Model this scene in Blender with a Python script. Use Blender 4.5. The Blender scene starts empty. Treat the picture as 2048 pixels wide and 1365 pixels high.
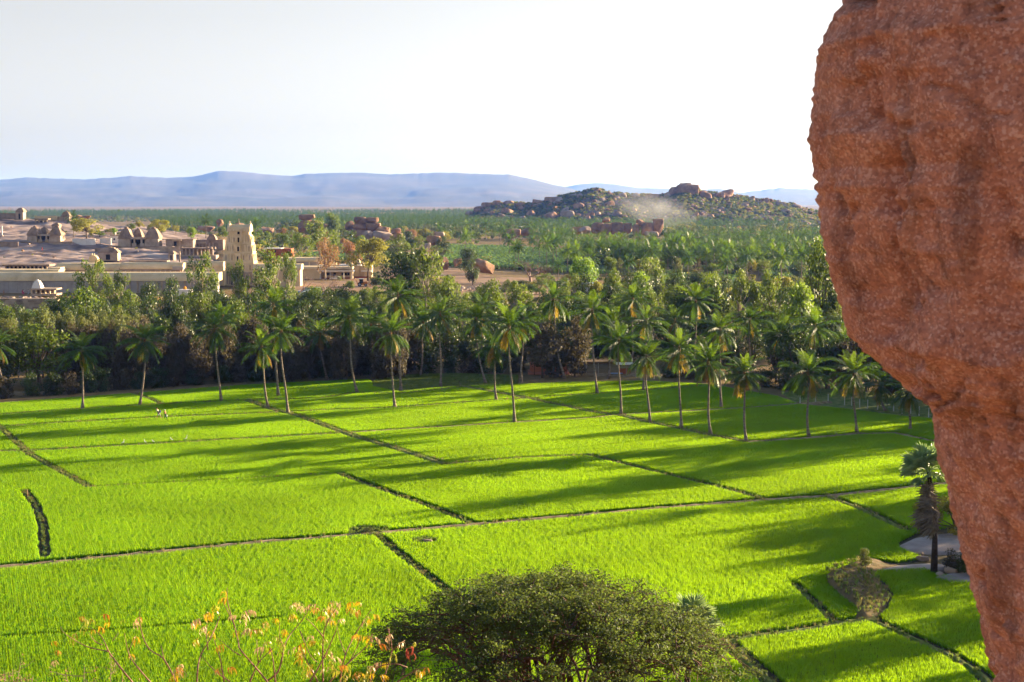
import bpy, bmesh, math, random
import numpy as np
from mathutils import Vector, Matrix, Euler

R = math.radians
scene = bpy.context.scene
COL = scene.collection

# ------------------------------------------------------------------ camera
CAM_H = 35.0                     # eye height above the rice fields (metres)
PITCH = R(5.57)                  # looking slightly down
FPX = 2844.0                     # focal length in pixels of a 2048 px wide frame (50 mm on 36 mm)
cam_data = bpy.data.cameras.new('camera')
cam_data.lens = 50.0
cam_data.sensor_width = 36.0
cam_data.clip_start = 0.1
cam_data.clip_end = 60000
cam_data.dof.use_dof = True
cam_data.dof.focus_distance = 160.0
cam_data.dof.aperture_fstop = 9.0
cam = bpy.data.objects.new('camera', cam_data)
cam.location = (0, 0, CAM_H)
cam.rotation_euler = (R(90) - PITCH, 0, 0)
COL.objects.link(cam)
scene.camera = cam

# ------------------------------------------------------------------ sky + sun
SUN_EL = R(10.5)
SUN_AZ = R(31.0)                 # measured from +x (right) towards +y (away from the camera)
sun_dir = Vector((math.cos(SUN_EL) * math.cos(SUN_AZ), math.cos(SUN_EL) * math.sin(SUN_AZ), math.sin(SUN_EL)))
world = bpy.data.worlds.new('World')
scene.world = world
world.use_nodes = True
wnt = world.node_tree
wnt.nodes.clear()
sky = wnt.nodes.new('ShaderNodeTexSky')
sky.sky_type = 'NISHITA'
sky.sun_disc = False
sky.sun_elevation = SUN_EL
sky.sun_rotation = math.atan2(sun_dir.x, sun_dir.y)
sky.altitude = 450
sky.air_density = 1.0
sky.dust_density = 2.2
sky.ozone_density = 1.2
hs = wnt.nodes.new('ShaderNodeHueSaturation')
# hazy air: the sky pales towards the horizon all round
wgeo = wnt.nodes.new('ShaderNodeTexCoord')
wsep = wnt.nodes.new('ShaderNodeSeparateXYZ')
wnt.links.new(wgeo.outputs['Generated'], wsep.inputs[0])
wm = wnt.nodes.new('ShaderNodeMapRange'); wm.interpolation_type = 'SMOOTHSTEP'
wm.inputs['From Min'].default_value = 0.05; wm.inputs['From Max'].default_value = 0.75
wm.inputs['To Min'].default_value = 0.06; wm.inputs['To Max'].default_value = 1.15
wnt.links.new(wsep.outputs['Z'], wm.inputs['Value'])
wnt.links.new(wm.outputs[0], hs.inputs['Saturation'])
bg = wnt.nodes.new('ShaderNodeBackground')
bg.inputs['Strength'].default_value = 0.057
wout = wnt.nodes.new('ShaderNodeOutputWorld')
wnt.links.new(sky.outputs[0], hs.inputs['Color'])
wnt.links.new(hs.outputs[0], bg.inputs['Color'])
wnt.links.new(bg.outputs[0], wout.inputs['Surface'])

sun_data = bpy.data.lights.new('sun', 'SUN')
sun_data.energy = 5.0
sun_data.angle = R(0.55)
sun_data.color = (1.0, 0.79, 0.52)
sun = bpy.data.objects.new('sun', sun_data)
sun.rotation_euler = sun_dir.to_track_quat('Z', 'Y').to_euler()
sun.location = (0, 0, 200)
COL.objects.link(sun)

scene.view_settings.view_transform = 'Standard'
scene.view_settings.look = 'None'
scene.view_settings.exposure = 2.15
scene.view_settings.gamma = 1.0
scene.view_settings.use_curve_mapping = False
scene.render.engine = 'CYCLES'
cy = scene.cycles
cy.max_bounces = 4
cy.diffuse_bounces = 3
cy.glossy_bounces = 1
cy.transmission_bounces = 3
cy.transparent_max_bounces = 8
cy.volume_bounces = 0
cy.caustics_reflective = False
cy.caustics_refractive = False
cy.use_denoising = True
cy.use_adaptive_sampling = True
cy.adaptive_threshold = 0.015
cy.volume_max_steps = 128
cy.volume_step_rate = 1.0
cy.sample_clamp_indirect = 6.0

# ------------------------------------------------------------------ helpers
def ray(px, py):
    cx = (px - 1024.0) / FPX
    cyy = (682.5 - py) / FPX
    s, c = math.sin(PITCH), math.cos(PITCH)
    return Vector((cx, c + cyy * s, -s + cyy * c))

def G(px, py, z=0.0):
    "where the view line through a spot of the photograph meets the level z"
    d = ray(px, py)
    t = (z - CAM_H) / d.z
    return Vector((d.x * t, d.y * t, z))

def D(px, py, dist):
    "the point at distance dist (along y) on that view line"
    d = ray(px, py)
    t = dist / d.y
    return Vector((d.x * t, dist, CAM_H + d.z * t))

def smooth(a, b, x):
    t = np.clip((np.asarray(x, float) - a) / (b - a), 0, 1)
    return t * t * (3 - 2 * t)

def _hash(ix, iy, iz):
    h = (ix * 374761393 + iy * 668265263 + iz * 2147483647 + 974711) & 0xFFFFFFFF
    h = ((h ^ (h >> 13)) * 1274126177) & 0xFFFFFFFF
    h = h ^ (h >> 16)
    return (h & 0xFFFF) / 65535.0 * 2 - 1

def noise3(p):
    p = np.asarray(p, float)
    i = np.floor(p).astype(np.int64)
    f = p - i
    u = f * f * f * (f * (f * 6 - 15) + 10)
    r = 0
    for dx in (0, 1):
        for dy in (0, 1):
            for dz in (0, 1):
                w = ((u[..., 0] if dx else 1 - u[..., 0]) * (u[..., 1] if dy else 1 - u[..., 1])
                     * (u[..., 2] if dz else 1 - u[..., 2]))
                r = r + w * _hash(i[..., 0] + dx, i[..., 1] + dy, i[..., 2] + dz)
    return r

def fbm(p, octaves=4, lac=2.03, gain=0.5):
    p = np.asarray(p, float)
    a, s, r = 1.0, 0.0, 0
    for k in range(octaves):
        r = r + a * noise3(p + 17.3 * k)
        s += a
        a *= gain
        p = p * lac
    return r / s

def fbm2(x, y, scale, octaves=4, off=0.0):
    x = np.asarray(x, float); y = np.asarray(y, float)
    return fbm(np.stack([x / scale + off, y / scale - off, np.zeros_like(x) + off], -1), octaves)

def lin(r, g, b):
    def f(c):
        c = c / 255.0
        return c / 12.92 if c <= 0.04045 else ((c + 0.055) / 1.055) ** 2.4
    return (f(r), f(g), f(b), 1.0)

# ---- mesh building
class MB:
    def __init__(self):
        self.v = []; self.f = []
    def add(self, vs, fs):
        o = len(self.v)
        self.v.extend([tuple(v) for v in vs])
        self.f.extend([tuple(i + o for i in f) for f in fs])
    def box(self, x0, x1, y0, y1, z0, z1, taper=0.0, tapery=None):
        ty = taper if tapery is None else tapery
        self.add([(x0, y0, z0), (x1, y0, z0), (x1, y1, z0), (x0, y1, z0),
                  (x0 + taper, y0 + ty, z1), (x1 - taper, y0 + ty, z1), (x1 - taper, y1 - ty, z1), (x0 + taper, y1 - ty, z1)],
                 [(0, 3, 2, 1), (4, 5, 6, 7), (0, 1, 5, 4), (1, 2, 6, 5), (2, 3, 7, 6), (3, 0, 4, 7)])
        return self
    def tube(self, pts, rad, n=6, cap=True):
        pts = [Vector(p) for p in pts]
        m = len(pts)
        if not hasattr(rad, '__len__'):
            rad = [rad] * m
        rings = []
        up = None
        for i in range(m):
            t = (pts[min(i + 1, m - 1)] - pts[max(i - 1, 0)])
            if t.length < 1e-9:
                t = Vector((0, 0, 1))
            t.normalize()
            if up is None:
                up = t.orthogonal().normalized()
            else:
                up = (up - t * up.dot(t))
                up = up.normalized() if up.length > 1e-6 else t.orthogonal().normalized()
            w = t.cross(up)
            rings.append([pts[i] + (up * math.cos(2 * math.pi * k / n) + w * math.sin(2 * math.pi * k / n)) * rad[i] for k in range(n)])
        vs = [p for r in rings for p in r]
        fs = []
        for i in range(m - 1):
            for k in range(n):
                a = i * n + k; b = i * n + (k + 1) % n
                fs.append((a, b, b + n, a + n))
        if cap:
            fs.append(tuple(range(n - 1, -1, -1)))
            fs.append(tuple((m - 1) * n + k for k in range(n)))
        self.add(vs, fs)
        return self
    def lathe(self, prof, cx=0, cy_=0, n=12):
        vs = []; fs = []
        for r, z in prof:
            for k in range(n):
                a = 2 * math.pi * k / n
                vs.append((cx + r * math.cos(a), cy_ + r * math.sin(a), z))
        m = len(prof)
        for i in range(m - 1):
            for k in range(n):
                a = i * n + k; b = i * n + (k + 1) % n
                fs.append((a, b, b + n, a + n))
        fs.append(tuple(range(n - 1, -1, -1)))
        fs.append(tuple((m - 1) * n + k for k in range(n)))
        self.add(vs, fs)
        return self
    def prism(self, poly, axis, a0, a1):
        "extrude a polygon (two coords) along an axis; poly winds counter-clockwise"
        n = len(poly)
        def mk(p, a):
            return {'y': (p[0], a, p[1]), 'x': (a, p[0], p[1]), 'z': (p[0], p[1], a)}[axis]
        vs = [mk(p, a0) for p in poly] + [mk(p, a1) for p in poly]
        fs = [tuple(range(n)), tuple(range(2 * n - 1, n - 1, -1))]
        fs += [(i, i + n, (i + 1) % n + n, (i + 1) % n) for i in range(n)]
        self.add(vs, fs)
        return self
    def mesh(self, name, mat=None, smooth_=False):
        me = bpy.data.meshes.new(name)
        me.from_pydata(self.v, [], self.f)
        bm = bmesh.new(); bm.from_mesh(me)
        bmesh.ops.recalc_face_normals(bm, faces=bm.faces)
        bm.to_mesh(me); bm.free()
        if mat: me.materials.append(mat)
        if smooth_: me.polygons.foreach_set('use_smooth', [True] * len(me.polygons))
        me.update()
        return me
    def build(self, name, mat, parent=None, smooth_=False, loc=None):
        return obj(name, self.mesh(name, mat, smooth_), parent, loc)

def fast_mesh(name, verts, faces, mat=None, smooth_=False):
    "numpy verts (n,3), faces (m,k) with one k"
    me = bpy.data.meshes.new(name)
    verts = np.asarray(verts, np.float32); faces = np.asarray(faces, np.int32)
    k = faces.shape[1]
    me.vertices.add(len(verts)); me.vertices.foreach_set('co', verts.ravel())
    me.loops.add(faces.size); me.loops.foreach_set('vertex_index', faces.ravel())
    me.polygons.add(len(faces))
    me.polygons.foreach_set('loop_start', np.arange(0, faces.size, k, dtype=np.int32))
    if smooth_: me.polygons.foreach_set('use_smooth', np.ones(len(faces), bool))
    me.update(calc_edges=True)
    if mat: me.materials.append(mat)
    return me

def obj(name, mesh, parent=None, loc=None, rotz=None, scale=None):
    o = bpy.data.objects.new(name, mesh)
    COL.objects.link(o)
    if parent: o.parent = parent
    if loc is not None: o.location = loc
    if rotz is not None: o.rotation_euler = (0, 0, rotz)
    if scale is not None: o.scale = scale if hasattr(scale, '__len__') else (scale,) * 3
    return o

def thing(name, label, cat, loc=(0, 0, 0), rotz=0.0, group=None):
    o = bpy.data.objects.new(name, None)
    o.empty_display_size = 0.2
    COL.objects.link(o)
    o.location = loc; o.rotation_euler = (0, 0, rotz)
    return tag(o, label, cat, group)

def tag(o, label=None, cat=None, group=None, kind=None):
    if label: o['label'] = label
    if cat: o['category'] = cat
    if group: o['group'] = group
    if kind: o['kind'] = kind
    return o

def structure(o, label):
    o['kind'] = 'structure'; o['label'] = label
    return o

def stuff(o, label, cat=None):
    o['kind'] = 'stuff'; o['label'] = label
    if cat: o['category'] = cat
    return o

# ---- materials
def new_mat(name):
    m = bpy.data.materials.new(name); m.use_nodes = True
    nt = m.node_tree; nt.nodes.clear()
    return m, nt, nt.nodes.new('ShaderNodeOutputMaterial')

def ramp(nt, src, stops):
    n = nt.nodes.new('ShaderNodeValToRGB')
    e = n.color_ramp.elements
    while len(e) < len(stops): e.new(0.5)
    for el, (p, c) in zip(e, stops):
        el.position = p; el.color = c
    nt.links.new(src, n.inputs[0])
    return n.outputs[0]

def noise_node(nt, scale, detail=4, rough=0.55, coord='Object', dist=0.0, mapping=None):
    tc = nt.nodes.new('ShaderNodeTexCoord')
    n = nt.nodes.new('ShaderNodeTexNoise')
    n.inputs['Scale'].default_value = scale; n.inputs['Detail'].default_value = detail
    n.inputs['Roughness'].default_value = rough; n.inputs['Distortion'].default_value = dist
    src = tc.outputs[coord] if coord != 'World' else nt.nodes.new('ShaderNodeNewGeometry').outputs['Position']
    if mapping:
        mp = nt.nodes.new('ShaderNodeMapping'); mp.inputs['Scale'].default_value = mapping
        nt.links.new(src, mp.inputs['Vector']); src = mp.outputs[0]
    nt.links.new(src, n.inputs['Vector'])
    return n.outputs['Fac']

def mixc(nt, fac, a, b, mode='MIX'):
    n = nt.nodes.new('ShaderNodeMix'); n.data_type = 'RGBA'; n.blend_type = mode
    for sock, val in ((n.inputs[0], fac), (n.inputs[6], a), (n.inputs[7], b)):
        if hasattr(val, 'is_linked') or hasattr(val, 'links'):
            nt.links.new(val, sock)
        else:
            sock.default_value = val
    return n.outputs[2]

def solid(name, cols, scale=2.0, rough=0.9, bump=0.0, bump_scale=8.0, coord='World', detail=5, spec=0.2, mapping=None, stops=None):
    "rough mineral-like surface whose colour wanders between a few tones"
    m, nt, out = new_mat(name)
    p = nt.nodes.new('ShaderNodeBsdfPrincipled')
    f = noise_node(nt, scale, detail, 0.6, coord, mapping=mapping)
    k = len(cols)
    st = stops or [0.3 + 0.4 * i / max(1, k - 1) for i in range(k)]
    c = ramp(nt, f, list(zip(st, cols)))
    nt.links.new(c, p.inputs['Base Color'])
    p.inputs['Roughness'].default_value = rough
    p.inputs['Specular IOR Level'].default_value = spec
    if bump:
        b = nt.nodes.new('ShaderNodeBump'); b.inputs['Strength'].default_value = bump
        b.inputs['Distance'].default_value = 0.1
        nt.links.new(noise_node(nt, bump_scale, 6, 0.65, coord), b.inputs['Height'])
        nt.links.new(b.outputs[0], p.inputs['Normal'])
    nt.links.new(p.outputs[0], out.inputs['Surface'])
    return m

def leaf(name, c0, c1, trans, tfac=0.4, rough=0.5, spec=0.35, scale=0.6, coord='World', hue=0.03):
    "foliage: diffuse front plus light shining through the blade"
    m, nt, out = new_mat(name)
    p = nt.nodes.new('ShaderNodeBsdfPrincipled')
    f = noise_node(nt, scale, 3, 0.6, coord)
    c = ramp(nt, f, [(0.34, c0), (0.66, c1)])
    oi = nt.nodes.new('ShaderNodeObjectInfo')
    h = nt.nodes.new('ShaderNodeHueSaturation')
    mr = nt.nodes.new('ShaderNodeMapRange')
    mr.inputs['To Min'].default_value = 0.5 - hue; mr.inputs['To Max'].default_value = 0.5 + hue
    nt.links.new(oi.outputs['Random'], mr.inputs['Value'])
    nt.links.new(mr.outputs[0], h.inputs['Hue'])
    mr2 = nt.nodes.new('ShaderNodeMapRange')
    mr2.inputs['To Min'].default_value = 0.75; mr2.inputs['To Max'].default_value = 1.2
    mth = nt.nodes.new('ShaderNodeMath'); mth.operation = 'FRACT'
    mth2 = nt.nodes.new('ShaderNodeMath'); mth2.operation = 'MULTIPLY'; mth2.inputs[1].default_value = 7.31
    nt.links.new(oi.outputs['Random'], mth2.inputs[0]); nt.links.new(mth2.outputs[0], mth.inputs[0])
    nt.links.new(mth.outputs[0], mr2.inputs['Value']); nt.links.new(mr2.outputs[0], h.inputs['Value'])
    nt.links.new(c, h.inputs['Color'])
    nt.links.new(h.outputs[0], p.inputs['Base Color'])
    p.inputs['Roughness'].default_value = rough
    p.inputs['Specular IOR Level'].default_value = spec
    t = nt.nodes.new('ShaderNodeBsdfTranslucent')
    nt.links.new(ramp(nt, f, [(0.34, tuple(q * .84 for q in trans[:3]) + (1,)), (0.66, tuple(q * 1.12 for q in trans[:3]) + (1,))]), t.inputs['Color'])
    mx = nt.nodes.new('ShaderNodeMixShader'); mx.inputs[0].default_value = tfac
    nt.links.new(p.outputs[0], mx.inputs[1]); nt.links.new(t.outputs[0], mx.inputs[2])
    nt.links.new(mx.outputs[0], out.inputs['Surface'])
    return m

# ---- scattering of uncountable stuff with geometry nodes
def scatter(name, pts, rotz, scl, sources, var=None, tilt=None):
    n = len(pts)
    me = bpy.data.meshes.new(name)
    me.vertices.add(n)
    me.vertices.foreach_set('co', np.asarray(pts, np.float32).ravel())
    rot = np.zeros((n, 3), np.float32)
    rot[:, 2] = rotz
    if tilt is not None: rot[:, :2] = tilt
    a = me.attributes.new('rot', 'FLOAT_VECTOR', 'POINT'); a.data.foreach_set('vector', rot.ravel())
    s = np.asarray(scl, np.float32)
    if s.ndim == 1: s = np.repeat(s[:, None], 3, 1)
    a = me.attributes.new('scl', 'FLOAT_VECTOR', 'POINT'); a.data.foreach_set('vector', s.ravel())
    if var is None: var = np.zeros(n, np.int32)
    a = me.attributes.new('var', 'INT', 'POINT'); a.data.foreach_set('value', np.asarray(var, np.int32))
    o = obj(name, me)
    ng = bpy.data.node_groups.new(name, 'GeometryNodeTree')
    ng.interface.new_socket('Geometry', in_out='INPUT', socket_type='NodeSocketGeometry')
    ng.interface.new_socket('Geometry', in_out='OUTPUT', socket_type='NodeSocketGeometry')
    N, L = ng.nodes, ng.links
    gi = N.new('NodeGroupInput'); go = N.new('NodeGroupOutput')
    join = N.new('GeometryNodeJoinGeometry')
    ra = N.new('GeometryNodeInputNamedAttribute'); ra.data_type = 'FLOAT_VECTOR'; ra.inputs[0].default_value = 'rot'
    sa = N.new('GeometryNodeInputNamedAttribute'); sa.data_type = 'FLOAT_VECTOR'; sa.inputs[0].default_value = 'scl'
    va = N.new('GeometryNodeInputNamedAttribute'); va.data_type = 'INT'; va.inputs[0].default_value = 'var'
    for k, src in enumerate(sources):
        oi = N.new('GeometryNodeObjectInfo'); oi.inputs['Object'].default_value = src
        oi.inputs['As Instance'].default_value = True
        cmp_ = N.new('FunctionNodeCompare'); cmp_.data_type = 'INT'; cmp_.operation = 'EQUAL'
        ins = [s for s in cmp_.inputs if s.type == 'INT']
        L.new(va.outputs[0], ins[0]); ins[1].default_value = k
        ip = N.new('GeometryNodeInstanceOnPoints')
        L.new(gi.outputs[0], ip.inputs['Points'])
        L.new(cmp_.outputs[0], ip.inputs['Selection'])
        L.new(oi.outputs['Geometry'], ip.inputs['Instance'])
        L.new(ra.outputs[0], ip.inputs['Rotation'])
        L.new(sa.outputs[0], ip.inputs['Scale'])
        L.new(ip.outputs[0], join.inputs[0])
    L.new(join.outputs[0], go.inputs[0])
    md = o.modifiers.new('scatter', 'NODES'); md.node_group = ng
    return o

def source(name, mesh):
    "a mesh that only serves as the pattern of scattered stuff; never linked into the scene itself"
    return bpy.data.objects.new(name, mesh)

def ordinal(n):
    ones = ['', 'first', 'second', 'third', 'fourth', 'fifth', 'sixth', 'seventh', 'eighth', 'ninth', 'tenth', 'eleventh', 'twelfth', 'thirteenth', 'fourteenth',
            'fifteenth', 'sixteenth', 'seventeenth', 'eighteenth', 'nineteenth']
    tens = ['', '', 'twenty', 'thirty', 'forty', 'fifty', 'sixty']
    if n < 20: return ones[n]
    t, o = divmod(n, 10)
    return (tens[t][:-1] + 'ieth') if o == 0 else tens[t] + '-' + ones[o]

rng = np.random.default_rng(7)
random.seed(7)
# ------------------------------------------------------------------ terrain
def hill_factor(x, y):
    "granite hill behind the temple (left)"
    px = 1024 + np.asarray(x, float) / np.maximum(np.asarray(y, float), 1) * FPX
    return px

def tz(x, y):
    x = np.asarray(x, float); y = np.asarray(y, float)
    # the rocky slope the camera stands on
    z = np.interp(y, [-40, 0, 5, 16, 40, 72, 90], [34.5, 33.3, 31.0, 26.3, 12.0, 1.0, 0.0])
    z = z + np.where(y < 70, 0.35 * fbm2(x, y, 5.0, 3, 3.1), 0)
    # far bank: rises from the river to the temple terrace
    plate = np.interp(x, [-60, 20, 120], [4.5, 3.0, 1.5])
    ramp_l = np.where(y > 448.0, 1.0, 0.0) * smooth(-118, -122, x)
    ramp_g = smooth(405, 520, y)
    bank = plate * np.maximum(ramp_g * smooth(-124, -110, x), ramp_l)
    z = z + bank
    # granite hill
    px = 1024 + x / np.maximum(y, 1) * FPX
    fx = np.interp(px, [-400, 60, 150, 230, 300, 380, 460, 540, 640], [1.0, 1.0, 0.93, 0.80, 0.76, 0.6, 0.46, 0.22, 0.0])
    prof = np.interp(y, [575, 640, 690, 705, 760, 840, 900, 1020], [0.0, 3.5, 7.2, 10.2, 14.0, 20.5, 18.0, 0.0])
    rough = 1 + 0.16 * fbm2(x, y, 38.0, 3, 9.0) + 0.05 * fbm2(x, y, 9.0, 3, 2.0)
    z = z + fx * prof * np.where(y > 575, rough, 1)
    # gentle swells far out
    far = smooth(1100, 2600, y)
    z = z + far * (3.0 * fbm2(x, y, 700.0, 3, 4.0) - 1.0)
    z = z + 9.0 * np.exp(-(((x - 330 * 1.0) / 420) ** 2 + ((y - 3600) / 350) ** 2)) * 0.6
    return z

def PT(px, py, y0=60.0, y1=9000.0):
    "where a view line of the photograph meets the terrain"
    d = ray(px, py)
    ys = np.concatenate([np.arange(y0, 1200, 1.0), np.arange(1200, y1, 6.0)])
    t = ys / d.y
    zz = CAM_H + d.z * t
    g = tz(d.x * t, ys)
    hit = np.nonzero(zz <= g)[0]
    i = hit[0] if len(hit) else len(ys) - 1
    return Vector((d.x * t[i], ys[i], float(g[i])))

def TZ(x, y):
    return float(tz(np.array([x]), np.array([y]))[0])

def sheet(name, xs, ys, mat, dz=0.0, smooth_=True, zf=None):
    X, Y = np.meshgrid(xs, ys)
    Z = (zf or tz)(X, Y) + dz
    v = np.stack([X, Y, Z], -1).reshape(-1, 3)
    nx, ny = len(xs), len(ys)
    i = np.arange(ny - 1)[:, None] * nx + np.arange(nx - 1)[None, :]
    f = np.stack([i, i + 1, i + nx + 1, i + nx], -1).reshape(-1, 4)
    return obj(name, fast_mesh(name, v, f, mat, smooth_))

# ground material: dry earth and thin grass, greener far out on the plain
def ground_material():
    m, nt, out = new_mat('dry_ground')
    p = nt.nodes.new('ShaderNodeBsdfPrincipled')
    f1 = noise_node(nt, 0.035, 6, 0.6, 'World')
    f2 = noise_node(nt, 0.6, 5, 0.65, 'World')
    c1 = ramp(nt, f1, [(0.35, lin(118, 96, 70)), (0.5, lin(134, 112, 76)), (0.65, lin(96, 98, 52))])
    c2 = ramp(nt, f2, [(0.3, lin(80, 66, 48)), (0.7, lin(150, 128, 96))])
    c = mixc(nt, 0.4, c1, c2)
    nt.links.new(c, p.inputs['Base Color'])
    p.inputs['Roughness'].default_value = 0.95
    p.inputs['Specular IOR Level'].default_value = 0.1
    b = nt.nodes.new('ShaderNodeBump'); b.inputs['Strength'].default_value = 0.6; b.inputs['Distance'].default_value = 0.4
    nt.links.new(noise_node(nt, 1.5, 6, 0.65, 'World'), b.inputs['Height'])
    nt.links.new(b.outputs[0], p.inputs['Normal'])
    nt.links.new(p.outputs[0], out.inputs['Surface'])
    return m
M_ground = ground_material()

xs = np.unique(np.concatenate([np.linspace(-20000, -900, 30), np.linspace(-900, -420, 40), np.arange(-420, 200, 4.0),
                               np.linspace(200, 900, 60), np.linspace(900, 20000, 30)]))
ys = np.unique(np.concatenate([np.arange(-60, 100, 2.0), np.arange(100, 400, 10.0), np.arange(400, 455, 2.0),
                               np.arange(455, 1060, 4.0), np.linspace(1060, 4500, 130), np.linspace(4500, 40000, 40)]))
def ground_z(x, y):
    px = 1024 + x / np.maximum(y, 1) * FPX
    return tz(x, y) - 3.6 * np.interp(px, [400, 440], [1, 0]) * smooth(590, 604, y) * smooth(1000, 960, y)
ground = structure(sheet('ground', xs, ys, M_ground, 0, True, ground_z), 'dry brown and green plain stretching to the far mountains')

# granite sheet over the temple hill
M_granite = solid('granite_slab', [lin(78, 66, 66), lin(126, 108, 106), lin(158, 138, 132), lin(186, 170, 164)], 0.055, 0.9, 0.7, 0.5, mapping=(1.0, 2.2, 2.0), detail=8, stops=[.3, .42, .55, .7])
def hill_z(x, y):
    px = 1024 + x / np.maximum(y, 1) * FPX
    edge = 3.0 * fbm2(x, y, 24, 3, 6.0)
    show = np.interp(px + edge * 9, [430, 470], [1, 0]) * smooth(578, 590, y + edge)
    ridges = -2.9 * np.abs(fbm2(x * 0.6 + y * 0.4, y, 26.0, 4, 11.0)) - 0.9 * np.abs(fbm2(x, y * .5, 6.0, 3, 21.0))
    return tz(x, y) - 2.5 + show * (2.56 + ridges)
granite = structure(sheet('granite_hill', np.arange(-470, -80, 1.6), np.arange(572, 1010, 2.0), M_granite, 0, True, hill_z),
                    'bare pinkish granite hillside behind the temple')

# far mountains ---------------------------------------------------------------
M_mtn = solid('mountain_rock', [lin(54, 62, 56), lin(74, 72, 66), lin(96, 86, 78)], 0.0012, 0.95, 0.0)
def range_mesh(name, skyline, dist, depth, seed, label, mat, zmin=-6.0):
    px = np.array([p[0] for p in skyline], float); py = np.array([p[1] for p in skyline], float)
    n = 340
    u = np.linspace(px[0], px[-1], n)
    top = np.interp(u, px, py) + 1.1 * fbm2(u, u * 0, 9.0, 3, seed)
    P = [D(a, b, dist) for a, b in zip(u, top)]
    hh_ = np.array([p_.z - zmin for p_ in P]); hs_m = np.convolve(np.pad(hh_, 14, mode='edge'), np.ones(29) / 29, 'valid')
    rows = 40
    v = []
    for j in range(rows):
        t = j / (rows - 1)                    # 0 at the foot (near), 1 on the crest, then a back slope
        for i in range(n):
            tt = t / 0.8
            h = hs_m[i] + (hh_[i] - hs_m[i]) * min(1.0, tt) ** 5
            s = tt ** 1.5 if tt <= 1 else 1 - (tt - 1) * 2.0
            y = dist - depth * (1 - tt)
            x = P[i].x
            v.append((x, y, s, h))
    v = np.array(v)
    rid = fbm(np.stack([v[:, 0] / 800.0, v[:, 1] / 1700.0 + seed, np.zeros(len(v)) + seed], -1), 5)
    tt = np.repeat(np.arange(rows) / (rows - 1) / 0.8, n)
    amp = np.clip(4 * tt * (1 - tt), 0, 1)
    z = zmin + v[:, 3] * (v[:, 2] + 0.13 * amp * rid)
    vv = np.stack([v[:, 0] * v[:, 1] / dist, v[:, 1], z], -1)
    i = np.arange(rows - 1)[:, None] * n + np.arange(n - 1)[None, :]
    f = np.stack([i, i + 1, i + n + 1, i + n], -1).reshape(-1, 4)
    return structure(obj(name, fast_mesh(name, vv, f, mat, True)), label)
range_mesh('mountain_range', [(-260, 372), (-120, 362), (0, 360), (50, 355), (110, 357), (170, 359), (265, 352), (340, 356), (390, 353), (440, 341), (500, 345),
                              (545, 350), (580, 352), (610, 348), (670, 346), (730, 345), (780, 349), (830, 347), (900, 345),
                              (960, 348), (1020, 349), (1060, 358), (1100, 368), (1140, 377), (1190, 392), (1260, 420)], 17000, 7000, 2.0,
           'long blue hazy mountain ridge along the left horizon', M_mtn)
range_mesh('distant_ridge', [(1060, 410), (1110, 378), (1150, 370), (1190, 366), (1230, 369), (1270, 376), (1330, 377), (1370, 382),
                             (1440, 378), (1480, 386), (1560, 376), (1620, 379), (1700, 384), (1800, 390), (2000, 396), (2300, 404)], 25000, 8000, 7.0,
           'pale far ridge on the horizon behind the boulder hill', M_mtn)
# ------------------------------------------------------------------ rice fields, bunds
M_mud = solid('paddy_mud', [lin(52, 48, 30), lin(74, 64, 40)], 0.8, 0.8)
M_bund = solid('bund_earth', [lin(96, 84, 58), lin(140, 122, 96), lin(172, 152, 124)], 0.9, 0.95, 0.8, 5.0)
M_bund_grass = solid('bund_grass', [lin(60, 92, 30), lin(98, 112, 48), lin(140, 130, 84)], 0.8, 0.95, 0.8, 5.0)

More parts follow.
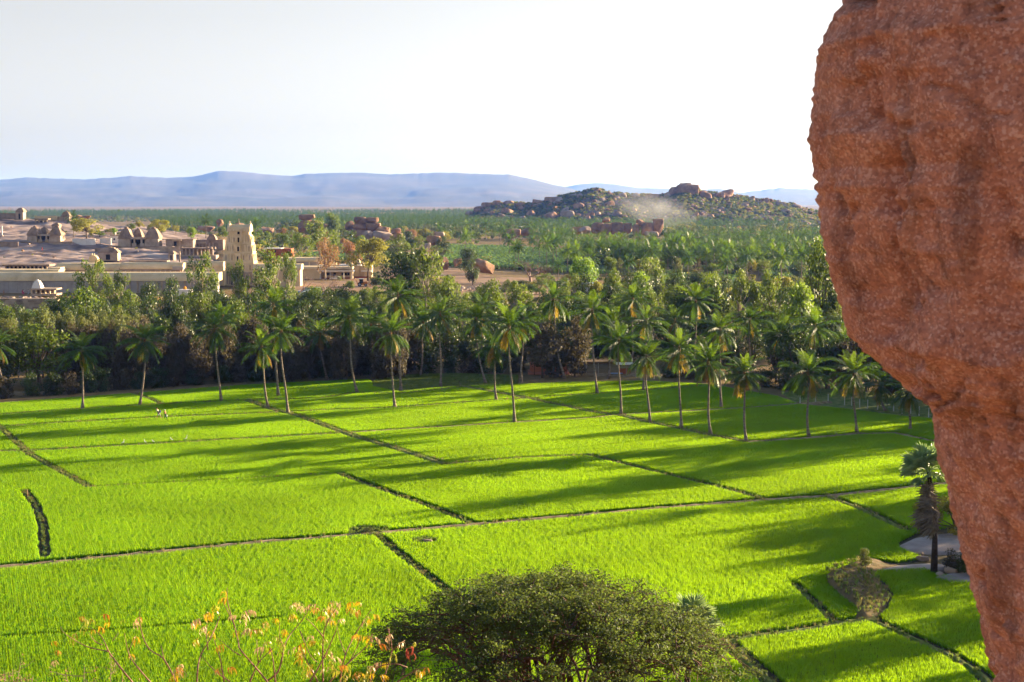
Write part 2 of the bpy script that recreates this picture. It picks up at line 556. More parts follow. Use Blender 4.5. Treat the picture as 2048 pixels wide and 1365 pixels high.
# view-line polylines of the earth banks: (points, half gap without rice, bank half width, bank height, grassy)
BUNDS = [
 ('A',  [(-120, 1150), (0, 1138), (280, 1111), (520, 1088), (700, 1074), (760, 1069), (945, 1053), (1300, 1021), (1530, 1003), (1660, 995), (1830, 976), (2000, 958)], 1.0, 0.5, .3, 0),
 ('B',  [(-60, 810), (5, 862), (60, 912), (120, 946), (180, 978)], 0.65, 0.45, .3, 1),
 ('C',  [(-80, 912), (0, 906), (60, 905), (200, 897), (470, 882), (690, 869)], 0.85, 0.55, .34, 1),
 ('D',  [(-80, 862), (0, 857), (110, 849), (320, 838), (430, 833), (560, 828), (640, 824), (790, 818), (993, 803), (1075, 799)], 0.8, 0.55, .32, 1),
 ('E',  [(495, 803), (545, 822), (600, 835), (700, 873), (790, 900), (890, 932)], 1.0, 0.7, .36, 1),
 ('F',  [(690, 869), (860, 858), (1030, 848), (1180, 839), (1240, 832), (1400, 824), (1500, 818), (1590, 811), (1660, 806)], 0.8, 0.55, .34, 0),
 ('G',  [(925, 775), (1060, 800), (1190, 828), (1240, 834), (1300, 848), (1360, 860), (1420, 873), (1495, 887)], 1.1, 0.8, .36, 1),
 ('H',  [(180, 978), (420, 965), (680, 951)], 0.4, 0.3, .2, 1),
 ('H2', [(680, 951), (760, 981), (860, 1016), (950, 1052)], 0.8, 0.35, .18, 1),
 ('I',  [(890, 932), (1030, 920), (1180, 913)], 0.7, 0.45, .3, 1),
 ('I2', [(1180, 913), (1300, 944), (1420, 972), (1530, 1002)], 0.8, 0.35, .18, 1),
 ('J',  [(1495, 887), (1618, 879), (1710, 871), (1790, 869), (1860, 884), (1990, 905)], 0.9, 0.6, .34, 0),
 ('M',  [(1655, 996), (1730, 1024), (1810, 1062)], 0.9, 0.4, .26, 1),
 ('N',  [(752, 1072), (800, 1112), (868, 1166), (960, 1240)], 0.6, 0.3, .14, 1),
 ('K1', [(925, 777), (860, 784), (800, 790), (715, 788), (640, 800), (500, 803), (325, 811), (283, 813), (165, 821), (40, 829), (-80, 838)], 0.7, 0.45, .28, 1),
 ('K2', [(270, 790), (300, 800), (325, 811)], 0.7, 0.3, .2, 1),
 ('L',  [(1090, 796), (1195, 790), (1290, 783), (1400, 775)], 0.7, 0.5, .3, 1),
 ('DT', [(50, 985), (72, 1015), (86, 1055), (90, 1118)], 0.58, 0.2, .12, 1),
 ('R1', [(1590, 1172), (1625, 1205), (1670, 1250)], 0.5, 0.3, .14, 1),
 ('R2', [(1425, 1290), (1520, 1274), (1610, 1262), (1700, 1246), (1750, 1240)], 0.7, 0.4, .26, 1),
 ('R3', [(1745, 1243), (1810, 1273), (1890, 1308), (1950, 1345), (1990, 1380)], 0.75, 0.35, .24, 1),
 ('R4', [(1455, 1292), (1500, 1330), (1545, 1372), (1600, 1430)], 0.9, 0.35, .22, 1),
 ('Fu', [(-60, 1284), (250, 1264), (560, 1240)], 0.28, 0.0, 0, 1),
]
def resample(P, step):
    out = [P[0]]
    for a, b in zip(P[:-1], P[1:]):
        n = max(1, int((b - a).length / step))
        for k in range(1, n + 1):
            out.append(a.lerp(b, k / n))
    return out
BUND_LINES = {}
for nm, pts, gap, hw, hh, grassy in BUNDS:
    P = resample([G(x, y, 0.0) for x, y in pts], 1.1)
    BUND_LINES[nm] = (np.array([[p.x, p.y] for p in P]), gap, hw, hh, grassy)
    if hw <= 0: continue
    vs = []; fs = []
    prof = [(-1.25, 0.0), (-0.75, 0.75), (-0.3, 1.0), (0.3, 0.96), (0.75, 0.7), (1.25, 0.0)]
    m = len(prof)
    for i, p in enumerate(P):
        t = (P[min(i + 1, len(P) - 1)] - P[max(i - 1, 0)]).normalized()
        nrm = Vector((-t.y, t.x, 0))
        j = random.uniform(-.14, .14)
        for (u, h) in prof:
            w = hw * random.uniform(0.85, 1.15)
            q = p + nrm * (u * w + j)
            vs.append((q.x, q.y, -0.05 + (hh + 0.05) * h * random.uniform(0.8, 1.12)))
        if i:
            for k in range(m - 1):
                a = (i - 1) * m + k
                fs.append((a, a + 1, a + 1 + m, a + m))
    o = obj('field_bund', fast_mesh('field_bund', vs, fs, M_bund_grass if grassy else M_bund, True))
    structure(o, 'low earth bank dividing the rice paddies')

# patches with no rice: bare bank, rock shelf, weed clumps
BARE = [
 [(1655, 1172), (1650, 1155), (1690, 1140), (1740, 1120), (1795, 1128), (1845, 1120), (1800, 1100), (1795, 1088), (1830, 1070), (1900, 1056), (2060, 1050), (2060, 1185),
  (1925, 1168), (1905, 1160), (1850, 1142), (1760, 1146), (1740, 1152), (1770, 1168), (1788, 1192), (1776, 1222), (1752, 1246), (1712, 1242), (1716, 1222), (1680, 1195)],
 [(695, 1062), (720, 1056), (775, 1058), (780, 1068), (740, 1078), (700, 1074)],
 [(818, 1084), (850, 1078), (878, 1082), (872, 1090), (840, 1092)],
]
# outline of all the paddies
OUT = [(-160, 1480), (2150, 1480), (2150, 905), (1990, 850), (1800, 836), (1700, 822), (1600, 812), (1555, 796), (1420, 772), (1290, 765), (1130, 768), (1040, 772),
       (925, 772), (860, 779), (760, 775), (735, 762), (640, 766), (530, 771), (400, 780), (280, 789), (170, 797), (0, 810), (-160, 824)]
PALE = [(745, 763), (800, 752), (900, 748), (1035, 752), (1035, 772), (925, 775), (860, 780), (800, 787), (745, 776)]

def poly_xy(pp): return np.array([[G(x, y).x, G(x, y).y] for x, y in pp])
def inside(poly, x, y):
    r = np.zeros(len(x), bool)
    n = len(poly)
    for i in range(n):
        x0, y0 = poly[i]; x1, y1 = poly[(i + 1) % n]
        c = ((y0 > y) != (y1 > y))
        with np.errstate(divide='ignore', invalid='ignore'):
            xi = (x1 - x0) * (y - y0) / (y1 - y0) + x0
        r ^= c & (x < xi)
    return r
def gap_dist(x, y, names=None):
    "distance to the nearest bank, less its bare half width"
    best = np.full(len(x), 1e9)
    for nm, (L, gap, hw, hh, g) in BUND_LINES.items():
        if names and nm not in names: continue
        # coarse box test
        m = (x > L[:, 0].min() - 4) & (x < L[:, 0].max() + 4) & (y > L[:, 1].min() - 4) & (y < L[:, 1].max() + 4)
        idx = np.nonzero(m)[0]
        if not len(idx): continue
        q = np.stack([x[idx], y[idx]], -1)
        d = np.full(len(idx), 1e9)
        for a, b in zip(L[:-1], L[1:]):
            ab = b - a; l2 = (ab ** 2).sum() + 1e-12
            t = np.clip(((q - a) @ ab) / l2, 0, 1)
            d = np.minimum(d, np.hypot(*(q - (a + t[:, None] * ab)).T))
        best[idx] = np.minimum(best[idx], d - gap)
    return best

out_xy = poly_xy(OUT); bare_xy = [poly_xy(b) for b in BARE]
paddy_bed = structure(sheet('paddy_ground', np.linspace(-120, 120, 120), np.linspace(84, 300, 108), M_mud, 0.006, False,
                  lambda X, Y: np.where(inside(out_xy, X.ravel(), Y.ravel()).reshape(X.shape), 0.0, -0.12)),
          'dark wet mud under the rice')

def bank_z(X, Y):
    m = inside(bare_xy[0], X.ravel(), Y.ravel()).reshape(X.shape).astype(float)
    m = m * np.interp(1024 + X / Y * FPX, [1735, 1790], [1.0, 0.30])
    k = np.ones(5) / 5
    for ax_ in (0, 1): m = np.apply_along_axis(lambda r: np.convolve(np.pad(r, 2, mode='edge'), k, 'valid'), ax_, m)
    return -.3 + m * (1.15 + .22 * fbm2(X, Y, 1.6, 3, 4.0)) + .1 * fbm2(X, Y, .6, 2, 7.0) * m
b_ = bare_xy[0]
structure(sheet('earth_bank', np.arange(b_[:, 0].min() - 1, 46, .3), np.arange(b_[:, 1].min() - 1, b_[:, 1].max() + 1, .3), solid('weedy_bank', [lin(70, 74, 36), lin(104, 88, 60), lin(126, 106, 78)], 1.2, 0.95, 0.9, 6.0), 0, True, bank_z), 'bare brown earth bank curving between the lower right paddies')
# rice plants: clumps of thin upright blades
def blade_clump(rs, cx, cy_, n, h, spread, w):
    v = []; f = []
    for k in range(n):
        a = rs.uniform(0, 2 * math.pi)
        lean = rs.uniform(0.05, 1.0) * spread
        hh = h * rs.uniform(0.7, 1.1)
        bx, by = cx + rs.normal(0, .03), cy_ + rs.normal(0, .03)
        wa = a + math.pi / 2 + rs.uniform(-.6, .6)
        wx, wy = math.cos(wa) * w / 2, math.sin(wa) * w / 2
        m = (bx + math.cos(a) * lean * .4, by + math.sin(a) * lean * .4, hh * .62)
        t = (bx + math.cos(a) * lean, by + math.sin(a) * lean, hh)
        o = len(v)
        v += [(bx - wx * .7, by - wy * .7, 0), (bx + wx * .7, by + wy * .7, 0), (m[0] + wx, m[1] + wy, m[2]), (m[0] - wx, m[1] - wy, m[2]),
              (t[0] + wx * .15, t[1] + wy * .15, t[2]), (t[0] - wx * .15, t[1] - wy * .15, t[2])]
        f += [(o, o + 1, o + 2, o + 3), (o + 3, o + 2, o + 4, o + 5)]
    return v, f
M_rice = leaf('rice_blade', lin(44, 122, 26), lin(66, 140, 30), (0.385, 0.60, 0.008, 1), 0.57, 0.6, 0.15, 0.045, hue=0.012)
CELL = 1.0
def rice_patch(seed, n):
    rs = np.random.default_rng(seed)
    V = []; F = []
    st = CELL / n
    for i in range(n):
        for j in range(n):
            cx = (i + .5) * st - CELL / 2 + rs.normal(0, .025); cy_ = (j + .5) * st - CELL / 2 + rs.normal(0, .02)
            if rs.random() < .045: continue
            v, f = blade_clump(rs, cx, cy_, 11, .47 * rs.uniform(.82, 1.1), .165, .026)
            o = len(V); V += v; F += [tuple(q + o for q in ff) for ff in f]
    return source('rice_patch', fast_mesh('rice_patch', V, F, M_rice))
def rice_single(seed):
    rs = np.random.default_rng(seed)
    v, f = blade_clump(rs, 0, 0, 13, .46, .19, .027)
    return source('rice_clump', fast_mesh('rice_clump', v, f, M_rice))
RICE_SRC = [rice_patch(s, 5) for s in (1, 2, 3, 4)] + [rice_single(s) for s in (5, 6, 7)]
ax = (G(1530, 1003) - G(280, 1111)); row_a = math.atan2(ax.y, ax.x)
ca, sa_ = math.cos(row_a), math.sin(row_a)
def grid_pts(step, jitter):
    n = int(420 / step)
    u, w = np.meshgrid((np.arange(n) - n / 2) * step, (np.arange(n) - n / 2) * step)
    u = u.ravel(); w = w.ravel()
    x = u * ca - w * sa_; y = u * sa_ + w * ca + 190
    keep = (y > 84) & (y < 305) & (np.abs(x) < 0.40 * y + 16)
    x, y = x[keep], y[keep]
    if jitter:
        x = x + rng.normal(0, jitter, len(x)); y = y + rng.normal(0, jitter, len(y))
    return x, y
def allowed(x, y, soft=0.0):
    ok = inside(out_xy, x, y)
    for b in bare_xy: ok &= ~inside(b, x, y)
    return ok
pale_xy = poly_xy(PALE)
x, y = grid_pts(CELL, 0)
gd = gap_dist(x, y)
edge = gd < 0.75
ok = allowed(x, y)
# cells whose corners also lie inside are whole patches; the rest is planted clump by clump
core = ok & ~edge & ~inside(pale_xy, x, y)
for dx, dy in ((.75, 0), (-.75, 0), (0, .75), (0, -.75)):
    core &= allowed(x + dx, y + dy) & ~inside(pale_xy, x + dx, y + dy)
X0, Y0 = x[core], y[core]
core_set = set(zip(np.round((X0 * ca + (Y0 - 190) * sa_) / CELL).astype(int), np.round((-X0 * sa_ + (Y0 - 190) * ca) / CELL).astype(int)))
x, y = grid_pts(0.2, 0.02)
ku = np.round((x * ca + (y - 190) * sa_) / CELL).astype(int); kw = np.round((-x * sa_ + (y - 190) * ca) / CELL).astype(int)
code = ku * 100003 + kw
core_code = np.array([a * 100003 + b for a, b in core_set])
ok = ~np.isin(code, core_code) & allowed(x, y) & ~inside(pale_xy, x, y)
x, y = x[ok], y[ok]
gd = gap_dist(x, y)
ok = gd > 0.06 * noise3(np.stack([x * 1.7, y * 1.7, x * 0], -1))
X1, Y1 = x[ok], y[ok]
def rice_h(x, y):
    return 1.0 + 0.10 * fbm2(x, y, 14.0, 3, 1.0) + 0.06 * fbm2(x, y, 2.5, 2, 5.0)
pts = np.concatenate([np.stack([X0, Y0, X0 * 0], -1), np.stack([X1, Y1, X1 * 0], -1)])
n0, n1 = len(X0), len(X1)
rz = np.concatenate([row_a + math.pi * rng.integers(0, 2, n0), rng.uniform(0, 6.28, n1)])
hs_ = rice_h(pts[:, 0], pts[:, 1])
scl = np.stack([np.ones(n0 + n1), np.ones(n0 + n1), hs_], -1)
var = np.concatenate([rng.integers(0, 4, n0), 4 + rng.integers(0, 3, n1)])
rice = stuff(scatter('rice_crop', pts, rz, scl, RICE_SRC, var), 'bright green young rice filling the paddies', None)
print('rice', n0, n1)

# pale meadow grass behind the fields
M_grass = leaf('meadow_grass', lin(84, 112, 52), lin(124, 136, 72), (0.25, 0.34, 0.06, 1), 0.4, 0.7, 0.2, 0.5)
M_drygrass = leaf('dry_grass', lin(150, 134, 84), lin(120, 126, 60), (0.36, 0.32, 0.12, 1), 0.4, 0.8, 0.1, 0.5)
def tuft(seed, n, h, spread, w, mat):
    rs = np.random.default_rng(seed)
    v, f = blade_clump(rs, 0, 0, n, h, spread, w)
    return source('grass_tuft', fast_mesh('grass_tuft', v, f, mat))
n = 9000
px_ = np.column_stack([rng.uniform(pale_xy[:, 0].min(), pale_xy[:, 0].max(), n), rng.uniform(pale_xy[:, 1].min(), pale_xy[:, 1].max(), n)])
px_ = px_[inside(pale_xy, px_[:, 0], px_[:, 1])]
stuff(scatter('meadow_grass', np.column_stack([px_, np.zeros(len(px_))]), rng.uniform(0, 6.28, len(px_)), rng.uniform(.7, 1.3, len(px_)),
              [tuft(11, 14, .28, .3, .05, M_grass), tuft(12, 14, .24, .3, .05, M_grass)], rng.integers(0, 2, len(px_))),
      'dull green meadow grass between the rice and the trees')
# grass and weeds along the banks
bp = []
for nm, (L, gap, hw, hh, grassy) in BUND_LINES.items():
    if hw <= 0: continue
    for a in L:
        dens = 5 if grassy else 1.6
        if nm in ('E', 'B', 'G'): dens = 8
        for k in range(rng.poisson(dens)):
            bp.append((a[0] + rng.normal(0, hw * .8), a[1] + rng.normal(0, hw * .8), hh * .55, 1 if rng.random() < .45 else 0))
for k in range(7000):
    b = bare_xy[0]
    x_, y_ = rng.uniform(b[:, 0].min(), b[:, 0].max()), rng.uniform(b[:, 1].min(), b[:, 1].max())
    if inside(b, np.array([x_]), np.array([y_]))[0] and x_ < 33.5: bp.append((x_, y_, .78, 1 if rng.random() < .6 else 0))
for b in bare_xy[1:]:
    for k in range(260):
        x_, y_ = rng.uniform(b[:, 0].min(), b[:, 0].max()), rng.uniform(b[:, 1].min(), b[:, 1].max())
        if inside(b, np.array([x_]), np.array([y_]))[0]: bp.append((x_, y_, .05, 0))
bp = np.array(bp)
stuff(scatter('bank_weeds', bp[:, :3], rng.uniform(0, 6.28, len(bp)), rng.uniform(.5, 1.25, len(bp)),
              [tuft(21, 12, .3, .3, .05, M_grass), tuft(22, 12, .32, .3, .035, M_drygrass)], bp[:, 3].astype(int)),
      'weeds and dry grass along the paddy banks')
# ------------------------------------------------------------------ coconut palms
M_trunk = solid('palm_trunk', [lin(84, 74, 68), lin(128, 114, 102), lin(150, 136, 122)], 1.2, 0.9, 0.6, 6.0, mapping=(1, 1, 5))
M_frond = leaf('palm_frond', lin(34, 60, 22), lin(62, 86, 32), (0.11, 0.21, 0.015, 1), 0.32, 0.5, 0.22, 0.9)
M_frond_young = leaf('palm_frond_young', lin(48, 78, 24), lin(76, 102, 34), (0.19, 0.30, 0.02, 1), 0.38, 0.5, 0.22, 0.9)
M_frond_old = leaf('palm_frond_old', lin(104, 94, 30), lin(150, 110, 34), (0.42, 0.29, 0.03, 1), 0.42, 0.6, 0.2, 1.2)
M_frond_dead = leaf('palm_frond_dead', lin(120, 90, 56), lin(146, 106, 60), (0.34, 0.2, 0.06, 1), 0.36, 0.8, 0.1, 1.2)
M_coir = solid('palm_crownshaft', [lin(88, 66, 44), lin(140, 108, 66)], 3.0, 0.9)
M_nut = solid('coconut', [lin(96, 104, 42), lin(140, 116, 52)], 2.0, 0.5)

def frond_geo(elev, length, droop, pairs, seed, hang=0.5, leaf_len=1.05, width=0.125, rachis=0.04):
    rs = np.random.default_rng(seed)
    mb = MB()
    n = 9
    P = [Vector((0, 0, 0))]
    a = elev
    side = rs.uniform(-.1, .1)
    for k in range(n):
        a -= droop / n * (0.5 + 1.0 * k / n)
        P.append(P[-1] + Vector((math.cos(a), side * k / n, math.sin(a))) * (length / n))
    mb.tube(P, [rachis * (1 - .8 * i / n) for i in range(n + 1)], 3, False)
    for i in range(pairs):
        t = 0.13 + 0.87 * (i + .5) / pairs
        s = t * n; k = min(int(s), n - 1); f = s - k
        p = P[k].lerp(P[k + 1], f)
        tang = (P[k + 1] - P[k]).normalized()
        ll = leaf_len * (0.5 + 1.1 * math.sin(math.pi * min(1, t * .82 + .12))) * rs.uniform(.85, 1.1) * .8
        for sd in (-1, 1):
            lat = tang.cross(Vector((0, 0, 1)))
            if lat.length < 1e-4: lat = Vector((0, 1, 0))
            lat.normalize()
            lat *= sd
            upv = lat.cross(tang) * sd
            d0 = (lat * .8 + tang * (0.55 + .35 * t) + upv * rs.uniform(-.05, .18)).normalized()
            hg = hang * rs.uniform(.7, 1.25)
            mid = p + d0 * ll * .5 + Vector((0, 0, -hg * ll * .14))
            tip = p + d0 * ll * (.95 - .25 * hg) + Vector((0, 0, -hg * ll * .62))
            w = tang * width * rs.uniform(.8, 1.2)
            mb.add([p - w * .4, p + w * .4, mid + w * .5, mid - w * .5, tip], [(0, 1, 2, 3), (3, 2, 4)])
    return mb
FR = []      # (mesh, weight class)
def fr(name, elev, length, droop, pairs, seed, hang, mat, **k):
    me = frond_geo(R(elev), length, R(droop), pairs, seed, hang, **k)
    m = bpy.data.meshes.new(name); m.from_pydata(me.v, [], me.f); m.materials.append(mat); m.update()
    return m
FROND = {
 'spear': [fr('frond', 84, 2.9, 12, 14, 1, .15, M_frond_young, leaf_len=.6), fr('frond', 78, 3.2, 20, 16, 2, .2, M_frond_young, leaf_len=.7)],
 'up':    [fr('frond', 70, 4.1, 45, 22, 3, .35, M_frond_young), fr('frond', 62, 4.4, 60, 22, 4, .4, M_frond)],
 'mid':   [fr('frond', 45, 4.6, 52, 24, 5, .6, M_frond), fr('frond', 34, 4.7, 55, 24, 6, .7, M_frond), fr('frond', 22, 4.6, 50, 24, 7, .8, M_frond)],
 'low':   [fr('frond', 6, 4.5, 46, 24, 8, .95, M_frond), fr('frond', -12, 4.4, 60, 24, 9, 1.0, M_frond)],
 'hang':  [fr('frond', -38, 4.0, 32, 22, 10, 1.0, M_frond), fr('frond', -52, 3.9, 30, 22, 11, 1.0, M_frond)],
 'old':   [fr('frond', -56, 3.6, 26, 20, 12, 1.05, M_frond_old), fr('frond', -66, 3.4, 18, 20, 13, 1.1, M_frond_old)],
 'dead':  [fr('frond', -74, 2.9, 14, 18, 14, 1.1, M_frond_dead)],
}
def nut_mesh():
    mb = MB()
    rs = np.random.default_rng(3)
    for k in range(9):
        a = k * 2.4; r = .28
        c = Vector((math.cos(a) * r, math.sin(a) * r, -.25 - .12 * (k % 3)))
        mb.lathe([(.02, c.z - .13), (.1, c.z - .08), (.12, c.z), (.09, c.z + .09), (.02, c.z + .12)], c.x, c.y, 6)
    return mb.mesh('coconuts', M_nut, True)
NUTS = nut_mesh()
def shaft_mesh():
    return MB().lathe([(.14, -.6), (.2, -.3), (.26, 0), (.22, .25), (.12, .5), (.03, .75)], 0, 0, 8).mesh('crownshaft', M_coir, True)
SHAFT = shaft_mesh()

def trunk_mesh(dx, dy, h, seed, r0=.22, r1=.115):
    rs = np.random.default_rng(seed)
    n = 14
    pts = []; rad = []
    bend = rs.uniform(1.4, 2.4)
    wob = rs.uniform(-.15, .15)
    for i in range(n + 1):
        t = i / n
        s = 1 - (1 - t) ** bend            # leans first, then straightens
        pts.append((dx * s + wob * math.sin(t * 6.28), dy * s, h * t - .15 * (i == 0)))
        rad.append(r1 + (r0 - r1) * (1 - t) ** 2 + (.16 * (1 - t * 9) if t < .11 else 0) + (.012 if i % 2 else 0))
    mb = MB().tube(pts, rad, 9)
    return mb.mesh('trunk', M_trunk, True)

def coconut_palm(px, py, cpx, cpy, label, seed, size=1.0, old=4, dead=1, group='coconut palms in and behind the rice field', z=None):
    rs = np.random.default_rng(seed)
    b = G(px, py, 0.0) if z is None else PT(px, py)
    c = D(cpx, cpy, b.y)
    h = c.z - b.z
    dx = c.x - b.x; dy = rs.uniform(-.6, .6)
    t = thing('coconut_palm', label, 'palm tree', b, 0, group)
    obj('trunk', trunk_mesh(dx, dy, h, seed), t)
    top = Vector((dx, dy, h))
    obj('crownshaft', SHAFT, t, top, 0, size)
    spin = rs.uniform(0, 6.28)
    if rs.random() < .7: obj('coconuts', NUTS, t, top + Vector((0, 0, .1)), spin, size)
    plan = [('spear', 2), ('up', 6), ('mid', 9), ('low', 7), ('hang', 5), ('old', (old + 1) // 2), ('dead', dead)]
    i = 0
    for cls, cnt in plan:
        for k in range(cnt):
            a = spin + i * 2.399 + rs.uniform(-.25, .25)
            s = size * rs.uniform(.86, 1.12)
            o = obj('frond', FROND[cls][int(rs.integers(len(FROND[cls])))], t, top + Vector((math.cos(a) * .1, math.sin(a) * .1, .25 - .04 * i / 3)), None, s)
            o.rotation_euler = (rs.uniform(-.3, .3), rs.uniform(-.2, .2), a)
            i += 1
    return t
ORD = ['first', 'second', 'third', 'fourth', 'fifth', 'sixth', 'seventh', 'eighth', 'ninth', 'tenth', 'eleventh', 'twelfth', 'thirteenth',
       'fourteenth', 'fifteenth', 'sixteenth', 'seventeenth', 'eighteenth', 'nineteenth', 'twentieth', 'twenty-first', 'twenty-second',
       'twenty-third', 'twenty-fourth', 'twenty-fifth', 'twenty-sixth', 'twenty-seventh', 'twenty-eighth', 'twenty-ninth', 'thirtieth',
       'thirty-first', 'thirty-second', 'thirty-third', 'thirty-fourth', 'thirty-fifth', 'thirty-sixth', 'thirty-seventh', 'thirty-eighth', 'thirty-ninth', 'fortieth']
# foot of the trunk, heart of the crown, size, yellow fronds, dead fronds
FIELD_PALMS = [
 (165, 821, 163, 701, .98, 3, 1), (279, 813, 288, 682, 1.0, 1, 0), (443, 804, 430, 658, .98, 4, 0), (537, 819, 524, 694, .92, 6, 0),
 (557, 795, 546, 612, .98, 2, 0), (576, 829, 562, 664, 1.0, 4, 0), (715, 787, 697, 634, 1.08, 2, 0), (790, 817, 781, 668, 1.0, 6, 0),
 (802, 782, 795, 592, 1.05, 3, 0), (881, 775, 880, 630, 1.05, 2, 1), (972, 768, 952, 640, 1.0, 4, 0), (993, 803, 987, 690, .95, 6, 1),
 (1029, 848, 1018, 653, 1.05, 6, 0), (1042, 765, 1047, 640, 1.0, 3, 0), (1130, 758, 1107, 600, 1.08, 3, 0), (1195, 790, 1184, 622, 1.05, 3, 0),
 (1242, 832, 1237, 682, 1.0, 2, 0), (1287, 782, 1292, 645, 1.0, 2, 0), (1300, 847, 1293, 716, .85, 5, 1), (1363, 860, 1359, 700, .98, 5, 1),
 (1422, 872, 1417, 727, .95, 6, 3), (1443, 818, 1440, 660, 1.02, 3, 0), (1493, 886, 1489, 748, .88, 4, 4), (1618, 876, 1616, 747, 1.0, 4, 1),
 (1714, 868, 1708, 748, 1.02, 5, 2), (1820, 862, 1815, 782, .85, 6, 2), (1771, 822, 1760, 770, .9, 4, 1)]
FIELD_PALMS.sort(key=lambda p: p[0])
for i, (a, b_, c, d, s, od, dd) in enumerate(FIELD_PALMS):
    look = 'slender coconut palm' if od < 4 else 'coconut palm with yellowing lower fronds'
    coconut_palm(a, b_, c, d, '%s in the rice field, %s trunk from the left' % (look, ORD[i]), 100 + i, s, od, dd)
GROVE_PALMS = [
 (748, 756, 742, 650, 1.0, 2, 0), (655, 760, 640, 668, .95, 1, 0), (840, 752, 846, 645, .98, 4, 0), (960, 742, 965, 615, 1.0, 2, 0),
 (1218, 758, 1222, 650, .95, 2, 0), (1265, 738, 1265, 598, 1.02, 2, 0), (1345, 752, 1350, 640, .95, 3, 0), (1391, 752, 1391, 602, 1.05, 2, 0),
 (1500, 752, 1500, 640, 1.05, 1, 0), (1548, 752, 1550, 672, 1.0, 1, 0), (1578, 770, 1564, 668, 1.05, 1, 0), (1626, 784, 1630, 655, 1.05, 1, 0),
 (440, 742, 446, 632, .9, 1, 0), (16, 790, -8, 690, .9, 3, 0), (1700, 775, 1690, 690, 1.0, 2, 0)]
GROVE_PALMS.sort(key=lambda p: p[2])
for i, (a, b_, c, d, s, od, dd) in enumerate(GROVE_PALMS):
    coconut_palm(a, b_, c, d, 'coconut palm among the trees behind the rice, %s from the left' % ORD[i], 300 + i, s, od, dd,
                 'coconut palms among the trees behind the rice')

# ---- farther palms: trunk and one crown mesh each
def crown_lowpoly(seed, nf, pairs):
    rs = np.random.default_rng(seed)
    V = []; F = []
    for i in range(nf):
        t = i / (nf - 1)
        el = 80 - 135 * t ** 0.9 + rs.uniform(-8, 8)
        ln = 3.9 - .9 * abs(t - .4)
        mb = frond_geo(R(el), ln * 1.15, R(20 + 50 * math.sin(math.pi * min(1, t * 1.3))), pairs, seed * 50 + i, .3 + .8 * t, 1.15, .26, .04)
        a = i * 2.399 + rs.uniform(-.2, .2)
        o = len(V)
        for v in mb.v:
            V.append((v[0] * math.cos(a) - v[1] * math.sin(a), v[0] * math.sin(a) + v[1] * math.cos(a), v[2]))
        F += [tuple(q + o for q in f) for f in mb.f]
    return V, F
CROWNS = []
for sd in (1, 2, 3):
    V, F = crown_lowpoly(sd, 24, 9)
    m = bpy.data.meshes.new('crown'); m.from_pydata(V, [], F); m.materials.append(M_frond); m.update(); CROWNS.append(m)
V, F = crown_lowpoly(4, 24, 9)
m = bpy.data.meshes.new('crown'); m.from_pydata(V, [], F); m.materials.append(M_frond_young); m.update(); CROWNS.append(m)
TRUNKS = [trunk_mesh(dx, 0, 1.0, 60 + k, .02, .011) for k, dx in enumerate((0.03, -.05, .08))]
def far_trunk(k, h, dx):
    return trunk_mesh(dx, 0, h, 80 + k)
FT = [far_trunk(0, 9.0, .5), far_trunk(1, 10.5, -.7), far_trunk(2, 8.0, .2), far_trunk(3, 11.5, -.3)]
FT_TOP = [(.5, 9.0), (-.7, 10.5), (.2, 8.0), (-.3, 11.5)]
def far_palm(x, y, rs, label, group, s=None):
    k = int(rs.integers(4))
    s = s or rs.uniform(.85, 1.15)
    t = thing('coconut_palm', label, 'palm tree', (x, y, TZ(x, y) - .1), rs.uniform(0, 6.28), group)
    t.scale = (s, s, s * rs.uniform(.92, 1.08))
    obj('trunk', FT[k], t)
    obj('crown', CROWNS[int(rs.integers(len(CROWNS)))], t, (FT_TOP[k][0], 0, FT_TOP[k][1]), rs.uniform(0, 6.28))
    return t
rs = np.random.default_rng(55)
# plantation in the middle distance: rows seen between these view lines
cnt = 0
MASS_POLY = [(1040, 476), (1130, 482), (1150, 508), (1335, 508), (1355, 484), (1420, 488), (1640, 484), (1760, 486), (1760, 545), (1500, 548), (1400, 552), (1240, 548), (1200, 535), (1100, 512)]
def poly_at(pp, z): return np.array([[G(a, b, z).x, G(a, b, z).y] for a, b in pp])
mp = poly_at(MASS_POLY, 2.0)
cand = []
for k in range(60000):
    x_, y_ = rs.uniform(mp[:, 0].min(), mp[:, 0].max()), rs.uniform(mp[:, 1].min(), mp[:, 1].max())
    cand.append((x_, y_))
cand = np.array(cand)
jx = 14 * fbm2(cand[:, 0], cand[:, 1], 25, 2, 1.7); cand = cand[inside(mp, cand[:, 0] + jx, cand[:, 1] + 2 * jx)]
cand = cand[fbm2(cand[:, 0], cand[:, 1], 60, 2, 8.8) > -.32]
def thin(c, r):
    "keep points at least r apart (grid hash)"
    g = {}; out = []
    for i, (x_, y_) in enumerate(c):
        key = (int(x_ // r), int(y_ // r)); good = True
        for a in (-1, 0, 1):
            for b in (-1, 0, 1):
                for j in g.get((key[0] + a, key[1] + b), ()):
                    if (c[j][0] - x_) ** 2 + (c[j][1] - y_) ** 2 < r * r: good = False; break
        if good: g.setdefault(key, []).append(i); out.append(i)
    return c[out]
cand = thin(cand, 7.4)
cand = cand[np.argsort(cand[:, 1])]
for x_, y_ in cand[:148]:
    far_palm(x_, y_, rs, 'tall coconut palm packed among others in the middle-distance plantation', 'palms of the middle-distance plantation')
rest = cand[148:2600]
edge_q = poly_at([(1040, 566), (1250, 580), (1640, 575), (1640, 548), (1240, 540), (1120, 512), (1020, 512)], 2.0)
ec = np.column_stack([rs.uniform(edge_q[:, 0].min(), edge_q[:, 0].max(), 4000), rs.uniform(edge_q[:, 1].min(), edge_q[:, 1].max(), 4000)])
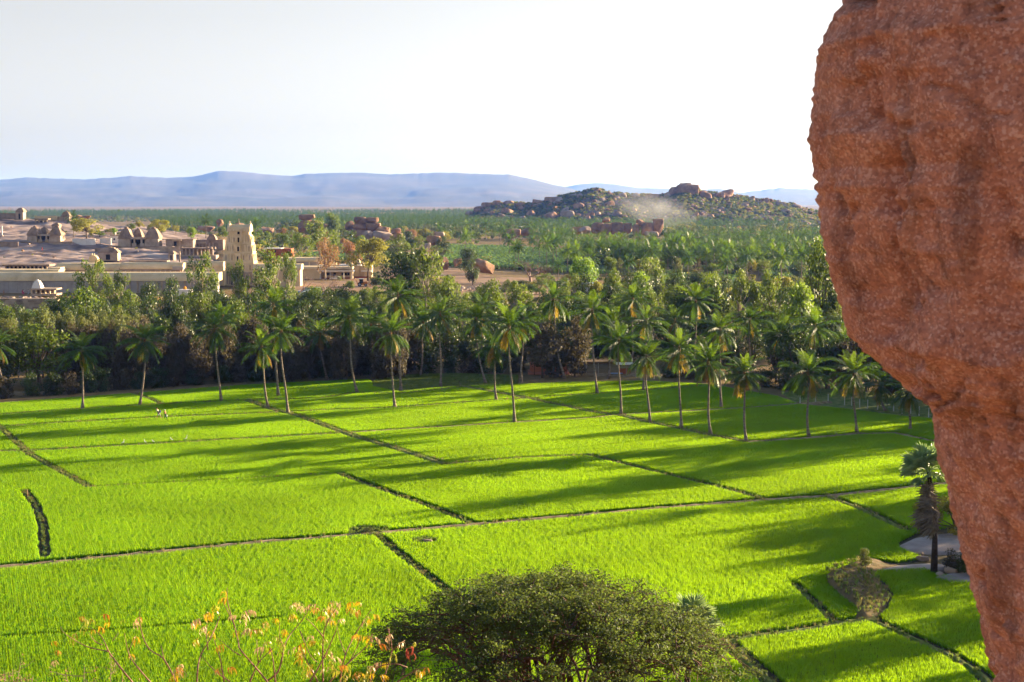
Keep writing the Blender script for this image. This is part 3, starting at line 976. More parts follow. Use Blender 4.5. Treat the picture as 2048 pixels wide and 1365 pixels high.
ec = thin(ec[inside(edge_q, ec[:, 0], ec[:, 1])], 13.0)[:34]
for x_, y_ in ec:
    far_palm(x_, y_, rs, 'coconut palm standing free in front of the middle-distance plantation', 'free-standing palms before the plantation', rs.uniform(.85, 1.2))
print('plantation', len(cand))
# single palms standing around the temple, boulders and banana field
LONE = [(412, 470, 'coconut palm behind the temple tower beside the tall brown boulder'), (505, 505, 'coconut palm right of the cream temple tower'),
        (512, 480, 'slim coconut palm just behind the right edge of the temple tower'), (588, 515, 'leaning coconut palm beside the orange brick building'),
        (1020, 510, 'low coconut palm at the far edge of the banana field'), (930, 500, 'coconut palm above the round dark bush by the tilted boulder'),
        (1152, 560, 'coconut palm standing alone before the bright spreading tree'), (147, 468, 'coconut palm on the granite hill beside the olive tree'),
        (605, 468, 'coconut palm under the flat-topped boulder stack'), (690, 462, 'coconut palm left of the large layered boulder stack')]
for px, py, lb in LONE:
    p = PT(px, py + 6)
    far_palm(p.x, p.y, rs, lb, None, 1.05)
MIDP = []
for k in range(34):     # thin belt along the back of the banana field
    px = rs.uniform(880, 1130); py = rs.uniform(476, 500)
    p = PT(px, py); MIDP.append((p.x, p.y))
for x_, y_ in thin(np.array(MIDP), 6):
    far_palm(x_, y_, rs, 'coconut palm in the thin belt behind the banana field', 'palms behind the banana field')

# far palm groves that read as one mass
def far_src(name, seed, hgt, mat):
    V, F = crown_lowpoly(seed, 15, 4)
    V = [(v[0], v[1], v[2] + hgt) for v in V]
    o = len(V)
    tb = MB().tube([(0, 0, 0), (.2, 0, hgt * .5), (0, 0, hgt)], [.22, .17, .14], 4)
    V += tb.v; F += [tuple(i + o for i in f) for f in tb.f]
    m = bpy.data.meshes.new(name); m.from_pydata(V, [], F); m.materials.append(mat); m.update()
    return source(name, m)
FAR_SRC = [far_src('far_palm', 31, 9, M_frond), far_src('far_palm', 32, 11, M_frond), far_src('far_palm', 33, 7.5, M_frond)]
def mass(name, pp, z, r, n, label, nz=0.3, holes=-0.25, ymax=None):
    q = poly_at(pp, z)
    c = np.column_stack([rs.uniform(q[:, 0].min(), q[:, 0].max(), n), rs.uniform(q[:, 1].min(), q[:, 1].max(), n)])
    jx = .02 * c[:, 1] * fbm2(c[:, 0], c[:, 1], 60, 2, 1.7)
    c = c[inside(q, c[:, 0] + jx, c[:, 1] + 2 * jx)]
    c = c[fbm2(c[:, 0], c[:, 1], 160, 3, 3.3) > holes]
    c = thin(c, r)
    return c
c_far = mass('far', [(-150, 441), (300, 441), (560, 446), (760, 450), (960, 447), (1010, 437), (1010, 429), (-150, 428)], 0, 11, 60000, '', holes=-.06)
c_mid = mass('mid', [(600, 470), (700, 478), (900, 480), (1050, 476), (1130, 470), (1340, 468), (1640, 470), (1640, 452), (1300, 450), (1100, 448), (940, 446), (600, 452)], 0, 8.5, 60000, '', holes=-.2)
c_mid2 = mass('mid2', [(330, 472), (560, 478), (560, 452), (330, 452)], 0, 8.0, 30000, '', holes=-.1)
c_hill = mass('hillfoot', [(940, 449), (1640, 447), (1640, 440), (940, 440)], 0, 10, 20000, '', holes=-.1)
allc = np.concatenate([rest, c_far, c_mid, c_mid2, c_hill])
zz = tz(allc[:, 0], allc[:, 1])
print('far palms', len(allc))
stuff(scatter('palm_grove', np.column_stack([allc, zz - .2]), rng.uniform(0, 6.28, len(allc)), rng.uniform(.75, 1.2, len(allc)), FAR_SRC, rng.integers(0, 3, len(allc))),
      'distant coconut groves merging into a green mass across the plain')
# ------------------------------------------------------------------ broadleaf trees
M_bark = solid('tree_bark', [lin(74, 62, 54), lin(112, 98, 86)], 1.5, 0.95, 0.5, 5.0)
M_bark_pale = solid('pale_bark', [lin(140, 126, 112), lin(178, 164, 148)], 1.5, 0.9, 0.3, 5.0)
LEAFM = {
 'green': leaf('green_foliage', lin(48, 70, 26), lin(82, 100, 34), (0.22, 0.31, 0.025, 1), 0.34, 0.5, 0.3, 0.35),
 'bright': leaf('bright_foliage', lin(76, 110, 30), lin(108, 136, 40), (0.32, 0.46, 0.03, 1), 0.38, 0.5, 0.3, 0.35),
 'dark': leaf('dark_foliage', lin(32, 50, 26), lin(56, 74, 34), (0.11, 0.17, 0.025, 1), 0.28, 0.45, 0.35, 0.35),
 'olive': leaf('olive_foliage', lin(70, 82, 42), lin(102, 108, 58), (0.25, 0.28, 0.07, 1), 0.32, 0.6, 0.25, 0.3),
 'euc': leaf('feathery_foliage', lin(56, 78, 30), lin(92, 108, 40), (0.25, 0.33, 0.035, 1), 0.36, 0.5, 0.3, 0.3),
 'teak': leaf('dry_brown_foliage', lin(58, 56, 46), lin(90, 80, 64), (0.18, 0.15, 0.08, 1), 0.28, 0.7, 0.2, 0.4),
 'acacia': leaf('yellow_green_foliage', lin(112, 108, 46), lin(146, 136, 60), (0.42, 0.40, 0.07, 1), 0.4, 0.6, 0.2, 0.3),
 'rust': leaf('rusty_foliage', lin(120, 86, 56), lin(150, 112, 72), (0.40, 0.24, 0.10, 1), 0.35, 0.7, 0.2, 0.3),
}
def leaf_quads(P, Nrm, size, rs, aspect=0.55):
    n = len(P)
    sz = size * rs.uniform(.6, 1.25, n)
    t = rs.normal(size=(n, 3)); t -= (t * Nrm).sum(1, keepdims=True) * Nrm
    t /= np.linalg.norm(t, axis=1, keepdims=True) + 1e-9
    b = np.cross(Nrm, t)
    a = t * sz[:, None]; c = b * (sz * aspect)[:, None]
    v = np.stack([P - a * .5, P + c * .5 + Nrm * (sz * .08)[:, None], P + a * .5, P - c * .5 + Nrm * (sz * .08)[:, None]], 1).reshape(-1, 3)
    f = np.arange(4 * n).reshape(-1, 4)
    return v, f
def crown(seed, blobs, nleaf, size, up=.25, mat=None, shell=.35, name='crown', squash=1.0):
    "blobs: (x,y,z,r); leaves spread through their outer shells"
    rs = np.random.default_rng(seed)
    B = np.array(blobs)
    w = B[:, 3] ** 2; w = w / w.sum()
    k = rs.choice(len(B), nleaf, p=w)
    d = rs.normal(size=(nleaf, 3)); d /= np.linalg.norm(d, axis=1, keepdims=True)
    rr = 1 - shell * rs.random(nleaf) ** 1.5
    # ragged blobs
    rr *= 1 + .28 * fbm(d * 2.2 + k[:, None] * 3.7, 3)
    P = B[k, :3] + d * (B[k, 3] * rr)[:, None] * np.array([1, 1, squash])
    N = d + rs.normal(size=(nleaf, 3)) * .7 + np.array([0, 0, up])
    N /= np.linalg.norm(N, axis=1, keepdims=True)
    v, f = leaf_quads(P, N, size, rs)
    return fast_mesh(name, v, f, mat)
def limbs(seed, blobs, trunk_h, r0, mat, base=(0, 0), name='trunk', lean=0.04, n=7):
    rs = np.random.default_rng(seed)
    mb = MB()
    fork = Vector((base[0] + rs.uniform(-lean, lean), base[1] + rs.uniform(-lean, lean), trunk_h))
    mb.tube([(base[0], base[1], -.02), (base[0] + rs.uniform(-.01, .01), base[1], trunk_h * .5), fork], [r0 * 1.25, r0, r0 * .8], n)
    for b in blobs:
        p = Vector(b[:3])
        m = fork.lerp(p, .5) + Vector((rs.uniform(-.05, .05), rs.uniform(-.05, .05), rs.uniform(-.02, .06)))
        mb.tube([fork, m, p], [r0 * .55, r0 * .38, r0 * .14], 5)
        for j in range(2):
            q = p + Vector(rs.normal(size=3)) * b[3] * .55
            mb.tube([m.lerp(p, .6), q], [r0 * .22, r0 * .06], 4)
    return mb.mesh(name, mat, True)
def blob_set(seed, n, rx, z0, z1, rmin, rmax, shape='round'):
    rs = np.random.default_rng(seed)
    out = []
    for i in range(n):
        t = (i + .5) / n
        if shape == 'round':
            z = z0 + (z1 - z0) * rs.random()
            u = (z - z0) / (z1 - z0)
            w = rx * math.sqrt(max(.05, 1 - (2 * u - .85) ** 2 * .75))
        elif shape == 'column':
            z = z0 + (z1 - z0) * t; w = rx * (1 - .7 * t) * (1 if t > .1 else .7)
        else:   # umbrella
            z = z1 - (z1 - z0) * rs.random() ** 1.6; w = rx
        a = rs.uniform(0, 6.28); rad = w * math.sqrt(rs.random())
        r = rs.uniform(rmin, rmax)
        z = min(z, 1 - r * .8)
        if shape == 'umbrella': z -= .18 * (rad / rx) ** 2
        out.append((math.cos(a) * rad, math.sin(a) * rad, z, r))
    return out
KIND = {}
def make_kind(kind, seeds, nb, rx, z0, z1, rmin, rmax, nleaf, lsize, trunk_h, r0, shape='round', bark=None, up=.25, squash=1.0):
    KIND[kind] = []
    for s in seeds:
        bl = blob_set(s, nb, rx, z0, z1, rmin, rmax, shape)
        KIND[kind].append((limbs(s + 500, bl, trunk_h, r0, bark or M_bark), crown(s, bl, nleaf, lsize, up, LEAFM[kind], .45, squash=squash)))
make_kind('green', (1, 2, 3), 16, .34, .34, .95, .13, .21, 3000, .052, .3, .026)
make_kind('bright', (4, 5), 16, .34, .32, .95, .13, .2, 2600, .055, .3, .026)
make_kind('dark', (7, 8, 9), 18, .36, .22, .95, .14, .22, 3400, .05, .22, .03)
make_kind('olive', (11, 12, 13), 13, .3, .2, .95, .1, .17, 2600, .045, .2, .022, 'column')
make_kind('euc', (15, 16, 17), 24, .40, .36, .97, .07, .13, 3000, .04, .45, .02, 'round', M_bark_pale)
make_kind('teak', (19, 20, 21), 17, .36, .14, .95, .12, .2, 2800, .058, .2, .02)
make_kind('acacia', (23, 24), 17, .36, .5, .95, .12, .2, 3200, .05, .35, .022, 'umbrella', squash=.7)
make_kind('rust', (26, 27), 14, .34, .3, .95, .1, .18, 1500, .05, .3, .024, 'round', M_bark_pale)

def tree(px, d, top, wpx, kind, label, group=None, rs=np.random.default_rng(77), base_z=None, name=None):
    p = D(px, top, d)
    bz = TZ(p.x, d) if base_z is None else base_z
    H = max(1.5, p.z - bz); W = wpx / FPX * d
    t = thing(name or {'teak': 'dry_leaved_tree', 'rust': 'dry_leaved_tree', 'euc': 'feathery_tree', 'acacia': 'thorn_tree', 'olive': 'olive_green_tree'}.get(kind, 'broadleaf_tree'),
              label, 'tree', (p.x, d, bz - .1), rs.uniform(0, 6.28), group)
    t.scale = (W, W * rs.uniform(.85, 1.1), H * 1.03)
    k = KIND[kind][int(rs.integers(len(KIND[kind])))]
    obj('trunk', k[0], t); obj('crown', k[1], t)
    return t
def bush(px, py, wpx, hpx, kind, label, group=None, z=0.0, rs=np.random.default_rng(78), name='bush'):
    p = G(px, py, z) if z is not None else PT(px, py)
    d = p.y; W = wpx / FPX * d; H = hpx / FPX * d
    t = thing(name, label, 'bush', (p.x, d, p.z - H * .25), rs.uniform(0, 6.28), group)
    t.scale = (W, W, H * 1.25)
    k = KIND[kind][int(rs.integers(len(KIND[kind])))]
    obj('stem', k[0], t); obj('foliage', k[1], t)
    return t

# trees one can point to -----------------------------------------------------
NAMED = [
 (75, 268, 655, 150, 'green', 'leafy tree with sunlit yellow-green crown at the left edge of the rice field'),
 (8, 266, 672, 110, 'dark', 'dark tree cut by the left picture edge beside the rice'),
 (160, 330, 580, 115, 'green', 'rounded tree with yellow-lit top below the temple wall at left'),
 (225, 325, 615, 90, 'green', 'smaller rounded tree leaning right of the yellow-lit one at left'),
 (182, 390, 520, 95, 'euc', 'tall feathery tree before the long temple wall'),
 (237, 385, 545, 60, 'euc', 'slim feathery tree right of the tall one before the temple wall'),
 (400, 400, 509, 85, 'euc', 'tall feathery tree standing left of the temple tower'),
 (475, 395, 524, 66, 'euc', 'feathery tree standing right before the temple tower'),
 (540, 400, 503, 92, 'euc', 'tallest feathery tree right of the temple tower'),
 (575, 395, 512, 50, 'euc', 'slim feathery tree against the cream temple roofs'),
 (300, 350, 570, 70, 'dark', 'dark pointed tree before the pillared temple wall'),
 (345, 355, 560, 60, 'dark', 'dark tree just left of the small orange dome'),
 (262, 360, 585, 70, 'green', 'low bright-topped tree under the pillared temple wall'),
 (805, 385, 505, 115, 'dark', 'large dense dark tree right of the cream guesthouse'),
 (852, 380, 502, 105, 'euc', 'airy yellow-green tree with a pale pole beside the large dark one'),
 (890, 372, 555, 90, 'euc', 'yellow-green tree at the left edge of the bare dirt'),
 (690, 370, 575, 75, 'dark', 'dark bushy tree in front of the parked vehicles'),
 (735, 556, 470, 95, 'acacia', 'spreading tree with pale trunk behind the cream guesthouse'),
 (640, 640, 440, 110, 'euc', 'broad green tree right of the temple tower in front of the boulder stack'),
 (600, 620, 470, 70, 'euc', 'green tree above the orange brick building'),
 (665, 1150, 428, 40, 'green', 'round grey-green tree between the two boulder stacks'),
 (172, PT(172, 480).y, 434, 70, 'acacia', 'olive yellow tree on the granite hill beside the white wall'),
 (320, PT(320, 473).y, 438, 52, 'acacia', 'brown-green tree on the mound behind the triple shrine'),
 (382, PT(382, 481).y, 454, 26, 'bright', 'small vivid green tree behind the temple ruins'),
 (228, PT(228, 473).y, 456, 18, 'bright', 'tiny yellow-green tree by the white wall on the hill'),
 (1165, 480, 515, 80, 'bright', 'bright spreading tree right of the bare tree by the banana field'),
 (938, 640, 498, 48, 'dark', 'round dark green bush-like tree left above the tilted boulder'),
 (1300, 420, 515, 80, 'euc', 'feathery tree poking up in front of the palm plantation'),
 (1285, 400, 550, 70, 'bright', 'bright green tree before the far banana strip'),
 (1225, 385, 572, 75, 'dark', 'dark rounded tree right of the white shed'),
 (1650, 330, 490, 95, 'green', 'tall green tree touching the foreground boulder edge'),
 (1600, 310, 575, 110, 'bright', 'round sunlit tree among palms left of the foreground boulder'),
 (1480, 330, 545, 85, 'euc', 'airy tree among the palms right of the picture centre'),
 (1420, 340, 560, 75, 'green', 'green tree filling the gap between tall grove palms'),
 (1545, 330, 545, 80, 'euc', 'airy olive tree above the right palm row'),
 (1085, 283, 650, 110, 'teak', 'brown dry-leaved tree hanging over the pink hut'),
 (1150, 285, 640, 100, 'teak', 'brown dry-leaved tree right of the pink hut'),
 (720, 700, 474, 50, 'green', 'green tree in front of the large layered boulder stack'),
 (795, 690, 470, 60, 'euc', 'greyish feathery tree below the pointed boulder'),
 (650, 560, 478, 70, 'rust', 'leafless-looking brown tree behind the cream temple roofs'),
 (700, 600, 486, 55, 'rust', 'brown bare tree left of the spreading pale-trunk tree'),
 (945, 540, 520, 34, 'dark', 'small dark tree left of the tilted boulder'),
]
for a in NAMED: tree(*a)
rs5 = np.random.default_rng(5)
# belt of olive-lit shrubs and trees behind the left field
for i in range(20):
    px = -30 + i * 16 + rs5.uniform(-8, 8)
    tree(px, rs5.uniform(278, 300), rs5.uniform(612, 645), rs5.uniform(55, 80), 'olive', 'olive-green shrubby tree in the left belt behind the rice, %s from the left' % ordinal(i + 1),
         'olive shrubby trees behind the left field', rs5)
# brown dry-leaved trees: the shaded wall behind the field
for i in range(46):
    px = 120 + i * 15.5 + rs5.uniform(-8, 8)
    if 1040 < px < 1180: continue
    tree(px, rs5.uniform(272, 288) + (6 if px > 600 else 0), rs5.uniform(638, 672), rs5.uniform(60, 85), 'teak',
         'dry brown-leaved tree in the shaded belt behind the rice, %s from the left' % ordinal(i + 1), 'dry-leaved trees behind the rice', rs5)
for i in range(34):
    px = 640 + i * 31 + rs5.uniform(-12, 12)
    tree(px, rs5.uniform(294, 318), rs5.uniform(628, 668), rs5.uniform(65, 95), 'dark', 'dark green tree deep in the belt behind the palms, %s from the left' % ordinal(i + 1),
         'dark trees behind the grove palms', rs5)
for i in range(30):
    px = -20 + i * 26 + rs5.uniform(-10, 10)
    tree(px, rs5.uniform(300, 345), rs5.uniform(590, 640), rs5.uniform(55, 85), ['dark', 'green', 'dark'][i % 3], 'green tree in the second row behind the left belt, %s from the left' % ordinal(i + 1),
         'second-row trees behind the left belt', rs5)
for i in range(36):
    px = 880 + i * 23 + rs5.uniform(-14, 14)
    tree(px, rs5.uniform(320, 372), rs5.uniform(560, 612), rs5.uniform(60, 95), ['green', 'dark', 'euc', 'dark'][i % 4], 'green tree in the second row behind the grove palms, %s from the left' % ordinal(i + 1),
         'second-row trees behind the grove palms', rs5)
# low shaded undergrowth at the field edge
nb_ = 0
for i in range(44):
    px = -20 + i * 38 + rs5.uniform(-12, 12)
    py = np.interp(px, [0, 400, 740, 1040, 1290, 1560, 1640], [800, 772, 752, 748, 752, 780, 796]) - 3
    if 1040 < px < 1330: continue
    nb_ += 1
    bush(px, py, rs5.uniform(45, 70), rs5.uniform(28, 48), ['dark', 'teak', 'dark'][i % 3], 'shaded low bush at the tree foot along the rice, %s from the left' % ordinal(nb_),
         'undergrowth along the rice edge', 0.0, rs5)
# mid-distance trees round the temple, boulders and banana fields
for i in range(46):
    px = 560 + (i + rs5.random()) * 7.391304; py = rs5.uniform(470, 512)
    p = PT(px, py)
    tree(px, p.y, py - rs5.uniform(18, 34), rs5.uniform(22, 44), ['green', 'rust', 'euc', 'acacia', 'dark'][i % 5],
         'tree in the scrub between tower and boulder stacks, %s from the left' % ordinal(i + 1), 'scrub trees behind the temple', rs5)
for i in range(26):
    px = 1240 + (i + rs5.random()) * 15.384615; py = rs5.uniform(462, 474)
    p = PT(px, py)
    tree(px, p.y, py - rs5.uniform(10, 20), rs5.uniform(22, 38), ['acacia', 'olive', 'acacia'][i % 3],
         'yellow-olive tree between the palm plantation and the boulder hill, %s from the left' % ordinal(i + 1), 'yellow-olive trees below the boulder hill', rs5)
for i in range(16):
    px = 160 + (i + rs5.random()) * 19.375000; py = rs5.uniform(458, 476)
    p = PT(px, py)
    tree(px, p.y, py - rs5.uniform(10, 20), rs5.uniform(18, 32), ['acacia', 'olive', 'green'][i % 3],
         'small tree on the back of the granite hill, %s from the left' % ordinal(i + 1), 'small trees on the granite hill', rs5)
for i in range(24):
    px = 330 + (i + rs5.random()) * 17.9; py = rs5.uniform(556, 600)
    d = rs5.uniform(400, 440)
    tree(px, d, rs5.uniform(570, 600), rs5.uniform(40, 65), ['dark', 'green', 'euc'][i % 3], 'riverbank tree below the temple terrace, %s from the left' % ordinal(i + 1), 'riverbank trees below the temple', rs5)

# leafless trees ---------------------------------------------------------------
M_twig = solid('bare_twigs', [lin(118, 98, 90), lin(150, 126, 114)], 2.0, 0.95)
def bare_tree_mesh(seed, levels=6, spread=.55, trunk=.28, r0=.03, flat=.0):
    rs = np.random.default_rng(seed)
    mb = MB()
    def grow(p, d, ln, r, lv):
        q = p + d * ln
        m = p.lerp(q, .5) + Vector(rs.normal(size=3)) * ln * .06
        mb.tube([p, m, q], [r, r * .85, r * .7], 5 if lv > 3 else 3, False)
        if lv == 0: return
        for k in range(2 if rs.random() < .55 else 3):
            nd = (d + Vector(rs.normal(size=3)) * spread + Vector((0, 0, .1 - flat * (levels - lv) * .06))).normalized()
            grow(q, nd, ln * rs.uniform(.66, .85), r * .62, lv - 1)
    grow(Vector((0, 0, 0)), Vector((0, 0, 1)), trunk, r0, levels)
    v = np.array(mb.v)
    v[:, 2] /= v[:, 2].max()
    v[:, :2] /= max(np.abs(v[:, :2]).max() * 2, .01)
    mb.v = [tuple(q) for q in v]
    return mb.mesh('branches', M_twig, True)
BARE_M = [bare_tree_mesh(s) for s in (2, 5)] + [bare_tree_mesh(9, 7, .6, .2, .03, .4)]
def bare_tree(px, d, base_py, top, wpx, k, label, group=None):
    p = D(px, top, d); bz = TZ(p.x, d)
    t = thing('bare_tree', label, 'tree', (p.x, d, bz - .1), px * .01, group)
    t.scale = (wpx / FPX * d, wpx / FPX * d, p.z - bz)
    obj('branches', BARE_M[k], t)
    return t
bare_tree(595, 455, 0, 545, 75, 0, 'leafless brown tree before the cream guesthouse, the left one of two')
bare_tree(640, 450, 0, 548, 80, 1, 'leafless brown tree leaning right before the cream guesthouse')
bare_tree(1060, 560, 0, 516, 110, 2, 'wide leafless grey tree on the bare dirt right of the tilted boulder')
bare_tree(12, 850, 0, 413, 22, 0, 'small leafless tree on the hilltop at the left edge')
bare_tree(655, 640, 0, 482, 60, 1, 'leafless pale tree in the scrub behind the cream temple roofs')

# the tree belt goes on to the right along the fence, mostly behind the foreground boulder
for i in range(26):
    px = 1560 + i * 22 + rs5.uniform(-8, 8)
    py = np.interp(px, [1560, 1700, 1880, 2100], [786, 800, 816, 836]) - rs5.uniform(0, 14)
    d = G(px, py).y + rs5.uniform(2, 20)
    tree(px, d, rs5.uniform(640, 690), rs5.uniform(80, 120), ['dark', 'green', 'dark', 'teak'][i % 4],
         'tree of the right belt behind the fence posts, %s from the left' % ordinal(i + 1), 'trees of the right belt behind the fence posts', rs5)

# scattered trees that close the gaps on the far bank
for i in range(30):
    px = 1130 + i * 18.5 + rs5.uniform(-6, 6)
    tree(px, rs5.uniform(400, 470), rs5.uniform(540, 578), rs5.uniform(45, 75), ['green', 'euc', 'dark', 'acacia', 'dark'][i % 5],
         'tree on the far bank in front of the plantation, %s from the left' % ordinal(i + 1), 'far bank trees before the plantation', rs5)
for i in range(22):
    px = 560 + i * 16 + rs5.uniform(-6, 6)
    tree(px, rs5.uniform(395, 432), rs5.uniform(574, 606), rs5.uniform(45, 70), ['dark', 'green', 'euc'][i % 3],
         'bushy riverbank tree under the guesthouse, %s from the left' % ordinal(i + 1), 'bushy riverbank trees under the guesthouse', rs5)

for i in range(20):
    px = 1215 + i * 22 + rs5.uniform(-8, 8)
    tree(px, rs5.uniform(590, 660), rs5.uniform(512, 540), rs5.uniform(30, 52), ['green', 'olive', 'dark', 'acacia', 'euc'][i % 5],
         'tree along the front edge of the palm plantation, %s from the left' % ordinal(i + 1), 'trees along the plantation edge', rs5)
for i, (px, d, tp, wd, kd, lb) in enumerate([(700, 500, 562, 26, 'green', 'small green tree on the dirt below the guesthouse awning'), (752, 520, 545, 40, 'dark', 'dark tree at the right end of the guesthouse yard'),
        (680, 545, 552, 14, 'euc', 'thin young tree right of the parked white car'), (575, 520, 552, 34, 'green', 'rounded tree by the cream hall right of the tower'),
        (905, 470, 566, 45, 'green', 'green tree left below the stone heap'), (1010, 470, 560, 40, 'euc', 'feathery tree right below the stone heap'), (1080, 480, 556, 48, 'euc', 'feathery tree under the wide leafless tree'),
        (1120, 470, 562, 50, 'dark', 'dark tree left of the white shed'), (960, 455, 574, 40, 'dark', 'low dark tree in front of the stone heap')]):
    tree(px, d, tp, wd, kd, lb)

for i in range(24):
    px = 770 + i * 17 + rs5.uniform(-6, 6)
    low = 895 < px < 1010
    tree(px, rs5.uniform(440, 480) if low else rs5.uniform(455, 540), rs5.uniform(582, 600) if low else rs5.uniform(545, 572), rs5.uniform(32, 52), ['dark', 'green', 'acacia', 'euc'][i % 4],
         'tree on the far bank around the bare dirt, %s from the left' % ordinal(i + 1), 'far bank trees around the bare dirt', rs5)
# ------------------------------------------------------------------ boulders
M_rock = solid('boulder_granite', [lin(104, 80, 68), lin(146, 114, 92), lin(176, 140, 112)], 0.12, 0.95, 0.6, 1.2)
M_rock_grey = solid('boulder_grey', [lin(122, 106, 98), lin(160, 140, 128), lin(184, 164, 148)], 0.12, 0.95, 0.6, 1.2)
def boulder_mesh(seed, cuts=5, box=.35, sub=4, rough=.09, lo=.5, hi=.8):
    rs = np.random.default_rng(seed)
    bm = bmesh.new(); bmesh.ops.create_icosphere(bm, subdivisions=sub, radius=1.0)
    v = np.array([q.co[:] for q in bm.verts])
    # towards a rounded block
    m = np.abs(v).max(1, keepdims=True)
    v = v * (1 - box) + (v / m) * box * .85
    for k in range(cuts):
        n = rs.normal(size=3); n /= np.linalg.norm(n); h = rs.uniform(lo, hi)
        dd = v @ n
        over = np.clip(dd - h, 0, None)
        v = v - over[:, None] * n * .97
    v = v * (1 + rough * fbm(v * 1.6 + seed, 4) - .10 * np.exp(-(fbm(v * 1.3 + seed * 3.1, 2) / .05) ** 2))[:, None]
    v /= np.abs(v).max(0)
    me = bpy.data.meshes.new('boulder')
    for q, c in zip(bm.verts, v): q.co = c
    bm.to_mesh(me); bm.free()
    me.polygons.foreach_set('use_smooth', [True] * len(me.polygons))
    me.materials.append(M_rock); me.update()
    return me
BLD = [boulder_mesh(s, 9 + s % 3, .25 + .08 * (s % 4), 4, .14) for s in range(1, 9)]
BLOCK = [boulder_mesh(20 + s, 11, .85, 4, .08, .72, .98) for s in range(4)]
BLD_G = []
for m in BLD[:4]:
    c = m.copy(); c.materials.clear(); c.materials.append(M_rock_grey); BLD_G.append(c)

def boulder(px0, px1, top, bottom, d, label=None, group=None, mesh=None, depth=1.0, rot=(0, 0, 0), name='boulder', parent_box=None):
    "a boulder filling the given span of the view at distance d"
    a, b = D(px0, bottom, d), D(px1, top, d)
    w, h = (b.x - a.x) / 2, (b.z - a.z) / 2
    o = obj(name, mesh or BLD[0], None, ((a.x + b.x) / 2, d, (a.z + b.z) / 2))
    o.scale = (w, (w + h) / 2 * depth, h); o.rotation_euler = rot
    return tag(o, label, 'boulder', group)
rs6 = np.random.default_rng(6)
# stack with a flat slab on top, right of the tower
d1 = 1180
boulder(598, 630, 429, 441, d1, 'flat orange boulder slab topping the stack right of the temple tower', 'left boulder stack', BLOCK[0])
boulder(597, 634, 440, 468, d1 + 4, 'tall grey-brown block under the flat slab right of the tower', 'left boulder stack', BLOCK[1])
boulder(623, 648, 440, 466, d1 - 2, 'rounded orange boulder sloping right of the flat-topped stack', 'left boulder stack', BLD[2])
boulder(636, 664, 448, 472, d1 - 6, 'lower sloping boulder at the right foot of the flat-topped stack', 'left boulder stack', BLD[4])
# the large layered stack
d2 = 1100
boulder(708, 733, 434, 447, d2, 'upper left block of the large layered boulder stack', 'layered boulder stack', BLOCK[2])
boulder(731, 758, 435, 447, d2, 'upper right orange block of the large layered boulder stack', 'layered boulder stack', BLOCK[3])
boulder(690, 712, 441, 463, d2 + 3, 'rounded block on the left side of the layered boulder stack', 'layered boulder stack', BLD[1])
boulder(706, 736, 446, 462, d2 + 2, 'middle left block of the layered boulder stack', 'layered boulder stack', BLOCK[1])
boulder(732, 762, 446, 464, d2 + 1, 'middle right sunlit block of the layered boulder stack', 'layered boulder stack', BLOCK[0])
boulder(692, 745, 457, 482, d2 + 4, 'broad base boulder under the layered stack', 'layered boulder stack', BLOCK[3])
boulder(748, 780, 450, 472, d2 - 5, 'orange faceted boulder right of the layered stack', 'layered boulder stack', BLD[5])
boulder(726, 748, 460, 478, d2 - 14, 'smooth grey boulder in front of the layered stack', 'layered boulder stack', BLD_G[1])
boulder(744, 790, 462, 482, d2 - 10, 'low grey boulder below the layered stack', 'layered boulder stack', BLD_G[2])
boulder(776, 802, 456, 470, d2 - 16, 'wedge-topped brown boulder right of the layered stack', 'layered boulder stack', BLD[3])
boulder(778, 806, 466, 484, d2 - 20, 'angular brown boulder under the wedge-topped one', 'layered boulder stack', BLD[6])
boulder(815, 832, 462, 486, 1010, 'tall pointed boulder standing alone right of the layered stack', None, BLOCK[2], 1.0, (0, .28, 0))
boulder(432, 447, 438, 458, 1250, 'tall rounded brown boulder standing left of the temple tower top', None, BLD[7])
boulder(470, 495, 446, 462, 1300, 'brown boulder just behind the temple tower top', None, BLD[2])
boulder(395, 432, 452, 466, 1200, 'low brown boulders left of the tall standing boulder', None, BLD[4])
boulder(510, 548, 452, 470, 1250, 'dark brown boulder mass right behind the tower', None, BLD[5])
# scattered grey boulders
boulder(868, 890, 463, 476, 900, 'pale boulder among the palms left of the banana field', None, BLD_G[0])
boulder(852, 884, 470, 492, 880, 'brown boulder below the pale one left of the banana field', None, BLD[0])
boulder(845, 862, 485, 500, 830, 'small grey boulder on the slope left of the banana field', None, BLD_G[3])
boulder(872, 902, 513, 541, 640, 'smooth rounded boulder at the left end of the dirt', None, BLD[1])
boulder(902, 924, 516, 534, 655, 'dark split boulder beside the round bush', None, BLD[3])
tb = boulder(942, 988, 516, 551, 618, 'big tilted boulder with a sunlit right end lying on the bare dirt', None, BLOCK[1], 1.1, (0, .42, .3))
tb.scale = (tb.scale[0] * 1.05, tb.scale[1] * .85, tb.scale[2] * .72)
boulder(934, 950, 543, 552, 612, 'small pale rock at the foot of the tilted boulder', None, BLD_G[2])
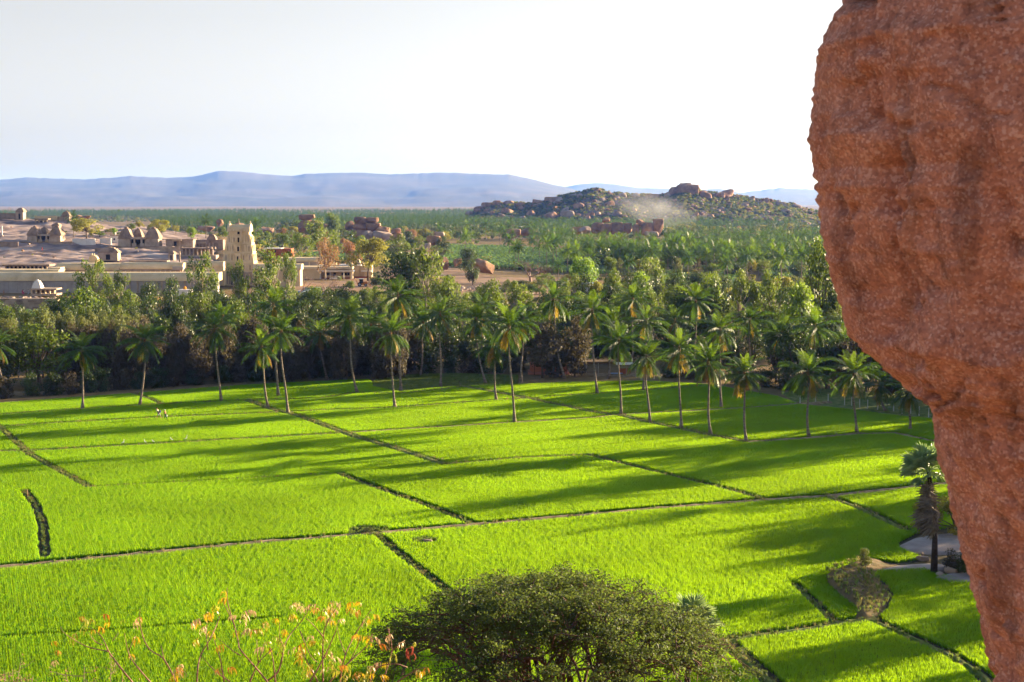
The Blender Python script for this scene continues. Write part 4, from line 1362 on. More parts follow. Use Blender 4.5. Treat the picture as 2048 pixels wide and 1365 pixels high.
# group before the hill, left to right
d3 = 1250
boulder(1005, 1042, 458, 478, 1180, 'grey boulder face among palms left of the squared rocks', None, BLOCK[0])
boulder(1030, 1076, 456, 476, 1190, 'domed brown boulder among the palms below the hill', None, BLD[6])
boulder(1140, 1170, 453, 470, 1280, 'brown boulder at the left end of the squared rock group', 'squared rocks below the hill', BLD[0])
boulder(1158, 1186, 452, 468, 1275, 'flat grey boulder left in the squared rock group', 'squared rocks below the hill', BLD_G[1])
boulder(1182, 1208, 445, 468, d3, 'brown block under the perched rock', 'squared rocks below the hill', BLOCK[1])
boulder(1204, 1220, 434, 446, d3, 'small rock perched on top of the squared rock group', 'squared rocks below the hill', BLD[5])
boulder(1202, 1224, 447, 470, d3 - 5, 'grey block below the perched rock', 'squared rocks below the hill', BLOCK[0])
boulder(1221, 1248, 445, 470, d3 - 3, 'square grey block right of the perched rock', 'squared rocks below the hill', BLOCK[2])
boulder(1245, 1264, 446, 468, d3 + 4, 'narrow grey block in the middle of the squared rocks', 'squared rocks below the hill', BLOCK[3])
boulder(1264, 1282, 446, 471, d3 - 4, 'tall orange-edged boulder in the squared rock group', 'squared rocks below the hill', BLD[1])
boulder(1272, 1291, 439, 456, d3 + 5, 'rounded boulder on top of the right squared rocks', 'squared rocks below the hill', BLD[2])
boulder(1281, 1306, 445, 472, d3 - 1, 'broad brown boulder right in the squared rock group', 'squared rocks below the hill', BLOCK[1])
boulder(1305, 1327, 437, 470, d3 + 2, 'tall square boulder at the right end of the group', 'squared rocks below the hill', BLOCK[0])
boulder(1288, 1318, 462, 478, d3 - 12, 'low grey boulder in front of the tall square one', 'squared rocks below the hill', BLD_G[0])
boulder(1386, 1416, 473, 482, 1100, 'flat brown rock on top of a pile among the palms', 'flat rock pile among palms', BLOCK[2])
boulder(1384, 1424, 480, 490, 1098, 'wide flat rock at the foot of the pile among the palms', 'flat rock pile among palms', BLOCK[3])
boulder(1484, 1498, 465, 480, 1120, 'left one of the pair of round boulders above the plantation', 'round boulders above the plantation', BLD[0])
boulder(1496, 1518, 465, 482, 1118, 'right one of the pair of round boulders above the plantation', 'round boulders above the plantation', BLD[7])
boulder(1470, 1522, 474, 488, 1122, 'low base rock under the pair of round boulders', 'round boulders above the plantation', BLD[4])
boulder(1562, 1602, 475, 492, 1100, 'domed brown rock right in the palms near the foreground boulder', None, BLD[6])
boulder(1608, 1650, 472, 486, 1180, 'low pale rock partly behind the foreground boulder', None, BLD_G[2])
# rocks on the hilltop by the ruined shrines
boulder(152, 168, 430, 442, 838, 'rounded rock right of the far hilltop shrine', None, BLD[2])
boulder(162, 184, 432, 440, 836, 'elongated rock jutting right at the end of the hilltop', None, BLD[4], .8, (0, -.12, 0))

# ---- boulder hill -------------------------------------------------------------
SKY = [(880, 452), (920, 445), (940, 430), (960, 417), (985, 408), (1020, 408), (1050, 412), (1090, 405), (1120, 396), (1150, 391), (1180, 384), (1195, 382), (1220, 390), (1260, 393),
       (1300, 395), (1335, 390), (1350, 382), (1375, 378), (1400, 384), (1440, 392), (1480, 397), (1530, 404), (1580, 411), (1630, 421), (1700, 430), (1800, 446)]
HD0, HD1 = 1800.0, 2120.0
sx = np.array([D(p[0], p[1], HD1).x for p in SKY]); sz = np.array([D(p[0], p[1] - 4 * (1000 < p[0] < 1600), HD1).z for p in SKY])
def bh_z(x, y):
    x = np.asarray(x, float); y = np.asarray(y, float)
    xr = x * HD1 / np.maximum(y, 1)
    top = np.interp(xr, sx, sz)
    t = np.clip((y - HD0) / (HD1 - HD0), 0, 1)
    back = np.clip((y - HD1) / 260.0, 0, 1)
    s = (t ** 0.85) * (1 - back ** 1.5)
    bump = 2.8 * fbm2(x, y, 42, 4, 2.2) * np.clip(t * 3, 0, 1) * (1 - .7 * t)
    return -3 + (top + 3) * s + bump
M_scrub = solid('hill_scrub', [lin(62, 62, 48), lin(88, 82, 64), lin(120, 106, 88)], 0.03, 0.95, 0.8, 0.3)
bx = np.linspace(sx[0] * .9, sx[-1] * 1.05, 220); by = np.linspace(HD0 - 10, HD1 + 250, 110)
structure(sheet('boulder_hill', bx, by, M_scrub, 0, True, bh_z), 'scrubby hill strewn with boulders on the right horizon')
# rocks named on the crest
def crest(px0, px1, top, bottom, label, mesh, dd=0, rot=(0, 0, 0)):
    return boulder(px0, px1, top, bottom, HD1 - 30 + dd, label, 'crest rocks of the boulder hill', mesh, 1.0, rot)
crest(1348, 1384, 364, 386, 'highest rock crowning the boulder hill', BLD[5], 0, (0, -.2, 0))
crest(1336, 1364, 374, 402, 'pale block left under the highest rock of the hill', BLOCK[1], -10)
crest(1366, 1388, 372, 396, 'sunlit block right under the highest rock of the hill', BLOCK[2], -6)
crest(1383, 1400, 378, 396, 'small rock right of the hill summit', BLD[1])
crest(1396, 1424, 384, 418, 'large bright egg-shaped boulder below the hill summit', BLD[7], -40)
crest(1182, 1201, 376, 394, 'pointed dark crag on the left crest of the hill', BLD[3], 0, (0, .2, 0))
crest(1166, 1188, 384, 398, 'low rock left of the pointed crag', BLD[6])
crest(1214, 1226, 384, 394, 'small knob rock right of the pointed crag', BLD[2])
crest(1496, 1510, 396, 409, 'bright square rock on the right crest of the hill', BLOCK[3])
crest(1464, 1478, 391, 402, 'small rock on the crest right of the egg-shaped boulder', BLOCK[0])
crest(1088, 1128, 394, 412, 'broad flat crag on the left crest of the hill', BLOCK[2])
crest(984, 1002, 401, 416, 'blocky rock at the left end of the hill crest', BLOCK[1])
crest(962, 984, 404, 420, 'stepped rock on the falling left end of the hill', BLD[0])
crest(1120, 1150, 420, 440, 'pale rounded boulder low on the left slope of the hill', BLD_G[0], -180)
crest(1352, 1398, 369, 404, 'broad craggy block forming the shoulder of the summit', BLOCK[0], -18)
crest(1328, 1350, 382, 404, 'rounded grey rock at the left foot of the summit', BLD_G[1], -14)
for k, (a_, b_, t_, u_) in enumerate([(946, 966, 413, 428), (1004, 1030, 402, 418), (1030, 1052, 405, 420), (1062, 1090, 400, 416), (1134, 1158, 388, 404), (1150, 1172, 386, 400), (1232, 1254, 386, 400), (1262, 1284, 387, 400),
                                     (1290, 1318, 388, 402), (1430, 1452, 386, 402), (1446, 1466, 390, 404), (1516, 1540, 398, 412), (1548, 1572, 403, 416), (1580, 1604, 408, 420)]):
    crest(a_, b_, t_, u_, 'grey-brown crag along the hill skyline, %s from the left' % ordinal(k + 1), (BLOCK + BLD_G)[k % 8], -rs6.uniform(0, 14), (0, rs6.uniform(-.2, .2), rs6.uniform(0, 3)))
# the many boulders of the slope
cand = np.column_stack([rs6.uniform(bx[0], bx[-1], 2600), HD0 + (HD1 - HD0) * rs6.random(2600) ** .9 * 1.06])
cand = thin(cand, 8.0)
size = np.exp(rs6.normal(.62, .5, len(cand)))
order = np.argsort(-size)
cand, size = cand[order][:520], size[order][:520]
for i, ((x_, y_), s) in enumerate(zip(cand[:286], size[:286])):
    z_ = float(bh_z(np.array([x_]), np.array([y_]))[0])
    o = obj('boulder', (BLD + BLD_G + BLD_G)[i % 16] if i % 5 else BLOCK[i % 4], None, (x_, y_, z_ + s * .12), rs6.uniform(0, 6.28))
    o.scale = (s * rs6.uniform(1, 1.5), s * rs6.uniform(.9, 1.3), s * rs6.uniform(.7, 1.0))
    o.rotation_euler = (rs6.uniform(-.3, .3), rs6.uniform(-.3, .3), rs6.uniform(0, 6.28))
    tag(o, 'one of the loose boulders strewn over the slope of the hill', 'boulder', 'loose boulders on the hill slope')
q = cand[286:]
q2 = np.column_stack([rs6.uniform(bx[0], bx[-1], 1500), HD0 + (HD1 - HD0) * rs6.random(1500) ** .9])
qq = np.concatenate([q, q2])
stuff(scatter('hill_rubble', np.column_stack([qq, bh_z(qq[:, 0], qq[:, 1])]), rs6.uniform(0, 6.28, len(qq)), rs6.uniform(.9, 2.1, len(qq)),
              [source('rubble', m) for m in BLD[:4]], rs6.integers(0, 4, len(qq))), 'small stones and rubble between the boulders of the hill')
# scrub on the hill and on the plain
def scrub_src(kind, k):
    return source('scrub_bush', KIND[kind][k][1])
def low_bush(seed, mat):
    bl = [(rs6.uniform(-.5, .5), rs6.uniform(-.5, .5), rs6.uniform(.2, .7), rs6.uniform(.3, .5)) for _ in range(5)]
    return source('low_bush', crown(seed, bl, 130, .34, .3, mat, .6))
SC = [low_bush(1, LEAFM['dark']), low_bush(2, LEAFM['acacia']), low_bush(3, LEAFM['olive']), low_bush(4, LEAFM['green'])]
q3 = np.column_stack([rs6.uniform(bx[0], bx[-1], 12000), HD0 - 5 + (HD1 - HD0) * rs6.random(12000) * 1.03])
SC_H = [low_bush(11, LEAFM['dark']), low_bush(12, LEAFM['green']), low_bush(13, LEAFM['olive']), low_bush(14, LEAFM['acacia'])]
q3 = q3[fbm2(q3[:, 0], q3[:, 1], 30, 3, 5.5) > -.15]
stuff(scatter('hill_bushes', np.column_stack([q3, bh_z(q3[:, 0], q3[:, 1]) - .3]), rs6.uniform(0, 6.28, len(q3)), rs6.uniform(1.5, 3.8, len(q3)), SC_H,
              rs6.choice(4, len(q3), p=[.3, .25, .25, .2])), 'dry scrub covering the boulder hill')
def region_pts(pp, z, n):
    qd = poly_at(pp, z)
    c = np.column_stack([rs6.uniform(qd[:, 0].min(), qd[:, 0].max(), n), rs6.uniform(qd[:, 1].min(), qd[:, 1].max(), n)])
    return c[inside(qd, c[:, 0], c[:, 1])]
q4 = np.concatenate([region_pts([(300, 480), (640, 520), (900, 520), (1000, 480), (1700, 474), (1700, 450), (300, 456)], 0, 5200),
                     region_pts([(-100, 447), (1000, 447), (1000, 431), (-100, 431)], 0, 9000),
                     region_pts([(450, 540), (900, 560), (1200, 600), (1700, 600), (1700, 545), (1200, 560), (900, 515), (640, 505), (450, 505)], 2, 1600),
                     region_pts([(-80, 655), (1800, 655), (1800, 605), (-80, 628)], 0, 2600)])
q4 = q4[tz(q4[:, 0], q4[:, 1]) < 12]
# keep the dirt clearing and temple ground open
pxq = 1024 + q4[:, 0] / q4[:, 1] * FPX
clear = ((pxq > 560) & (pxq < 1160) & (q4[:, 1] > 440) & (q4[:, 1] < 660)) | ((pxq < 600) & (q4[:, 1] > 425) & (q4[:, 1] < 690))
q4 = q4[~clear]
stuff(scatter('plain_scrub', np.column_stack([q4, tz(q4[:, 0], q4[:, 1]) - .2]), rs6.uniform(0, 6.28, len(q4)), rs6.uniform(1.3, 3.6, len(q4)), SC,
              rs6.choice(4, len(q4), p=[.25, .25, .2, .3])), 'low scrub over the plain between groves and rocks')
# broadleaf woods mixed into the far groves
def wood_src(seed, mat, sc):
    bl = blob_set(seed, 9, .36, .3, .95, .14, .24)
    me = crown(seed, bl, 420, .12, .3, mat, .5)
    v = np.empty(len(me.vertices) * 3, np.float32); me.vertices.foreach_get('co', v); v = v.reshape(-1, 3) * np.array(sc, np.float32); me.vertices.foreach_set('co', v.ravel()); me.update()
    return source('far_tree', me)
WS = [wood_src(301, LEAFM['green'], (9, 9, 8)), wood_src(302, LEAFM['olive'], (8, 8, 7)), wood_src(303, LEAFM['dark'], (10, 10, 9)), wood_src(304, LEAFM['acacia'], (9, 9, 6)), wood_src(305, LEAFM['rust'], (8, 8, 7))]
wq = np.concatenate([region_pts([(560, 482), (700, 480), (900, 492), (1130, 484), (1640, 492), (1640, 450), (560, 452)], 1, 2200),
                     region_pts([(1130, 545), (1640, 548), (1640, 490), (1130, 500)], 2, 420),
                     region_pts([(-100, 446), (1000, 447), (1000, 430), (-100, 430)], 0, 1500),
                     region_pts([(440, 500), (560, 505), (720, 520), (720, 480), (440, 470)], 3, 260)])
wq = thin(wq, 7.0)
wpx = 1024 + wq[:, 0] / wq[:, 1] * FPX
wq = wq[~((wpx > 1125) & (wpx < 1345) & (wq[:, 1] > 880) & (wq[:, 1] < 1290))]
wpx = 1024 + wq[:, 0] / wq[:, 1] * FPX
wq = wq[~((wpx > 1370) & (wpx < 1540) & (wq[:, 1] > 1000) & (wq[:, 1] < 1130))]
stuff(scatter('far_woodland', np.column_stack([wq, tz(wq[:, 0], wq[:, 1]) - .8]), rs6.uniform(0, 6.28, len(wq)), rs6.uniform(.7, 1.35, len(wq)), WS, rs6.choice(5, len(wq), p=[.28, .24, .22, .18, .08])),
      'mixed broadleaf trees among the distant groves')
# stones and scrub on the granite hill
hq = region_pts([(-40, 525), (330, 522), (440, 500), (440, 470), (-40, 445)], 10, 900)
hq = hq[(hq[:, 1] > 600) & (hq[:, 1] < 880)]
hz_ = hill_z(hq[:, 0], hq[:, 1])
stuff(scatter('hill_scrub', np.column_stack([hq, hz_ - .15]), rs6.uniform(0, 6.28, len(hq)), rs6.uniform(.25, .95, len(hq)), SC[:3] + [source('hill_stone', BLD_G[0]), source('hill_stone', BLD[1])],
              rs6.choice(5, len(hq), p=[.15, .25, .2, .22, .18])), 'small bushes and loose stones over the granite hillside')
# banana plants
M_banana = leaf('banana_leaf', lin(74, 116, 46), lin(112, 144, 70), (0.26, 0.40, 0.08, 1), 0.36, 0.4, 0.45, 0.6)
def banana_src(seed):
    rs = np.random.default_rng(seed); mb = MB()
    mb.tube([(0, 0, 0), (0, 0, 1.3)], [.12, .08], 5)
    for k in range(8):
        a = k * 2.4 + rs.uniform(-.3, .3); el = rs.uniform(.5, 1.25)
        P = [Vector((0, 0, 1.2))]; e = el
        for j in range(4):
            P.append(P[-1] + Vector((math.cos(a) * math.cos(e), math.sin(a) * math.cos(e), math.sin(e))) * .5); e -= .38
        sd = Vector((-math.sin(a), math.cos(a), 0))
        W = [.05, .26, .3, .24, .03]
        vs = []
        for p, w in zip(P, W): vs += [p + sd * w + Vector((0, 0, -w * .15)), p - sd * w + Vector((0, 0, -w * .15))]
        mb.add(vs, [(2 * j, 2 * j + 1, 2 * j + 3, 2 * j + 2) for j in range(4)])
    m = bpy.data.meshes.new('banana_plant'); m.from_pydata(mb.v, [], mb.f); m.materials.append(M_banana); m.update()
    return source('banana_plant', m)
BAN = [banana_src(s) for s in (1, 2, 3)]
ban = np.concatenate([thin(region_pts([(885, 540), (1080, 548), (1230, 556), (1230, 520), (1120, 505), (1000, 500), (900, 500)], 2.5, 12000), 1.9),
                      thin(region_pts([(1320, 586), (1480, 586), (1480, 555), (1320, 555)], 1.5, 2500), 1.9),
                      thin(region_pts([(1540, 562), (1650, 560), (1650, 536), (1540, 536)], 1.5, 3000), 1.9),
                      thin(region_pts([(40, 665), (130, 665), (130, 634), (40, 634)], 0, 1500), 1.9),
                      thin(region_pts([(600, 522), (760, 524), (760, 508), (600, 508)], 4.5, 900), 2.2),
                      thin(region_pts([(860, 482), (900, 484), (900, 474), (860, 474)], 2, 900), 2.2)])
ban = ban[(np.abs(1024 + ban[:, 0] / ban[:, 1] * FPX - 965) > 30) | (ban[:, 1] > 640)]
stuff(scatter('banana_plants', np.column_stack([ban, tz(ban[:, 0], ban[:, 1])]), rs6.uniform(0, 6.28, len(ban)), rs6.uniform(.9, 1.35, len(ban)), BAN, rs6.integers(0, 3, len(ban))),
      'fresh green banana plantation in the middle distance')
# bare dirt clearing
M_dirt = solid('bare_dirt', [lin(104, 84, 68), lin(146, 116, 94), lin(118, 102, 78)], 0.06, 0.95, 0.6, 0.8)
def patch(name, pp, z, mat, label, dz=.05, step=2.0):
    qd = poly_at(pp, z)
    xs_ = np.arange(qd[:, 0].min() - 2, qd[:, 0].max() + 2, step); ys_ = np.arange(qd[:, 1].min() - 2, qd[:, 1].max() + 2, step)
    def zf(X, Y):
        m = inside(qd, X.ravel(), Y.ravel()).reshape(X.shape)
        return tz(X, Y) + np.where(m, dz, -.6)
    return structure(sheet(name, xs_, ys_, mat, 0, True, zf), label)
patch('dirt_clearing', [(600, 640), (1180, 640), (1160, 560), (990, 556), (900, 538), (770, 548), (680, 570), (560, 575), (420, 600), (420, 640)], 3.0, M_dirt,
      'bare reddish dirt clearing on the far riverbank')
# ------------------------------------------------------------------ temple and buildings on the far bank
M_cream = solid('cream_plaster', [lin(190, 166, 130), lin(212, 188, 150), lin(222, 200, 164)], 0.25, 0.85, 0.25, 2.0)
M_cream_edge = solid('cream_moulding', [lin(206, 184, 148), lin(226, 206, 172)], 0.4, 0.85)
M_stone = solid('temple_stone', [lin(140, 122, 108), lin(172, 152, 134), lin(190, 170, 150)], 0.35, 0.95, 0.5, 2.0)
M_stone_dark = solid('weathered_stone', [lin(108, 92, 84), lin(146, 126, 112), lin(168, 146, 128)], 0.4, 0.95, 0.5, 2.0)
M_wallgrey = solid('grey_wall', [lin(150, 142, 140), lin(178, 170, 166)], 0.3, 0.95, 0.3, 2.0)
M_whitewash = solid('whitewash', [lin(206, 200, 196), lin(230, 224, 218)], 0.4, 0.9)
M_dark = solid('dark_opening', [lin(26, 22, 22), lin(36, 30, 28)], 1.0, 0.9)
M_brick = solid('orange_brick', [lin(150, 84, 56), lin(176, 104, 70)], 0.8, 0.9)
M_red = solid('red_paint', [lin(140, 56, 44), lin(156, 66, 50)], 0.8, 0.8)
M_bluesheet = solid('blue_sheet', [lin(120, 146, 190), lin(150, 172, 206)], 0.6, 0.5)
M_pinkwall = solid('pink_wall', [lin(172, 112, 92), lin(190, 128, 104)], 0.5, 0.9)
M_thatch = solid('thatch', [lin(86, 70, 54), lin(116, 96, 72)], 1.5, 0.95, 0.6, 4.0)

class Site:
    "builds one thing out of boxes given in view lines at a distance; parts are children"
    def __init__(self, name, label, cat, px, py, d, group=None):
        p = D(px, py, d)
        self.o = thing(name, label, cat, p, 0, group); self.p = p; self.d = d
    def span(self, px0, px1, top, bot, d):
        a, b = D(px0, bot, d), D(px1, top, d)
        return a.x - self.p.x, b.x - self.p.x, a.z - self.p.z, b.z - self.p.z
    def box(self, name, mat, px0, px1, top, bot, depth, dd=0.0, taper=0.0, tapery=None, parent=None):
        d = self.d + dd
        x0, x1, z0, z1 = self.span(px0, px1, top, bot, d)
        mb = MB().box(x0, x1, dd, dd + depth, z0, z1, taper, tapery)
        return mb.build(name, mat, parent or self.o)
    def pyramid(self, name, mat, px0, px1, top, bot, depth, steps=5, dd=0.0, cap=True):
        "stepped stone roof with a rounded cap"
        x0, x1, z0, z1 = self.span(px0, px1, top, bot, self.d + dd)
        mb = MB()
        cx = (x0 + x1) / 2; w = (x1 - x0) / 2; cyy = dd + depth / 2
        h = (z1 - z0) * (.82 if cap else 1.0)
        for i in range(steps):
            t0, t1 = i / steps, (i + 1) / steps
            f = 1 - .66 * t0 ** 1.45
            zz0, zz1 = z0 + h * t0, z0 + h * t1
            mb.box(cx - w * f, cx + w * f, cyy - depth / 2 * f, cyy + depth / 2 * f, zz0, zz0 + (zz1 - zz0) * .55, .0)
            mb.box(cx - w * f * .93, cx + w * f * .93, cyy - depth / 2 * f * .93, cyy + depth / 2 * f * .93, zz0 + (zz1 - zz0) * .5, zz1 + .02, w * .04)
        if cap:
            r = w * .33
            mb.lathe([(r * .8, z0 + h), (r, z0 + h + (z1 - z0 - h) * .35), (r * .7, z0 + h + (z1 - z0 - h) * .75), (r * .12, z1)], cx, cyy, 8)
        return mb.build(name, mat, self.o)

# ---- the tower
def tower():
    d = 520.0
    s = Site('temple_tower', 'tall cream tiered temple gate tower with dark window slits', 'temple tower', 473.5, 571, d)
    # (bottom py, top py, left px, right px)
    tiers = [(571, 545, 436, 510), (545, 525, 439.5, 507), (525, 506, 442, 504.5), (506, 488, 445, 502), (488, 471, 448, 499)]
    for i, (b, t, l, r) in enumerate(tiers):
        x0, x1, z0, z1 = s.span(l, r, t, b, d)
        dep = (x1 - x0) * .62
        yo = (14.0 - dep) / 2 * .5 + i * .42
        nx_ = s.span(*((tiers + [(0, 0, 451.5, 496)])[i + 1][2:]), t, b, d)
        tp = max(.1, ((x1 - x0) - (nx_[1] - nx_[0])) / 2 - .05)
        body = MB().box(x0, x1, yo, yo + dep, z0, z1, tp, .3).build('storey', M_cream if i else M_stone, s.o)
        # cornices: two bands proud of the wall
        for (za, zb, e) in ((z0 - .18, z0 + .22, .16), (z1 - .55, z1 - .3, .14 - tp)):
            MB().box(x0 - e, x1 + e, yo - e, yo + dep + e, za, zb, .08).build('cornice', M_cream_edge, body)
        h = z1 - z0
        n = 10
        cx = (x0 + x1) / 2
        for k in range(n):
            u = (k + .5) / n
            x = x0 + .35 + (x1 - x0 - .7) * u
            if abs(x - cx) < 1.5: continue
            MB().box(x - .16, x + .16, yo - .16 + .1, yo + .3, z0 + h * .1, z1 - h * .16).build('pilaster', M_cream_edge, body)
            if k % 2 == 0:
                MB().box(x + .3, x + .62, yo - .02 + .06, yo + .3, z0 + h * .2, z1 - h * .32).build('niche', M_stone, body)
        for k in range(5):
            y = yo + .5 + (dep - 1.0) * (k + .5) / 5
            MB().box(x1 - .25, x1 + .06, y - .2, y + .2, z0 + h * .1, z1 - h * .16).build('pilaster', M_cream_edge, body)
        if i:
            pr = MB().box(cx - 1.25, cx + 1.25, yo - .45, yo + .2, z0 + h * .04, z1 - h * .08, .1, 0).build('window_bay', M_cream, body)
            wh = 1.25 + .06 * i
            MB().box(cx - .62, cx - .4, yo - .6, yo - .3, z0 + h * .14, z0 + h * .14 + wh * 1.2).build('window_jamb', M_cream_edge, body)
            MB().box(cx + .4, cx + .62, yo - .6, yo - .3, z0 + h * .14, z0 + h * .14 + wh * 1.2).build('window_jamb', M_cream_edge, body)
            MB().box(cx - .75, cx + .75, yo - .66, yo - .3, z0 + h * .14 + wh * 1.2, z0 + h * .14 + wh * 1.35).build('window_lintel', M_cream_edge, body)
            MB().box(cx - .3, cx + .3, yo - .5, yo - .3, z0 + h * .14, z0 + h * .14 + wh * 1.18).build('window', M_dark, body)
        else:
            MB().box(cx - 2.2, cx + 2.2, yo - .12, yo + .4, z0, z0 + h * .85).build('gateway', M_dark, body)
    # barrel roof
    x0, x1, z0, z1 = s.span(452.5, 494, 449.5, 470.5, d)
    yo = (14 - 6.5) / 2 * .5 + 2.0; dep = 5.6
    h = z1 - z0
    MB().box(x0 + .1, x1 - .1, yo + .3, yo + dep - .3, z0 - .1, z0 + h * .32).build('roof_neck', M_cream, s.o)
    n = 10
    poly = []
    for k in range(n + 1):
        a = math.pi * k / n
        poly.append((yo + dep / 2 - math.cos(a) * dep * .5 * (1.08 if 1 < k < n - 1 else 1.0), z0 + h * .3 + math.sin(a) * h * .68))
    roof = MB().prism(poly, 'x', x0, x1).build('barrel_roof', M_cream, s.o)
    for xa in (x0 - .35, x1 - .35):      # raised end gables like horns
        pp = [(yo + dep / 2 + (y - yo - dep / 2) * 1.12, z0 + h * .3 + (z - z0 - h * .3) * 1.13) for y, z in poly]
        MB().prism(pp, 'x', xa, xa + .7).build('end_gable', M_cream_edge, roof)
        MB().lathe([(.3, z1 - .1), (.42, z1 + .3), (.2, z1 + .55), (.26, z1 + .8), (.05, z1 + 1.25)], xa + .35, yo + dep / 2, 8).build('horn_finial', M_cream_edge, roof)
    MB().box((x0 + x1) / 2 - 1.2, (x0 + x1) / 2 + 1.2, yo - .35, yo + 1.0, z0 + h * .02, z0 + h * .5, .1).build('window_bay', M_cream, roof)
    cx = (x0 + x1) / 2
    MB().box(cx - .4, cx + .4, yo - .42, yo, z0 + h * .05, z0 + h * .3).build('window', M_dark, roof)
    MB().box(cx - .9, cx + .9, yo - .5, yo, z0 + h * .31, z0 + h * .37).build('window_lintel', M_cream_edge, roof)
    MB().lathe([(.12, z1 - .4), (.3, z1 + .2), (.14, z1 + .5), (.22, z1 + .9), (.1, z1 + 1.3), (.16, z1 + 1.6), (.03, z1 + 2.2)], cx - .4, yo + dep / 2, 8).build('finial', M_stone_dark, roof)
    for k in range(5):
        MB().box(x0 + .5 + k * (x1 - x0 - 1.2) / 5, x0 + .9 + k * (x1 - x0 - 1.2) / 5, yo - .12, yo + .3, z0 + h * .36, z0 + h * .5).build('roof_boss', M_cream_edge, roof)
tower()

# ---- the long outer wall of the temple and the roofs behind it
def rolled_roof(s, name, px0, px1, top, bot, depth, dd, mat=None, r=.35):
    "parapet roof with a rounded front edge"
    x0, x1, z0, z1 = s.span(px0, px1, top, bot, s.d + dd)
    h = z1 - z0
    poly = [(dd, z0), (dd + depth, z0), (dd + depth, z1)]
    for k in range(7):
        a = math.pi / 2 + math.pi / 2 * k / 6
        poly.append((dd + h * .95 + math.cos(a) * h * .95, z0 + math.sin(a) * h))
    return MB().prism(poly, 'x', x0, x1).build(name, mat or M_cream, s.o)
w = Site('temple_wall', 'long grey outer temple wall with a cream rounded coping', 'wall', 180, 588, 480)
w.box('wall_face', M_wallgrey, -140, 435, 563, 592, 3.0)
rolled_roof(w, 'coping', -140, 436, 546, 562.5, 7.0, -.5)
for px in [245, 258, 274, 286, 299, 313, 322, 332, 345, 356, 368, 380, 392]:
    w.box('pillar', M_stone, px, px + 2.6, 562.8, 586, .6, -.42)
for px in range(-30, 232, 9):
    w.box('pilaster', M_wallgrey, px, px + 1.4, 563.5, 590, .3, -.22)
w.box('plinth', M_stone, -140, 435, 586, 594, .6, -.45)
r1 = Site('temple_hall', 'low temple roofs with cream rounded copings behind the long wall, left', 'temple building', 55, 552, 500)
r1.box('wall_face', M_stone, -60, 116, 551, 566, 8.0); rolled_roof(r1, 'coping', -60, 116, 540, 551.5, 8, -.4)
r1.box('terrace_slab', M_whitewash, 42, 190, 551.5, 553.5, 5, -6)
r1.box('rubble_heap', M_whitewash, 86, 124, 546.5, 551.3, 2.5, -4.5, 1.6, .4)
r2 = Site('temple_hall', 'pale square pavilion roof standing on the temple halls', 'temple building', 110, 548, 505)
r2.box('roof_slab', M_cream_edge, 97, 121, 535.5, 539, 5, 0); r2.box('wall_face', M_cream, 99, 119, 539, 546, 4.4, .3)
r3 = Site('temple_hall', 'cream hall roof behind the feathery tree, left of the pillared wall', 'temple building', 185, 548, 512)
r3.box('wall_face', M_stone, 112, 266, 540, 556, 8); rolled_roof(r3, 'coping', 112, 266, 527.5, 540.5, 8, -.4)
r4 = Site('temple_hall', 'long cream rounded roof over the pillared wall, left of the tower', 'temple building', 300, 548, 506)
r4.box('wall_face', M_stone, 238, 365, 536, 553, 8); rolled_roof(r4, 'coping', 240, 365, 526.5, 538.5, 8, -.4)
r4.box('coping_step', M_wallgrey, 345, 366, 533.5, 540, 1.2, -.8)
r4.box('red_railing', M_red, 226, 362, 543.5, 548, .3, -1.2)
for k in range(14): r4.box('railing_post', M_stone, 230 + k * 10, 231.2 + k * 10, 541.5, 548.3, .35, -1.6)
r5 = Site('temple_hall', 'cream hall wall joining the left side of the tower', 'temple building', 420, 560, 514)
r5.box('wall_face', M_cream, 366, 447, 533, 572, 5); rolled_roof(r5, 'coping', 364, 446, 524, 533.5, 6, -.4)
r5.box('lower_wing', M_wallgrey, 364, 436, 546, 574, 4, -5)
r6 = Site('temple_hall', 'cream hall wall joining the right side of the tower', 'temple building', 530, 560, 518)
r6.box('wall_face', M_cream, 505, 600, 540, 574, 6); rolled_roof(r6, 'coping', 505, 602, 529, 540.5, 6, -.4)
nz = Site('roof_niche', 'small cream arched niche with twin finials above the temple roofs', 'shrine', 186, 530, 520)
x0, x1, z0, z1 = nz.span(177.5, 195, 511, 533, 520)
pl = [(x0, z0), (x1, z0), (x1, z0 + (z1 - z0) * .6)] + [((x0 + x1) / 2 + math.cos(a) * (x1 - x0) / 2, z0 + (z1 - z0) * .6 + math.sin(a) * (z1 - z0) * .4) for a in [math.pi * k / 8 for k in range(1, 8)]] + [(x0, z0 + (z1 - z0) * .6)]
MB().prism(pl, 'y', 0, 2.2).build('arch', M_cream, nz.o)
for px in (184, 188.5): nz.box('finial', M_cream_edge, px - .7, px + .7, 507, 512, .3, .8)
# hypostyle hall at far left behind
hy = Site('pillared_hall', 'long low stone hall with a row of square pillars at the hill foot', 'temple building', 50, 542, 545)
hy.box('back_wall', M_dark, 10, 95, 533, 543, 1.0, 5); hy.box('roof_slab', M_stone_dark, 4, 99, 529.5, 533, 7, -.4)
for k in range(11): hy.box('pillar', M_stone, 10 + k * 8.2, 12 + k * 8.2, 533, 543, .5, .2)
hy2 = Site('pillared_hall', 'dark open stone hall just above the cream roof left of the tower', 'temple building', 305, 530, 540)
hy2.box('back_wall', M_dark, 262, 330, 524.5, 530, .8, 3); hy2.box('roof_slab', M_stone_dark, 258, 334, 521.5, 524.5, 5, -.3)
for k in range(8): hy2.box('pillar', M_stone, 262 + k * 9, 263.6 + k * 9, 524.5, 530, .4, .1)
